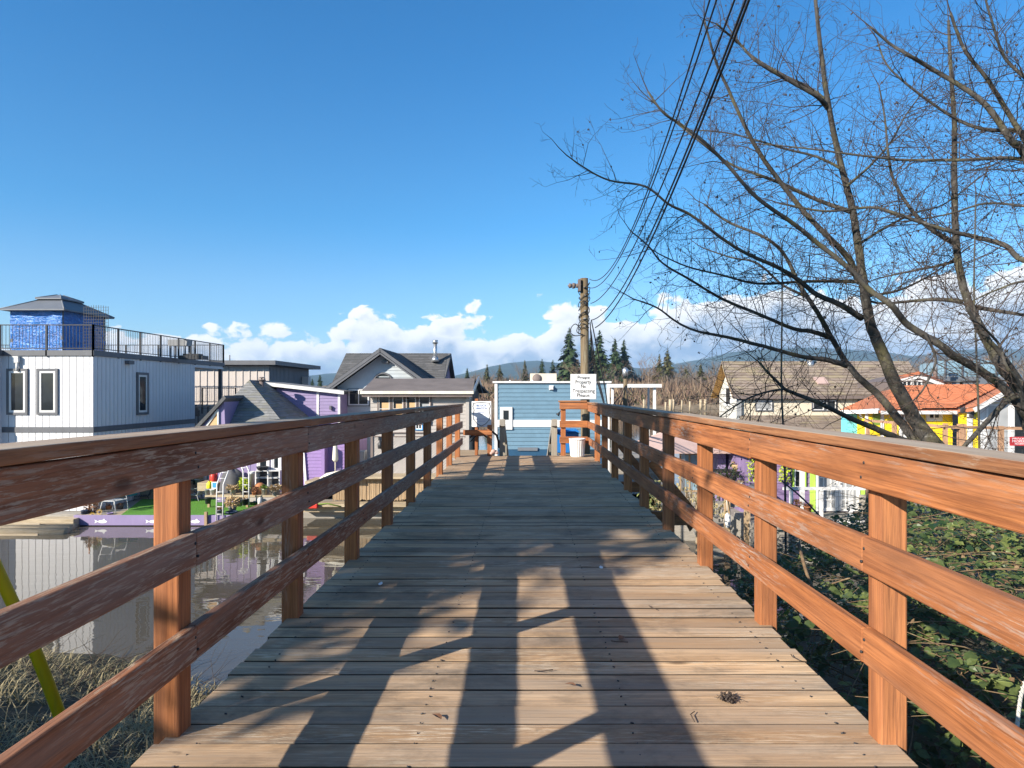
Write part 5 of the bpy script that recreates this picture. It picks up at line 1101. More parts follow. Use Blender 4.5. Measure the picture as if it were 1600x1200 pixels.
# ================================================================== vegetation
# ------------------------------------------------------------------ the alders beside the bridge
def catmull(q, n):
    out = []; m = len(q) - 1
    for k in range(n + 1):
        u = k / n * m; j = min(m - 1, int(u)); f = u - j
        p0, p1, p2, p3 = q[max(0, j - 1)], q[j], q[j + 1], q[min(m, j + 2)]
        out.append(.5 * ((2 * p1) + (p2 - p0) * f + (2 * p0 - 5 * p1 + 4 * p2 - p3) * f * f + (3 * p1 - p0 - 3 * p2 + p3) * f ** 3))
    return out
def crop(pts): return [(860 + .4625 * x, 60 + .4625 * y) for x, y in pts]
class Alder:
    def __init__(s, seed): s.r = random.Random(seed); s.trunk = MB(); s.br = MB(); s.tw = MB(); s.cn = MB(); s.limbs = []
    def stem(s, pix, ya, yb, wa, wb, trunk=False, ends=True, dens=1.0):
        """a stem or limb through pixels of the photograph, at distance ya..yb, wa..wb pixels thick"""
        n = len(pix); q = []
        for i, (x, y) in enumerate(pix):
            Y = ya + (yb - ya) * i / (n - 1) + (s.r.uniform(-.12, .12) if 0 < i < n - 1 else 0); q.append(P(x, y, Y))
        k = (n - 1) * 5; c = catmull(q, k); rad = []
        for i in range(k + 1):
            t = i / k; rad.append(max(.005, (wa + (wb - wa) * t ** .62) / F * (ya + (yb - ya) * t) / 2 * (1 + .025 * s.r.uniform(-1, 1))))
        for i in range(1, k): c[i] = c[i] + V([s.r.uniform(-1, 1) * rad[i] * .08 for _ in range(3)])
        (s.trunk if trunk else s.br).tube(c, rad, 14 if trunk else 8, r=s.r.random())
        s.limbs.append((c, rad, trunk, dens))
    def shoot(s, p, d, l, r0, depth, up=.25):
        """one thin shoot with a zig-zag, and smaller ones along it"""
        R_ = s.r; n = max(3, int(l / .13)); pts = [p]; rad = [r0]; d = d.normalized()
        for i in range(n):
            d = (d + V((R_.gauss(0, .17), R_.gauss(0, .17), R_.gauss(0, .15) + up * .10))).normalized()
            pts.append(pts[-1] + d * (l / n)); rad.append(max(.0016, r0 * (1 - .78 * (i + 1) / n)))
        s.tw.tube(pts, rad, 4 if r0 > .005 else 3, False, R_.random())
        if depth > 0:
            side = R_.choice((-1, 1))
            for i in range(1, n + 1):
                if R_.random() < .85:
                    dd = (pts[i] - pts[i - 1]).normalized(); ax = V((R_.gauss(0, 1), R_.gauss(0, .6), R_.gauss(0, 1))); ax = (ax - dd * ax.dot(dd)).normalized()
                    s.shoot(pts[i], dd * R_.uniform(.35, .9) + ax * R_.uniform(.6, 1), l * R_.uniform(.22, .48) * (1 - .35 * i / n) + .04, max(.0017, rad[i] * .6), depth - 1, up)
        elif R_.random() < .08:
            e = pts[-1]
            for k in range(R_.randint(1, 3)): s.cn.ell(e + V((R_.gauss(0, .008), R_.gauss(0, .008), -.012 - R_.random() * .012)), .0075, .0075, .013, 5, 3)
    def grow(s, step=.2, scale=1.0):
        R_ = s.r
        for c, rad, trunk, dens in s.limbs:
            acc = R_.uniform(0, step)
            tot = sum((c[i + 1] - c[i]).length for i in range(len(c) - 1)); run = 0
            for i in range(len(c) - 1):
                seg = (c[i + 1] - c[i]); ln = seg.length; d = seg.normalized(); t = run / tot; run += ln
                if trunk and c[i].z < 1.5: continue
                acc += ln * dens
                while acc > step:
                    acc -= step
                    p = c[i] + seg * R_.random(); ax = V((R_.gauss(0, 1), R_.gauss(0, .55), R_.gauss(.15, 1))); ax = (ax - d * ax.dot(d)).normalized()
                    l = R_.uniform(.35, 1.25) * scale * (1.15 - .55 * t)
                    s.shoot(p, d * R_.uniform(.3, .9) + ax, l, min(rad[i] * .55, .0026 + .004 * l), 2 if l > .45 else 1)
            # leader
            d = (c[-1] - c[-2]).normalized(); s.shoot(c[-1], d, .45 * scale, min(rad[-1], .008), 2)
    def build(s, name, label, loc, group=None):
        t = thing(name, label, 'tree', loc, group)
        s.trunk.build('trunk', M['bark'], t)
        if s.br.v: s.br.build('branches', M['bark'], t)
        if s.tw.v: s.tw.build('twigs', M['twig'], t)
        if s.cn.v: tag(s.cn.build('cones', M['cone'], t), kind='stuff')
        return t
A1 = Alder(11)
A1.stem([(1478, 745), (1462, 700), (1450, 684), (1428, 652), (1399, 599)] + crop([(1120, 1060), (1080, 960), (1060, 850), (1045, 740), (1020, 580), (975, 400), (935, 200), (910, 10), (893, -150)]), 9.0, 8.4, 33, 5, True, dens=.9)
A1.stem([(1470, 735), (1440, 700), (1424, 681), (1400, 650), (1371, 616), (1344, 592), (1322, 566)] + crop([(960, 1030), (905, 930), (840, 830), (790, 730), (720, 670), (600, 620), (520, 560)]), 9.0, 9.6, 19, 3, True, dens=.9)
A1.stem(crop([(1040, 815), (1005, 740), (940, 672), (860, 590), (750, 450), (690, 360), (640, 260), (600, 170), (565, 95), (540, 15), (520, -60)]), 8.75, 8.0, 12, 3)
A1.stem(crop([(938, 235), (900, 195), (820, 150), (700, 80), (640, 20), (560, -50)]), 8.45, 8.0, 9, 3)
A1.stem(crop([(936, 215), (880, 170), (800, 130), (720, 85), (660, 40), (600, -40)]), 8.45, 8.9, 6, 2)
A1.stem(crop([(1012, 585), (900, 545), (780, 490), (700, 460), (600, 420), (500, 345), (420, 280), (330, 200)]), 8.6, 8.8, 8, 2)
A1.stem(crop([(1052, 945), (980, 900), (900, 865), (830, 810), (760, 770), (680, 735), (600, 690), (480, 600), (400, 560), (320, 500), (200, 480), (120, 440), (55, 395)]), 8.8, 8.4, 11, 2)
A1.stem(crop([(942, 1008), (880, 990), (820, 980), (700, 930), (580, 880), (480, 820), (380, 760), (330, 700), (270, 650)]), 9.4, 9.0, 9, 2)
A1.stem(crop([(1002, 1105), (930, 1085), (850, 1075), (720, 1040), (600, 1010), (500, 990), (430, 960), (360, 910), (280, 880)]), 9.3, 8.6, 10, 2)
A1.stem(crop([(1042, 822), (950, 820), (850, 822), (700, 828), (580, 800), (460, 770), (370, 730)]), 8.7, 9.2, 7, 2)
A1.stem([(1440, 700), (1394, 681), (1364, 668), (1330, 654), (1280, 630), (1240, 614), (1226, 608), (1212, 594), (1200, 582), (1185, 565)], 8.8, 8.2, 13, 3)
A1.stem([(1226, 608), (1200, 612), (1170, 622), (1140, 640), (1120, 655)], 8.3, 8.0, 4, 2, dens=1.6)
A1.stem(crop([(982, 440), (900, 400), (800, 375), (700, 345), (600, 320), (500, 310)]), 8.5, 9.2, 5, 2)
A1.stem(crop([(1000, 500), (1080, 430), (1150, 350), (1200, 260), (1260, 180)]), 8.5, 9.3, 5, 2)
A1.stem(crop([(1035, 700), (1130, 640), (1230, 590), (1330, 560), (1450, 470)]), 8.7, 9.6, 5, 2)
A1.stem(crop([(1075, 870), (1180, 850), (1300, 790), (1420, 700)]), 8.8, 9.6, 5, 2)
A1.stem(crop([(860, 870), (780, 830), (700, 760), (610, 740), (520, 710)]), 9.6, 10.2, 5, 2)
A1.grow(.066, .9)
A1.build('alder_tree', 'bare twin stemmed alder leaning over the right railing nearest the middle', P(1475, 745, 9.0))

A2 = Alder(23)
A2.stem([(1660, 790), (1628, 720), (1600, 640), (1590, 606), (1566, 575)] + crop([(1490, 1050), (1430, 930), (1390, 820), (1370, 680), (1365, 500), (1365, 300), (1358, 180), (1350, 60), (1345, -60)]), 7.8, 8.6, 27, 4, True, dens=.9)
A2.stem([(1640, 760), (1622, 680), (1576, 614), (1530, 578), (1490, 556)] + crop([(1310, 1030), (1210, 970), (1150, 900), (1080, 850), (1000, 770), (900, 690), (820, 625), (700, 540), (600, 430), (520, 350), (440, 290), (380, 250), (330, 180)]), 7.8, 7.2, 18, 3, True, dens=.9)
A2.stem([(1645, 740), (1630, 660), (1610, 620), (1570, 560), (1535, 520), (1510, 480)], 7.6, 7.0, 15, 5, True)
A2.stem(crop([(1362, 690), (1280, 640), (1220, 580), (1160, 480), (1140, 380), (1130, 270), (1110, 160)]), 8.5, 8.9, 9, 2)
A2.stem(crop([(1420, 905), (1480, 915), (1600, 935), (1720, 960)]), 8.3, 8.0, 9, 4)
A2.stem(crop([(1392, 890), (1320, 882), (1250, 885), (1120, 895), (1060, 880)]), 8.3, 8.9, 8, 3)
A2.stem(crop([(1378, 750), (1300, 770), (1200, 790), (1110, 810)]), 8.4, 9.0, 6, 2)
A2.stem([(1590, 618), (1576, 624), (1550, 650), (1525, 678), (1505, 700), (1490, 730)], 7.7, 7.4, 11, 6)
A2.stem([(1445, 520), (1462, 560), (1452, 590), (1440, 612), (1425, 628)], 7.5, 7.3, 5, 2, dens=1.6)
A2.stem([(1600, 640), (1592, 600), (1572, 572), (1562, 540), (1545, 520), (1530, 505)], 7.3, 6.9, 8, 3)
A2.grow(.072, .9)
A2.build('alder_tree', 'bare alder with crossing limbs beside the red warning sign', P(1650, 780, 7.8))

A3 = Alder(31)
A3.stem([(1900, 800), (1800, 620), (1720, 480), (1660, 360), (1600, 240)] + crop([(1560, 350), (1500, 260), (1430, 190), (1300, 110), (1200, 50), (1150, 20), (1080, -40)]), 7.4, 7.6, 21, 3, True)
A3.stem([(1660, 345), (1610, 235), (1572, 171), (1540, 120), (1507, 78), (1485, 20)], 7.5, 7.4, 11, 4, True)
A3.stem([(1635, 240), (1600, 207), (1544, 203), (1507, 192), (1470, 171), (1420, 134), (1385, 100), (1370, 60)], 7.5, 7.9, 9, 2)
A3.stem([(1700, 300), (1600, 250), (1507, 250), (1415, 250), (1346, 243), (1260, 232), (1190, 225)], 7.5, 8.3, 8, 2)
A3.stem([(1690, 420), (1600, 407), (1572, 384), (1531, 372), (1484, 361), (1438, 347), (1392, 331), (1359, 324), (1290, 330), (1220, 318)], 7.5, 8.4, 11, 3)
A3.stem([(1700, 330), (1600, 322), (1540, 318), (1480, 335), (1420, 345)], 7.5, 8.2, 6, 2)
A3.stem([(1690, 470), (1610, 440), (1560, 452), (1520, 470)], 7.4, 7.9, 6, 2)
A3.stem([(1640, 150), (1600, 120), (1570, 90), (1555, 50), (1540, 0)], 7.3, 7.1, 7, 3, dens=1.5)
A3.grow(.066, .9)
A3.build('alder_tree', 'bare alder rising outside the edge whose limbs reach in at the upper right', P(1900, 800, 7.4))
for i, (pts, Y, lab) in enumerate((([(1533, 900), (1530, 690), (1526, 560), (1522, 470), (1523, 380), (1525, 300)], 7.2, 'thin upright sapling between the alders, crossing the glass screen'), ([(1228, 900), (1226, 720), (1221, 600), (1222, 480), (1222, 380)], 8.0, 'thin upright sapling before the brown shake roof'))):
    S = Alder(50 + i); S.stem(pts, Y, Y + .3, 4, 2, True, dens=.35); S.grow(.3, .6); S.build('alder_sapling', lab, P(*pts[0], Y))

# ------------------------------------------------------------------ far shore trees
def conifer_mesh(seed, h, w, mat, dens=1.0, bare=.08):
    r = random.Random(seed); tr = MB(); tr.tube([(0, 0, -1), (0, 0, h * .5), (0, 0, h * .98)], [w * .035, w * .022, .03], 6)
    c = MB(); n = int(72 * dens)
    for i in range(n):
        t = (i + r.random()) / n; z = h * (bare + (1 - bare) * t); rad = w / 2 * (1 - t) ** .75 * r.uniform(.55, 1.15) + .12
        for k in range(r.randint(4, 6)):
            a = r.uniform(0, 2 * pi); dr = -.32 * rad * r.uniform(.5, 1.2)
            e = V((cos(a) * rad, sin(a) * rad, z + dr)); s0 = V((cos(a) * rad * .1, sin(a) * rad * .1, z)); sd = V((-sin(a), cos(a), 0))
            for m in range(4):
                f0 = m / 4; f1 = f0 + .42; wd = rad * .26 * (1 - .5 * f0) * r.uniform(.6, 1.3)
                p0 = s0.lerp(e, f0); p1 = s0.lerp(e, min(1.05, f1)); j = V((r.gauss(0, .12), r.gauss(0, .12), r.gauss(0, .15)))
                c.add([p0 - sd * wd, p0 + sd * wd, p1 + sd * wd * .5 + j + V((0, 0, -wd * .5)), p1 - sd * wd * .5 + j - V((0, 0, wd * .8))], [(0, 1, 2, 3)], r.random())
    return tr, c
def conifer(seed, px, py_top, Y, h_px_base, wpx, label, mat='conifer', group=None, dens=1.0, bare=.08):
    base = P(px, h_px_base, Y); h = (h_px_base - py_top) / F * Y; w = 1.85 * wpx / F * Y
    tr, c = conifer_mesh(seed, h, w, mat, dens, bare); 
    for mb in (tr, c): mb.v = [(x + base.x, y + base.y, z + base.z) for x, y, z in mb.v]
    t = thing('conifer', label, 'tree', base, group); tr.build('trunk', M['far_bark'], t); c.build('crown', M[mat], t); return t
YB = 206
for i, (px, top_, base, wpx, lab, mat) in enumerate((
        (890, 511, 612, 34, 'tallest dark fir on the far bank, left of the utility pole', 'conifer'), (937, 515, 612, 34, 'dark fir on the far bank directly right of the utility pole', 'conifer'), (922, 528, 612, 26, 'dark fir half hidden behind the utility pole', 'conifer'),
        (961, 528, 612, 26, 'left fir of the close dark pair right of the utility pole', 'conifer'), (975, 530, 612, 28, 'right fir of the close dark pair right of the utility pole', 'conifer'), (1043, 545, 618, 26, 'olive cedar with a loose crown above the white canopy', 'cedar_olive'),
        (1030, 553, 616, 20, 'smaller olive cedar touching the loose one above the white canopy', 'cedar_olive'), (847, 561, 608, 15, 'left of two short firs above the blue roof vents', 'conifer'), (864, 562, 608, 13, 'right of two short firs above the blue roof vents', 'conifer'),
        (761, 569, 606, 11, 'small brownish fir above the watch sign', 'cedar_olive'), (781, 570, 606, 13, 'small fir just left of the blue house roof corner', 'cedar_olive'), (730, 575, 606, 10, 'small fir above the brown house gable end', 'conifer'), (820, 563, 608, 12, 'slim olive fir behind the tall bare tree above the blue roof', 'cedar_olive'),
        (488, 592, 612, 8, 'tiny fir left of the grey house between rooftops', 'conifer'), (500, 586, 612, 10, 'small distant fir beside the grey house eave', 'conifer'), (1095, 568, 616, 20, 'olive cedar standing left of the timber soffit', 'cedar_olive'), (1072, 575, 616, 22, 'broad olive cedar among the bare trees of the far bank', 'cedar_olive'))):
    conifer(100 + i, px, top_, YB + (i % 3) * 4, base + 6, wpx, lab, mat, None, 1.15 if wpx > 24 else .75, .03)

def bare_mesh(seed, h, spread=.4, thick=.012, dense=1.0):
    r = random.Random(seed); tr = MB(); tw = MB()
    def rec(p, d, l, rad, depth):
        n = 4; pts = [p]; 
        for i in range(n): d = (d + V((r.gauss(0, .12), r.gauss(0, .12), .05))).normalized(); pts.append(pts[-1] + d * l / n)
        (tr if depth > 2 else tw).tube(pts, [rad * (1 - .5 * i / n) for i in range(n + 1)], 5 if depth > 2 else 3, False, r.random())
        if depth == 0: return
        for k in range(int((5 if depth > 1 else 6) * dense)):
            t = r.uniform(.3, 1); i = min(n - 1, int(t * n)); q = pts[i].lerp(pts[i + 1], t * n - i); ax = V((r.gauss(0, 1), r.gauss(0, 1), r.gauss(.3, .5))).normalized()
            rec(q, (d * .75 + ax * spread * 1.6).normalized(), l * r.uniform(.42, .66), rad * .5, depth - 1)
    rec(V((0, 0, -.5)), V((0, 0, 1)), h * .62, h * thick, 3)
    return tr, tw
BARE = []
for k in range(5):
    tr, tw = bare_mesh(200 + k, 10, .42, .013, 1.0 if k else 1.1)
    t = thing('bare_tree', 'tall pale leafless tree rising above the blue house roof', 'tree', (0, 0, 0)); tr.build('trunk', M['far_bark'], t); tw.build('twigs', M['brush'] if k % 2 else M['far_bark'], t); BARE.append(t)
BT = 'leafless grey brown tree among the far bank trees'; rb_ = random.Random(77); used = set()
def put_bare(px, top_, base, Y, label=None, group=None, wf=1.0, k=None):
    k = rb_.randrange(5) if k is None else k; b = P(px, base, Y); h = (base - top_) / F * Y; s_ = h / 10.5
    if k not in used:
        used.add(k); o = BARE[k]; o.location = b; o.rotation_euler = (0, 0, rb_.uniform(0, 6)); o.scale = (s_ * wf, s_ * wf, s_); o['label'] = label or BT
        if group: o['group'] = group
    else:
        o = dup(BARE[k], b, rb_.uniform(0, 6), (s_ * wf, s_ * wf, s_), label or BT, group)
        if not group and 'group' in o: del o['group']
    return o
put_bare(814, 545, 610, 204, 'tall pale leafless tree rising above the blue house roof', None, .8, 0)
put_bare(1016, 541, 614, 204, 'large pale leafless tree between the dark firs and the olive cedars', None, 1.1, 1)
put_bare(1005, 552, 614, 208, 'leafless tree with a rounded pale crown right of the dark fir pair', None, 1.0, 3)
put_bare(1118, 540, 612, 204, 'leafless tree rising behind the timber soffit of the stucco house', None, 1.0, 2)
G_ = 'leafless trees along the far bank'
for px, top_ in ((712, 584), (722, 582), (741, 578), (752, 581), (775, 578), (792, 573), (800, 578), (835, 572), (840, 570), (856, 577), (872, 574), (880, 570), (908, 575), (945, 572), (985, 556), (993, 562), (1024, 560), (1056, 555), (1062, 566), (1082, 563), (1088, 570), (1105, 572), (1130, 562), (1150, 560), (1175, 556)):
    put_bare(px, top_ + 1, 618, 200 + rb_.uniform(0, 16), None, G_, rb_.uniform(.9, 1.4))
for i in range(46):
    px = rb_.uniform(700, 1185); put_bare(px, interp([(700, 584), (760, 578), (860, 572), (960, 560), (1020, 556), (1100, 566), (1185, 560)], px) + rb_.uniform(-5, 9), 618, 196 + rb_.uniform(0, 26), None, G_, rb_.uniform(1.0, 1.6))
G2 = 'leafless olive trees behind the right hand houses'
for i in range(26):
    px = 1395 + 9.0 * i + rb_.uniform(-4, 4); put_bare(px, interp([(1390, 560), (1440, 548), (1500, 545), (1550, 540), (1640, 535)], px) + rb_.uniform(-4, 7), 612, 150 + rb_.uniform(0, 25), 'leafless olive grey tree in the row behind the glass screen', G2, rb_.uniform(1.0, 1.5))
# winter scrub of the far bank: one uncountable mass
sc_ = MB(); r = random.Random(6)
for i in range(8500):
    px = r.uniform(560, 1240) if i < 7200 else r.uniform(1240, 1700); Y = r.uniform(190, 222); x = Xp(px, Y); z = fb_z(x, Y); hh = r.uniform(1.4, 5.2) * (1.35 if 955 < px < 1130 else 1); 
    base = V((x, Y, z - .3)); tone = r.random()
    for k in range(4):
        d = V((r.gauss(0, .55), r.gauss(0, .55), 1)).normalized(); e = base + d * hh * r.uniform(.5, 1); sd = V((r.uniform(.03, .12), r.uniform(-.05, .05), 0)); m_ = base.lerp(e, .5) + V((r.gauss(0, .3), 0, 0))
        sc_.add([base - sd * .4, base + sd * .4, m_ + sd * 1.6, e, m_ - sd * 1.6], [(0, 1, 2, 3, 4)], min(1, max(0, tone + r.gauss(0, .15))))
tag(sc_.build('bank_brush', M['brush']), 'rusty brown winter brush massed along the far river bank', 'brush', None, 'stuff')
sc_ = MB()
for i in range(900):
    px = r.uniform(700, 1130); Y = r.uniform(192, 214); x = Xp(px, Y); z = fb_z(x, Y)
    for k in range(5):
        c = V((x + r.gauss(0, .8), Y + r.gauss(0, .8), z + r.uniform(.1, 1.6))); s_ = r.uniform(.3, .7); a = r.uniform(0, 6)
        sc_.add([c + V((cos(a) * s_, sin(a) * s_, -s_ * .5)), c + V((-cos(a) * s_, -sin(a) * s_, -s_ * .4)), c + V((r.gauss(0, .3), r.gauss(0, .3), s_))], [(0, 1, 2)], r.random())
tag(sc_.build('bank_evergreen_scrub', M['cedar_olive']), 'low olive evergreen scrub dotted along the far river bank', 'scrub', None, 'stuff')

# ------------------------------------------------------------------ brambles right of the bridge
def bram_z(x, y):
    d = interp(SHORE, x) - y
    top = interp([(1.2, -.85), (1.7, -.55), (2.3, -.35), (3.0, -.15), (4.0, .12), (5.5, .35), (9, .3)], x)
    top -= max(0, y - 4.5) * .14
    k = min(1, max(0, (d - .2) / 2.2)); g_ = ground_z(x, y)
    return g_ + max(.05, (top - g_)) * k + (.30 * noise.noise(V((x * 1.1, y * 1.1, 4))) - .08) * k + .16 * noise.noise(V((x * 3, y * 3, 8)))
bl_ = MB(); r = random.Random(12)
def leaf(mb, p, d, up, l, w, tone):
    d = d.normalized(); s_ = d.cross(up)
    if s_.length < 1e-3: return
    s_.normalize(); n = s_.cross(d)
    mb.add([p, p + d * l * .3 + s_ * w * .42 + n * w * .10, p + d * l * .62 + s_ * w * .46 + n * w * .10, p + d * l - n * l * .12, p + d * l * .62 - s_ * w * .46 + n * w * .10, p + d * l * .3 - s_ * w * .42 + n * w * .10, p + d * l * .5],
           [(0, 1, 6), (1, 2, 6), (2, 3, 6), (3, 4, 6), (4, 5, 6), (5, 0, 6)], tone)
cnt = 0
while cnt < 16000:
    y = 1.6 + 13.5 * r.random() ** 1.35; x = 1.34 + (.9 + y * .85) * r.random()
    if interp(SHORE, x) - y < .25: continue
    if y < 1.6: continue
    z = bram_z(x, y) - abs(r.gauss(0, .26)) + (.12 if r.random() < .1 else 0); p = V((x, y, z)); a = r.uniform(0, 2 * pi); tilt = V((r.gauss(-.15, .55), r.gauss(-.2, .55), 1)).normalized(); tone = min(1, max(0, r.betavariate(1.3, 2.6)))
    big = r.uniform(.030, .085) if r.random() < .8 else r.uniform(.085, .135)
    for k, da in enumerate((0, 1.25, -1.25) if r.random() < .75 else (0,)):
        d = V((cos(a + da), sin(a + da), r.gauss(-.12, .25))); d = d - tilt * d.dot(tilt) * .75; l = big * (1 if k == 0 else .8); leaf(bl_, p + d.normalized() * .015, d, tilt, l, l * r.uniform(.62, .8), min(1, max(0, tone + r.gauss(0, .1))))
    cnt += 1
tag(bl_.build('bramble_leaves', M['bramble']), 'tangled dark green bramble foliage filling the bank beside the right railing', 'brambles', None, 'stuff')
dl_ = MB()
for i in range(2600):
    y = 1.6 + 11 * r.random() ** 1.35; x = 1.34 + (.9 + y * .85) * r.random()
    if interp(SHORE, x) - y < .3: continue
    p = V((x, y, bram_z(x, y) - r.uniform(-.02, .22))); a = r.uniform(0, 6.28); leaf(dl_, p, V((cos(a), sin(a), r.gauss(-.3, .5))), V((r.gauss(0, .6), r.gauss(0, .6), 1)), r.uniform(.03, .075), r.uniform(.018, .04), r.random())
tag(dl_.build('dead_bramble_leaves', M['dead_leaf']), 'scattered brown dead leaves caught among the brambles', 'leaves', None, 'stuff')
cn_ = MB()
for i in range(1700):
    y = 1.7 + 12 * r.random() ** 1.5; x = 1.34 + (1.0 + y * .9) * r.random()
    if interp(SHORE, x) - y < .3: continue
    p = V((x, y, bram_z(x, y) - r.uniform(-.06, .30))); a = r.uniform(0, 2 * pi); d = V((cos(a), sin(a), r.uniform(-.1, .5))); l = r.uniform(.4, 1.5); pts = [p]
    for k in range(7): d = (d + V((r.gauss(0, .12), r.gauss(0, .12), -.10))).normalized(); pts.append(pts[-1] + d * l / 7)
    cn_.tube(pts, [r.uniform(.003, .006) * (1 - .08 * k) for k in range(8)], 4, False, r.random())
tag(cn_.build('bramble_canes', M['cane']), 'reddish tan bramble canes arching through the leaves beside the right railing', 'brambles', None, 'stuff')
for i, (pts, w, lab) in enumerate((([(1440, 900, 4.3), (1400, 905, 4.4), (1345, 900, 4.5), (1300, 912, 4.6)], .011, 'bare tan branch lying across the brambles below the middle board'), ([(1248, 850, 5.6), (1262, 900, 5.2), (1280, 940, 5.0), (1300, 990, 4.8)], .016, 'olive green stem leaning in the brambles behind the second right post'))):
    q = MB(); c = catmull([P(*t) for t in pts], 12); q.tube(c, [w * (1 - .05 * k) for k in range(13)], 6); tag(q.build('loose_branch', M['cane'], org=c[0]), lab, 'branch')
q = MB(); c = catmull([P(1605, 1060, 2.6), P(1596, 1085, 2.55), P(1592, 1110, 2.5), P(1588, 1145, 2.45), P(1580, 1200, 2.4)], 14); q.tube(c, .007, 7)
for k in range(14): q.tube([c[k] + V((.006, 0, 0)), c[k] + V((0, -.007, .01)), c[k] + V((-.006, 0, .02))], .0028, 4)
tag(q.build('rope', M['rope'], org=c[0]), 'frayed grey rope hanging outside the right railing at the lower corner', 'rope')
# leafy shrub on the mud below the far right rail, and dead grass there
def shrub(name, label, c, rx, ry, rz, n, leafm, l, seed, stems='cane', cat='plant', group=None, tone=None, wl=.5):
    r = random.Random(seed); t = thing(name, label, cat, c, group); c = V(c); st = MB(); lf = MB()
    for k in range(max(4, n // 14)):
        a = r.uniform(0, 6.28); q = r.random() ** .5; e = c + V((cos(a) * rx * q, sin(a) * ry * q, rz * r.uniform(.6, 1.0))); st.tube([c, c.lerp(e, .5) + V((r.gauss(0, rx * .1), r.gauss(0, ry * .1), rz * .05)), e], [.012 * min(1, rz), .007 * min(1, rz), .003 * min(1, rz)], 4, False)
    for k in range(n):
        a = r.uniform(0, 6.28); q = r.random() ** .45; p = c + V((cos(a) * rx * q, sin(a) * ry * q, rz * r.uniform(.25, 1.05) * (1 - .35 * q * q))); d = V((r.gauss(cos(a) * .6, .5), r.gauss(sin(a) * .6, .5), r.gauss(.35, .5)))
        leaf(lf, p, d, V((r.gauss(0, .4), r.gauss(0, .4), 1)), l * r.uniform(.7, 1.3), l * wl * r.uniform(.8, 1.2), r.random() if tone is None else tone)
    st.build('stems', M[stems], t); lf.build('foliage', M[leafm], t); return t
shrub('mud_shrub', 'dry tan shrub growing between the floats beyond the right railing', P(1078, 830, 17), .9, .6, 1.5, 420, 'dry_grass', .12, 3, tone=.9)
shrub('mud_shrub', 'leafy pale green shrub beside the brace of the right railing', P(1032, 815, 18.5), .6, .5, 1.1, 260, 'bramble', .11, 5, tone=.95)

# ------------------------------------------------------------------ dry grass of the left bank
gr = MB(); r = random.Random(21)
for i in range(15000):
    x = r.uniform(-8.5, -1.35); y = 2.2 + 9 * r.random() ** 1.1
    dd = interp(SHORE, x) + .35 * noise.noise(V((x * .5, y * .5, 3))) - y
    if dd < .15 or noise.noise(V((x * .8, y * .8, 30))) < -.42: continue
    z = ground_z(x, y); l = r.uniform(.14, .42) * (.6 + .8 * (noise.noise(V((x * 1.3, y * 1.3, 12))) + .5)); a = r.uniform(0, 6.28); d = V((cos(a) * .7, sin(a) * .7, r.uniform(.25, 1.0))).normalized(); s_ = V((-sin(a), cos(a), 0)) * r.uniform(.004, .008)
    p = V((x, y, z - .02)); m_ = p + d * l * .55; e = p + d * l * .9 + V((cos(a) * l * .25, sin(a) * l * .25, -l * r.uniform(.05, .35)))
    gr.add([p - s_, p + s_, m_ + s_ * .8, e, m_ - s_ * .8], [(0, 1, 2, 4), (4, 2, 3)], min(1, max(0, r.gauss(.55, .28))))
tag(gr.build('dry_grass', M['dry_grass']), 'matted straw and olive grass on the bank below the left railing', 'grass', None, 'stuff')
br_ = MB()
for i in range(260):
    x = r.uniform(-8, -1.4); y = r.uniform(6.5, 11.5); dd = interp(SHORE, x) - y
    if not -.2 < dd < 3: continue
    p = V((x, y, ground_z(x, y))); d = V((r.gauss(0, .8), r.gauss(.4, .6), r.uniform(.05, .6))).normalized(); pts = [p]
    for k in range(6): d = (d + V((r.gauss(0, .2), r.gauss(0, .2), r.gauss(-.02, .15)))).normalized(); pts.append(pts[-1] + d * r.uniform(.08, .22))
    br_.tube(pts, [.006 - .0007 * k for k in range(7)], 4, False)
tag(br_.build('shore_twigs', M['twig']), 'dead dark twigs tangled along the waterline of the left bank', 'twigs', None, 'stuff')
yp_ = thing('guy_guard', 'yellow plastic guy wire guard slanting behind the left railing', 'guard', P(110, 1165, 4.3))
q = MB(); c = catmull([P(112, 1170, 4.3), P(60, 1030, 4.2), P(0, 900, 4.1), P(-60, 770, 4.0)], 12); q.tube(c, .035, 14); q.build('tube', M['yellow_pole'], yp_)
MB().tube([c[-1], V((-5.05, 2.85, 7.0))], .006, 6).build('guy_wire', M['silver'], yp_)
tag(MB().tube([(-5.08, 2.82, -4), (-5.08, 2.82, 7.4)], [.15, .11], 14).build('utility_pole', M['pole_wood'], org=(-5.08, 2.82, -1)), 'street pole outside the left edge that the yellow guarded guy wire runs up to', 'pole')

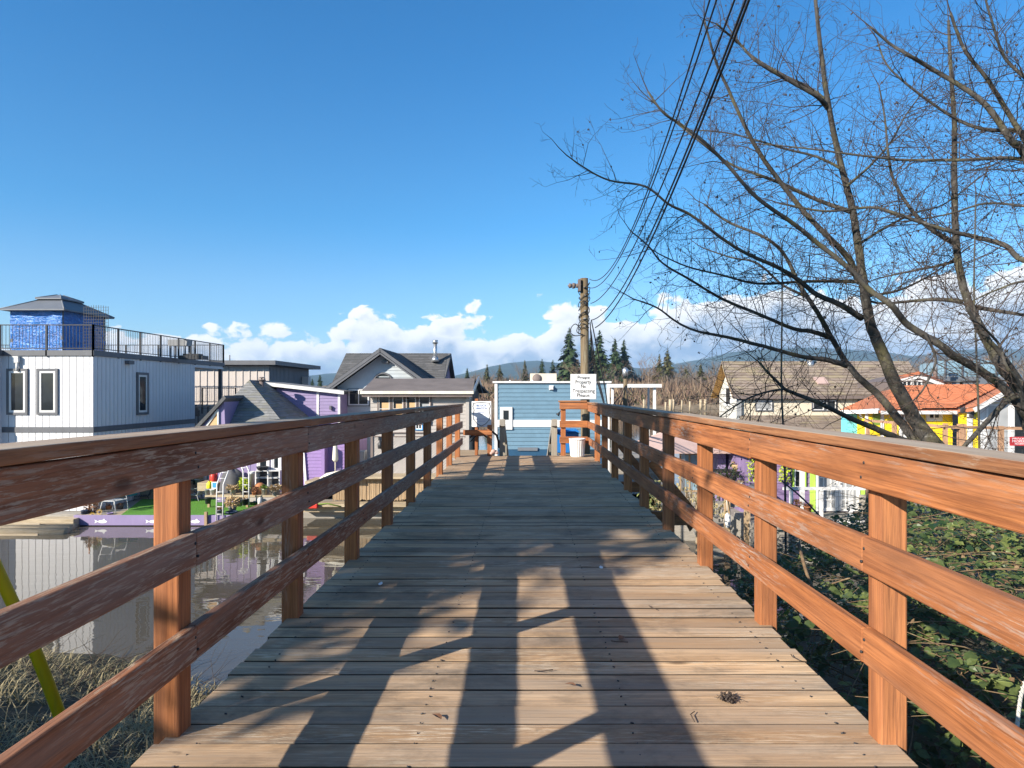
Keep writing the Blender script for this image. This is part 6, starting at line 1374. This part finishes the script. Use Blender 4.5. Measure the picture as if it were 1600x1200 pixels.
# ------------------------------------------------------------------ evergreen behind the viewer that shades the middle of the bridge
def shade_tree(seed, loc, h, rad, z0, n, label, thin=1.0):
    r = random.Random(seed); t = thing('evergreen', label, 'tree', loc); c = V(loc); tr = MB(); tr.tube([c, c + V((0, 0, h * .5)), c + V((.1, 0, h * .96))], [.24, .15, .04], 10); cr_ = MB(); bm_ = MB()
    for i in range(n):
        tz = r.random() ** 1.15; z = z0 + (h - z0) * tz; ra = rad * (1 - .5 * tz) * r.uniform(.75, 1.1); a = r.uniform(0, 6.28); s0 = c + V((0, 0, z)); e = s0 + V((cos(a) * ra, sin(a) * ra, -.22 * ra)); bm_.tube([s0, s0.lerp(e, .5) + V((0, 0, .08)), e], [.035, .02, .008], 4, False)
        for k in range(int(34 * thin)):
            f = r.uniform(.15, 1.05); p = s0.lerp(e, f) + V((r.gauss(0, .15), r.gauss(0, .15), r.gauss(-.05, .10))); a2 = a + r.gauss(0, .8); leaf(cr_, p, V((cos(a2), sin(a2), r.gauss(-.3, .3))), V((r.gauss(0, .3), r.gauss(0, .3), 1)), r.uniform(.22, .42), r.uniform(.13, .21), r.random())
    tr.build('trunk', M['bark'], t); bm_.build('branches', M['bark'], t); cr_.build('crown', M['conifer'], t); return t
shade_tree(5, (-9.2, -.45, -.1), 10.5, 3.35, 2.0, 400, 'dense evergreen behind the viewer on the left bank shading the middle of the bridge', 1.25)

# haze: pale even air round everything, below the sky
hz = MB(); hz.box(-5200, -230, -6.5, 5200, 3600, 215)
m = bpy.data.materials.new('haze_air'); m.use_nodes = True; t = m.node_tree; t.nodes.clear(); pv_ = N('ShaderNodeVolumePrincipled', t); ou = N('ShaderNodeOutputMaterial', t)
pv_.inputs['Color'].default_value = (.42, .66, 1.0, 1); pv_.inputs['Density'].default_value = .00016; pv_.inputs['Anisotropy'].default_value = .0
L(t, pv_.outputs[0], ou.inputs['Volume']); tag(hz.build('haze', m), kind='stuff')
# ================================================================== small things on the floats and on the deck
def S(px, Y): return px / F * Y
fg = thing('garden_float', 'low float with artificial turf and a lavender skirting board painted with white fish', 'float', P(220, 815, 23.7))
zT = Zp(805.5, 23.7); x0, x1 = Xp(115, 23.7), Xp(398, 23.7)
q = MB(); q.box(x0, 23.7, WZ + .03, x1, 23.76, zT + .01); q.box(x0, 23.761, WZ + .03, x0 + .05, 25.2, zT + .01); q.build('skirting', M['purple'], fg, bevel=.006)
q = MB(); q.box(x0 + .05, 23.765, WZ - .3, x1, 27.4, zT - .04); q.build('hull', M['dark'], fg)
q = MB(); q.prism([(Xp(190, 23.8), 23.77, zT - .038), (x1 - .1, 23.77, zT - .038), (x1 - .1, 27.3, zT - .038), (Xp(222, 27.3), 27.3, zT - .038)], (0, 0, .05)); q.build('turf', M['turf'], fg)
q = MB(); q.box(x0 + .06, 23.77, zT - .035, Xp(190, 23.8), 25.0, zT + .004); q.build('planks', M['raft_wood'], fg)
rf_ = random.Random(3)
for cx in (160, 240, 305):
    q = MB(); c = P(cx, 815, 23.695)
    q.prism([c + V((.16 * cos(t) , 0, .055 * sin(t))) for t in [i * .52 for i in range(12)]], (0, .004, 0)); q.prism([c + V((-.14, 0, 0)), c + V((-.28, 0, .07)), c + V((-.25, 0, 0)), c + V((-.28, 0, -.06))], (0, .004, 0)); q.prism([c + V((-.02, 0, .05)), c + V((.06, 0, .10)), c + V((.09, 0, .045))], (0, .004, 0))
    q.build('fish_motif', M['sign_white'], fg)
MB().box(Xp(319, 23.6), 23.6, WZ - .5, Xp(323, 23.6), 23.69, Zp(800, 23.6)).build('mooring_post', M['tan_wood_z'], fg)

def pot(name, label, px, py, Y, w, h, mat, plant=None, group=None, cat='plant pot', taper=.75):
    """round pot whose base centre shows at px, py; w and h in pixels; plant = (leaf material, spread px, height px, leaves, leaf px)"""
    c = P(px, py, Y); r1 = S(w, Y) / 2; hh = S(h, Y); t = thing(name, label, cat, c, group)
    MB().lathe([(r1 * taper, 0), (r1 * .97, hh * .88), (r1 * 1.06, hh * .88), (r1 * 1.06, hh), (r1 * .9, hh), (r1 * .85, hh * .8)], c, 14).build('pot', M[mat], t)
    if plant:
        lm, sp, ph, n, ll = plant; r = random.Random(int(px * 7 + py)); lf = MB(); b = c + V((0, 0, hh * .85)); R0 = S(sp, Y) / 2; H0 = S(ph, Y); l = S(ll, Y)
        for k in range(n):
            a = r.uniform(0, 6.28); u = r.random() ** .6; p = b + V((cos(a) * R0 * u * .85, sin(a) * R0 * u * .85, H0 * r.uniform(0, .95) * (1 - .4 * u))); leaf(lf, p, V((r.gauss(cos(a) * .5, .5), r.gauss(sin(a) * .5, .5), r.gauss(.5, .4))), V((r.gauss(0, .5), r.gauss(0, .5), 1)), l * r.uniform(.7, 1.3), l * r.uniform(.25, .5), r.random())
        for k in range(7): a = r.uniform(0, 6.28); lf.tube([b, b + V((cos(a) * R0 * .5, sin(a) * R0 * .5, H0 * .8))], S(.35, Y), 3, False)
        lf.build('foliage', M[lm], t)
    return t
pot('plant_pot', 'dark round pot at the very corner of the turf float', 132, 808, 23.95, 10, 11, 'navy')
pot('plant_pot', 'dark pot with a rusty bronze plant at the corner of the turf float', 143, 806, 24.2, 11, 8, 'navy', ('bronze_leaf', 22, 20, 130, 5))
pot('plant_pot', 'small lilac pot on the front edge of the turf float', 172, 808, 23.9, 9, 7, 'purple')
pot('plant_pot', 'terracotta pot under the white garden chair nearer its back', 170, 799, 24.9, 9, 9, 'terracotta', ('bronze_leaf', 10, 6, 40, 3)); pot('plant_pot', 'brown pot beside the front leg of the white garden chair', 187, 798, 25.0, 11, 9, 'brown_wall', ('bronze_leaf', 12, 5, 40, 3))
for i, (px, py, lab) in enumerate(((144, 805, 'lower yellow sunflower ornament by the bronze plant'), (155, 800, 'upper yellow sunflower ornament by the bronze plant'))):
    c = P(px, py, 23.86); t = thing('sunflower_ornament', lab, 'ornament', c - V((0, 0, .15))); q = MB(); q.M = Matrix.Translation(c) @ Matrix.Rotation(R(75), 4, 'X')
    for k in range(14):
        a = 2 * pi * k / 14; q.add([(cos(a - .16) * .05, sin(a - .16) * .05, 0), (cos(a) * .125, sin(a) * .125, .01), (cos(a + .16) * .05, sin(a + .16) * .05, 0)], [(0, 1, 2)])
    q.build('petals', M['flower_yellow'], t); q = MB(); q.M = Matrix.Translation(c) @ Matrix.Rotation(R(75), 4, 'X'); q.lathe([(.055, 0), (.05, .02), (.01, .03)], (0, 0, 0), 10); q.build('centre', M['brown_wall'], t); MB().tube([c - V((0, -.01, .06)), c - V((0, -.01, .3))], .008, 5).build('stem', M['green_leaf'], t)
def garden_chair(label, px, py, Y, mat, sc=1.0, rz=0.0, group=None):
    t = thing('garden_chair', label, 'chair', P(px, py, Y), group); q = MB(); T = Matrix.Translation(P(px, py, Y)) @ Matrix.Rotation(rz, 4, 'Z') @ Matrix.Scale(sc, 4); q.M = T
    for s in (-.27, .27):
        q.tube([(-.42, s, .95), (-.22, s, .40), (.30, s, .42), (.36, s, .0)], .014, 6); q.tube([(-.22, s, .40), (-.36, s, 0)], .014, 6); q.tube([(-.34, s, .74), (-.10, s * 1.1, .70), (.18, s * 1.1, .66), (.31, s, .42)], .014, 6)
    q.build('frame', M[mat], t); q = MB(); q.M = T
    for k in range(6): f = k / 5; q.bar((-.21 + .48 * f, -.27, .415), (-.21 + .48 * f, .27, .415), .05, .012)
    q.build('seat_slats', M[mat], t); q = MB(); q.M = T
    for k in range(5): f = .12 + .8 * k / 5; q.bar((-.22 - .2 * f, -.27, .40 + .55 * f), (-.22 - .2 * f, .27, .40 + .55 * f), .012, .06)
    q.build('back_slats', M[mat], t); return t
garden_chair('white metal slatted garden chair at the left end of the green turf', 178, 799, 24.4, 'white', 1.0, R(-15))
garden_chair('black wire patio chair behind the turf nearest the first railing post', 224, 789, 27.2, 'black_metal', .9, R(200)); garden_chair('dark patio chair behind the turf just right of the first railing post', 307, 787, 27.0, 'pot_grey', .9, R(170))
tb_ = thing('storage_box', 'teal plastic box with a tilted blue lid behind the white garden chair', 'box', P(190, 772, 26)); a = P(174, 776, 26); q = MB(); q.box(a.x, 26, a.z, a.x + S(30, 26), 26.5, a.z + S(17, 26)); q.build('body', M['teal'], tb_, bevel=.03)
q = MB(); b = P(187, 770, 25.9); q.prism([b, b + V((S(17, 25.9), 0, S(3, 26))), b + V((S(14, 25.9), .4, S(8, 26))), b + V((.02, .4, S(5, 26)))], (0, 0, .03)); q.build('lid', M['picture_blue'], tb_)
sk_ = thing('plant_stake', 'thin stake with trailing green plants at the edge of the log raft', 'stake', P(140, 792, 24.3)); MB().tube([P(139, 800, 24.3), P(139.5, 770, 24.3)], .022, 6).build('stake', M['terracotta'], sk_)
shrub('trailing_plant', 'trailing green plant beside the stake on the turf float', P(150, 790, 24.5), .16, .12, .40, 90, 'green_leaf', .08, 41)

# dock ledge by the lavender wall
lg = thing('dock_ledge', 'raised tan plank ledge crowded with pots before the lavender wall', 'ledge', P(380, 790, 25.3)); zl = Zp(774, 25.2)
q = MB(); q.box(Xp(320, 25.2), 25.2, zl - .07, Xp(452, 25.2), 26.0, zl); q.build('planks', M['raft_wood'], lg, bevel=.008); q = MB(); q.box(Xp(388, 25.2), 25.22, zl - .24, Xp(440, 25.2), 25.28, zl - .071); q.build('fascia', M['taupe_grey'], lg)
for px in (324, 352, 384, 420, 446): MB().box(Xp(px, 25.3), 25.3, WZ - .3, Xp(px, 25.3) + .08, 25.4, zl - .071).build('post', M['tan_wood_z'], lg)
yl_ = 25.35
pot('bucket', 'grey bucket beside the white one at the ledge end', 324, 773.5, yl_, 8, 9, 'pot_grey', cat='bucket'); pot('bucket', 'white bucket under the small blue picture', 332, 773.5, yl_, 8, 9, 'white_bright', cat='bucket')
pb = thing('picture_board', 'small white framed blue picture propped on the dock ledge', 'picture', P(335, 763, 25.3)); a, b = P(330.5, 763.5, 25.3), P(339.5, 753, 25.3); MB().box(a.x, 25.3, a.z, b.x, 25.33, b.z).build('board', M['sign_white'], pb); MB().box(a.x + .035, 25.29, a.z + .04, b.x - .035, 25.299, b.z - .03).build('picture', M['picture_blue'], pb)
MB().box((a.x + b.x) / 2 - .02, 25.331, zl, (a.x + b.x) / 2 + .02, 25.37, b.z - .02).build('prop', M['tan_wood_z'], pb)
def jug(label, px, py, Y, w, h, mat, cat='jug'):
    t = thing('jug', label, cat, P(px, py, Y)); c = P(px, py, Y); r_, hh = S(w, Y) / 2, S(h, Y); q = MB(); q.lathe([(r_ * .9, 0), (r_, hh * .08), (r_, hh * .55), (r_ * .75, hh * .75), (r_ * .35, hh * .86), (r_ * .33, hh * .95)], c, 12); q.build('body', M[mat], t)
    MB().lathe([(r_ * .4, hh * .95), (r_ * .4, hh)], c, 10).build('cap', M['dark'], t); q = MB(); q.tube([c + V((r_ * .2, 0, hh * .88)), c + V((r_ * .9, 0, hh * .92)), c + V((r_ * 1.05, 0, hh * .7)), c + V((r_ * .95, 0, hh * .5))], r_ * .16, 6); q.build('handle', M[mat], t)
jug('red plastic jug beside the draped barbecue', 333.5, 754, 26.4, 11, 19, 'red'); jug('yellow plastic jug left of the blue picture', 327, 763, 25.8, 8, 12, 'yellow_plastic')
MB_ = MB(); MB_.box(Xp(318, 26.5), 26.0, zl + .05, Xp(350, 26.5), 26.8, zl + .36); tag(MB_.build('plank_bench', M['raft_wood'], org=P(334, 772, 26.4)), 'plank bench under the red jug on the dock ledge', 'bench')
cb = MB(); c = P(362, 774, 26.0); r = random.Random(8); n1, n2 = 18, 12; vs = []
for j in range(n2 + 1):
    v = j / n2
    for k in range(n1):
        a = 2 * pi * k / n1; rr = (.36 + .12 * (1 - v) * (1 + .5 * sin(5 * a + 1)) + .03 * sin(9 * a)) * (1 if v < .8 else max(.08, 1 - (v - .8) * 4.0)); vs.append((c.x + rr * cos(a) * 1.0, c.y + rr * sin(a) * .7, c.z + v * 1.05 + .05 * sin(3 * a) * (v > .6)))
cb.add(vs, [(j * n1 + k, j * n1 + (k + 1) % n1, (j + 1) * n1 + (k + 1) % n1, (j + 1) * n1 + k) for j in range(n2) for k in range(n1)] + [tuple(n2 * n1 + k for k in range(n1))], .5, True); tag(cb.build('draped_barbecue', M['cloth_grey'], org=c), 'barbecue draped in a folded dark grey cover on the dock ledge', 'barbecue')
pot('plant_pot', 'pot of straw coloured grass on the ledge before the draped barbecue', 364, 773.5, 25.35, 10, 8, 'pot_grey', ('straw_leaf', 18, 9, 120, 6)); pot('plant_pot', 'tall pot of yellow green bamboo beside the draped barbecue', 381, 773.5, 25.35, 9, 9, 'pot_dark', ('lime_leaf', 16, 22, 130, 5)); pot('plant_pot', 'rust red plant in a small pot left of the terracotta oven', 397, 773.5, 25.3, 7, 5, 'terracotta', ('bronze_leaf', 9, 10, 60, 4))
pot('plant_pot', 'buff pot with a fresh green plant right of the terracotta oven', 413, 773.5, 25.3, 9, 10, 'cream', ('green_leaf', 13, 8, 90, 4)); pot('plant_pot', 'wide pot of straw coloured stems at the right end of the ledge', 431, 774, 25.3, 13, 8, 'pot_grey', ('straw_leaf', 22, 9, 150, 6)); pot('plant_pot', 'drooping dry plant in a pot below the ledge', 363, 800, 24.3, 13, 9, 'pot_grey', ('straw_leaf', 24, 18, 200, 6))
pot('plant_pot', 'black pot on the float under the bamboo', 383, 789, 24.9, 11, 10, 'pot_dark', ('straw_leaf', 8, 4, 30, 4)); pot('plant_pot', 'black tub at the float edge below the dry plant', 362, 808, 24.0, 18, 9, 'navy'); pot('plant_pot', 'black pot on the turf under the ledge end', 325, 787, 25.0, 10, 10, 'pot_dark'); pot('plant_pot', 'slate blue tall pot inside the front dock ladder', 343, 812, 23.9, 10, 16, 'slate_metal', ('bronze_leaf', 11, 8, 60, 4))
pot('plant_pot', 'grey tub with dry stems beside the white porch posts', 312, 757, 27.6, 14, 9, 'pot_grey', ('straw_leaf', 16, 8, 80, 4)); pot('plant_pot', 'dark tub with green leaves at the far left porch post', 302, 757, 27.8, 10, 8, 'pot_dark', ('green_leaf', 12, 8, 70, 4))
to = thing('terracotta_oven', 'round topped terracotta garden oven on the dock ledge', 'oven', P(405, 773, 25.5)); c = P(406, 773.5, 25.6); MB().lathe([(.20, 0), (.23, .06), (.22, .28), (.15, .42), (.06, .46)], c, 14).build('body', M['terracotta'], to)
su2 = thing('shelf_unit', 'white shelf unit with dark cubbies under the cottage windows', 'shelf', P(420, 772, 26)); a, b = Xp(400, 26.0), Xp(438, 26.0); q = MB()
for z in (735, 746, 759, 772): q.box(a, 25.95, Zp(z, 26) - .03, b, 26.35, Zp(z, 26))
for px in (400, 419, 437): q.box(Xp(px, 26) - .02, 25.951, Zp(773, 26), Xp(px, 26) + .02, 26.349, Zp(735, 26) - .031)
q.build('carcass', M['white'], su2); MB().box(a, 26.351, Zp(772, 26), b, 26.37, Zp(735, 26)).build('back_panel', M['cloth_grey'], su2)
pot('bin', 'tall white bin between the bamboo and the shelf unit', 393, 773.5, 25.7, 10, 37, 'white_bright', cat='bin', taper=.85); pot('basin', 'dark basin lying on the top shelf', 410, 735, 26.1, 18, 6, 'pot_dark', cat='basin')
fd2 = MB(); c = P(406, 783, 25.1); fd2.lathe([(.03, -.17), (.075, -.13), (.08, .08), (.03, .14)], c, 12); tag(fd2.build('fender', M['white_bright'], org=c), 'white fender hanging from the ledge under the terracotta oven', 'fender')
def dock_ladder(label, foot_l, foot_r, knee_l, knee_r, top_l, top_r, Y):
    t = thing('dock_ladder', label, 'ladder', P(*foot_l, Y)); q = MB()
    for f, k, tp in ((foot_l, knee_l, top_l), (foot_r, knee_r, top_r)): q.tube([P(*f, Y), P(*k, Y), P(*tp, Y + .7)], .022, 6)
    q.build('rails', M['white'], t); q = MB(); fl, fr, kl, kr, tl, tr = [P(*a, Y) for a in (foot_l, foot_r, knee_l, knee_r)] + [P(*a, Y + .7) for a in (top_l, top_r)]
    for k in range(1, 5): f = k / 5; q.tube([fl.lerp(kl, f), fr.lerp(kr, f)], .014, 5)
    for k in range(1, 4): f = k / 4; q.tube([kl.lerp(tl, f), kr.lerp(tr, f)], .014, 5)
    q.build('rungs', M['white'], t)
dock_ladder('white bent dock ladder nearest the turf float corner', (338, 815), (348, 815), (339, 757), (349, 757), (352, 720), (363, 720), 23.65); dock_ladder('white bent dock ladder before the bamboo pot', (380, 790), (389, 790), (380, 736), (389, 736), (371, 716), (380, 716), 24.9)
for px in (303, 311, 320, 329): MB().box(Xp(px, 27.9) - .06, 27.85, zT, Xp(px, 27.9) + .06, 27.97, Zp(690, 27.9)).build('porch_post', M['white'], pu)
um = thing('patio_umbrella', 'folded cream patio umbrella standing against the violet annex', 'umbrella', P(524, 745, 25.6)); yu = 25.6; MB().tube([P(524, 760, yu), P(524, 684, yu)], .025, 8).build('pole', M['cream'], um); q = MB(); c = P(524, 718, yu); q.lathe([(.06, -.08), (.115, 0), (.10, .25), (.075, .55), (.05, .82), (.02, .90)], c, 9); q.build('canopy', M['cream_cloth'], um)
dg_ = MB(); a = P(497, 752, 25.0); pr_ = [(0, 0), (.25, .13), (.9, .22), (1.35, .20), (1.6, .02)]; n = len(pr_); vs = []
for x, h_ in pr_:
    for k in range(7): t_ = pi * k / 6; vs.append((a.x + x, 25.2 - .42 * cos(t_) * min(1, .25 + h_ * 4), a.z + h_ * 1.4 * sin(t_) + .1))
dg_.add(vs, [(i * 7 + k, i * 7 + k + 1, (i + 1) * 7 + k + 1, (i + 1) * 7 + k) for i in range(n - 1) for k in range(6)], .5, True); tag(dg_.build('upturned_dinghy', M['cream_cloth'], org=a), 'pale upturned dinghy lying before the violet annex wall', 'dinghy')
q = MB(); q.box(Xp(486, 25.5), 24.8, Zp(754, 25.2), Xp(545, 25.5), 26.1, Zp(750, 25.2)); tag(q.build('side_dock', M['raft_wood'], org=P(515, 752, 25)), 'narrow plank dock under the upturned dinghy', 'dock')
pot('plant_pot', 'small pot of lilac flowers beside the folded umbrella', 531, 747, 25.4, 7, 7, 'pot_grey', ('purple', 12, 9, 90, 4))
rc = thing('fuel_can', 'red fuel can with a green hose on the lower float ledge', 'can', P(488, 792, 24.5)); c = P(489, 794, 24.55); MB().box(c.x - .20, 24.45, c.z, c.x + .18, 24.65, c.z + .17).build('body', M['red'], rc, bevel=.03); q = MB(); q.tube([c + V((.15, 0, .14)), c + V((.5, .05, .16)), c + V((1.0, .05, .05))], .025, 6); q.build('hose', M['green_leaf'], rc)
cbn = thing('metal_cabinet', 'pale metal cabinet standing before the grey house wall', 'cabinet', P(565, 735, 27)); a, b = P(560, 745, 27), P(570, 704, 27); MB().box(a.x, 27, a.z, b.x, 27.4, b.z).build('body', M['silver'], cbn, bevel=.01); MB().box(a.x + .03, 26.97, a.z + .05, b.x - .03, 26.995, b.z - .05).build('door', M['pot_grey'], cbn)

# beyond the right railing
hb = thing('hanging_basket', 'brown hanging basket with bare stems under the pavilion roof edge', 'basket', P(1152, 728, 21.9)); c = P(1152, 730, 21.9); MB().lathe([(.03, -.12), (.14, -.08), (.20, .05), (.21, .08)], c, 12).build('basket', M['straw_leaf'], hb); q = MB(); q.tube([c + V((-.19, 0, .08)), c + V((0, 0, .5))], .006, 4); q.tube([c + V((.19, 0, .08)), c + V((0, 0, .5))], .006, 4); q.build('hanger', M['grate_wire'], hb)
sh_ = MB(); r = random.Random(2)
for k in range(60): a = r.uniform(0, 6.28); leaf(sh_, c + V((r.gauss(0, .09), r.gauss(0, .09), .05 + r.random() * .1)), V((cos(a), sin(a), r.gauss(.2, .4))), V((0, 0, 1)), .14, .05, r.random())
sh_.build('foliage', M['straw_leaf'], hb)
pt = thing('patio_table', 'dark patio table with chairs tucked in under the pavilion', 'table', P(1142, 765, 21.5)); zt5 = Zp(737, 21.5); q = MB(); q.box(Xp(1122, 21.5), 21.5, zt5 - .05, Xp(1162, 21.5), 22.3, zt5); q.build('tabletop', M['black_metal'], pt)
for px in (1124, 1159):
    for y in (21.55, 22.2): MB().box(Xp(px, 21.5), y, -2.95, Xp(px, 21.5) + .05, y + .05, zt5 - .051).build('leg', M['black_metal'], pt)
shrub('dark_shrub', 'dark bushy potted evergreen before the pavilion table', P(1138, 768, 21.1), .42, .3, .85, 260, 'conifer', .10, 61)
shrub('lime_shrub', 'chartreuse shrub growing up beside the pavilion post', P(1181, 768, 20.4), .22, .2, 1.25, 260, 'lime_leaf', .11, 62, tone=.6); shrub('lime_shrub', 'narrow lime green shrub against the violet cottage wall', P(1226, 765, 20.2), .10, .12, 1.15, 170, 'lime_leaf', .11, 63, tone=.8)
cv = MB(); c = P(1181, 770, 19.9); cv.ell(c + V((0, 0, .08)), .28, .25, .20, 12, 7); tag(cv.build('covered_grill', M['cloth_grey'], org=c), 'small grey covered grill at the foot of the chartreuse shrub', 'grill')
pot('plant_pot', 'white pot on the dock at the foot of the dark evergreen', 1156, 765, 20.2, 9, 11, 'white_bright', ('straw_leaf', 9, 6, 40, 4)); pot('plant_pot', 'dark pot of reddish leaves at the white porch railing', 1246, 797, 18.6, 9, 7, 'pot_dark', ('bronze_leaf', 16, 13, 120, 4)); pot('plant_pot', 'terracotta bowl of reddish leaves right of the dark porch pot', 1262, 799, 18.6, 13, 8, 'terracotta', ('bronze_leaf', 14, 5, 80, 4))
hw_ = MB(); q0 = [P(1222, 752, 10), P(1250, 775, 9.5), P(1275, 800, 9), P(1285, 812, 8.8)]; hw_.tube(catmull(q0, 12), .012, 6); tag(hw_.build('black_cable', M['cable'], org=q0[0]), 'black cable slanting down into the brambles before the porch railing', 'cable')
bt_ = thing('framed_blue_panel', 'framed pale blue panel standing in for water beside the pavilion', 'door', P(1075, 745, 24)); q = MB(); a, b = P(1062, 742, 24), P(1093, 708, 24); q.M = FX(24); ring(q, a.x, b.x, a.z - .6, b.z, .06, 0, .05); q.box((a.x + b.x) / 2 - .03, 0.001, a.z - .55, (a.x + b.x) / 2 + .03, .049, b.z - .06); q.build('frame', M['tan_wood_z'], bt_); q = MB(); q.box(a.x + .05, 24.02, a.z - .55, b.x - .05, 24.035, b.z - .05); q.build('pane', M['glass_blue'], bt_)  # invented panel where pale blue water shows behind the pavilion
MB().box(a.x, 24.001, -3.2, a.x + .06, 24.05, a.z - .6).build('foot', M['tan_wood_z'], bt_)

# on the planks
def debris(name, label, px, py, kind, seed):
    Y = F * H / (py - CY); c = V((Xp(px, Y), Y, .004)); r = random.Random(seed); q = MB()
    if kind == 'cones':
        for k in range(60): a = r.uniform(0, 6.28); u = r.random() ** .7; p = c + V((cos(a) * .034 * u, sin(a) * .036 * u, r.random() * .014)); q.ell(p, r.uniform(.003, .008), r.uniform(.003, .007), .005, 5, 3)
        for k in range(30): a = r.uniform(0, 6.28); p = c + V((r.gauss(0, .022), r.gauss(0, .02), r.random() * .014)); q.tube([p, p + V((cos(a) * .022, sin(a) * .022, .004))], .0012, 3, False)
        m_ = 'cone'
    elif kind == 'feather':
        for k in range(12): t_ = k / 11; w_ = .012 * sin(pi * (t_ * .8 + .15)); q.box(c.x - w_, c.y + .06 * t_, .003, c.x + w_, c.y + .06 * t_ + .005, .006)
        m_ = 'sign_white'
    elif kind == 'leaf':
        a = r.uniform(0, 6.28); leaf(q, c + V((0, 0, .006)), V((cos(a), sin(a), .15)), V((.2, .1, 1)), .055, .035, r.random()); m_ = 'bronze_leaf'
    else:
        a = r.uniform(0, 6.28); q.tube([c + V((0, 0, .004)), c + V((cos(a) * .035, sin(a) * .035, .007)), c + V((cos(a + .4) * .08, sin(a + .4) * .08, .004))], .0022, 4); m_ = 'twig'
    tag(q.build(name, M[m_], org=c), label, {'cones': 'debris', 'feather': 'feather', 'leaf': 'leaf', 'twig': 'twig'}[kind])
debris('seed_cluster', 'dark crushed cluster of alder cones on the sunlit planks', 1137, 1094, 'cones', 1); debris('feather', 'small white feather on the shaded planks by the right railing', 940, 889, 'feather', 2); debris('feather', 'tiny white feather on the planks nearer the left railing', 593, 915, 'feather', 4)
for i, (px, py, k, lab) in enumerate(((955, 1004, 'twig', 'thin dark twig at the edge of the wide shadow'), (968, 1003, 'leaf', 'curled brown leaf beside the twig at the shadow edge'), (835, 1051, 'twig', 'short twig on the lit boards between the shadow strips'), (882, 1072, 'leaf', 'dry brown leaf on the lit boards between the shadow strips'), (1236, 1025, 'twig', 'short twig near the right edge of the planks'), (690, 1128, 'leaf', 'brown leaf at the near end of the left light patch'), (1014, 948, 'twig', 'twig lying on the boards before the second right post'), (1085, 1115, 'twig', 'small twig left of the crushed cone cluster'))):
    debris('fallen_' + k, lab, px, py, k, 20 + i)
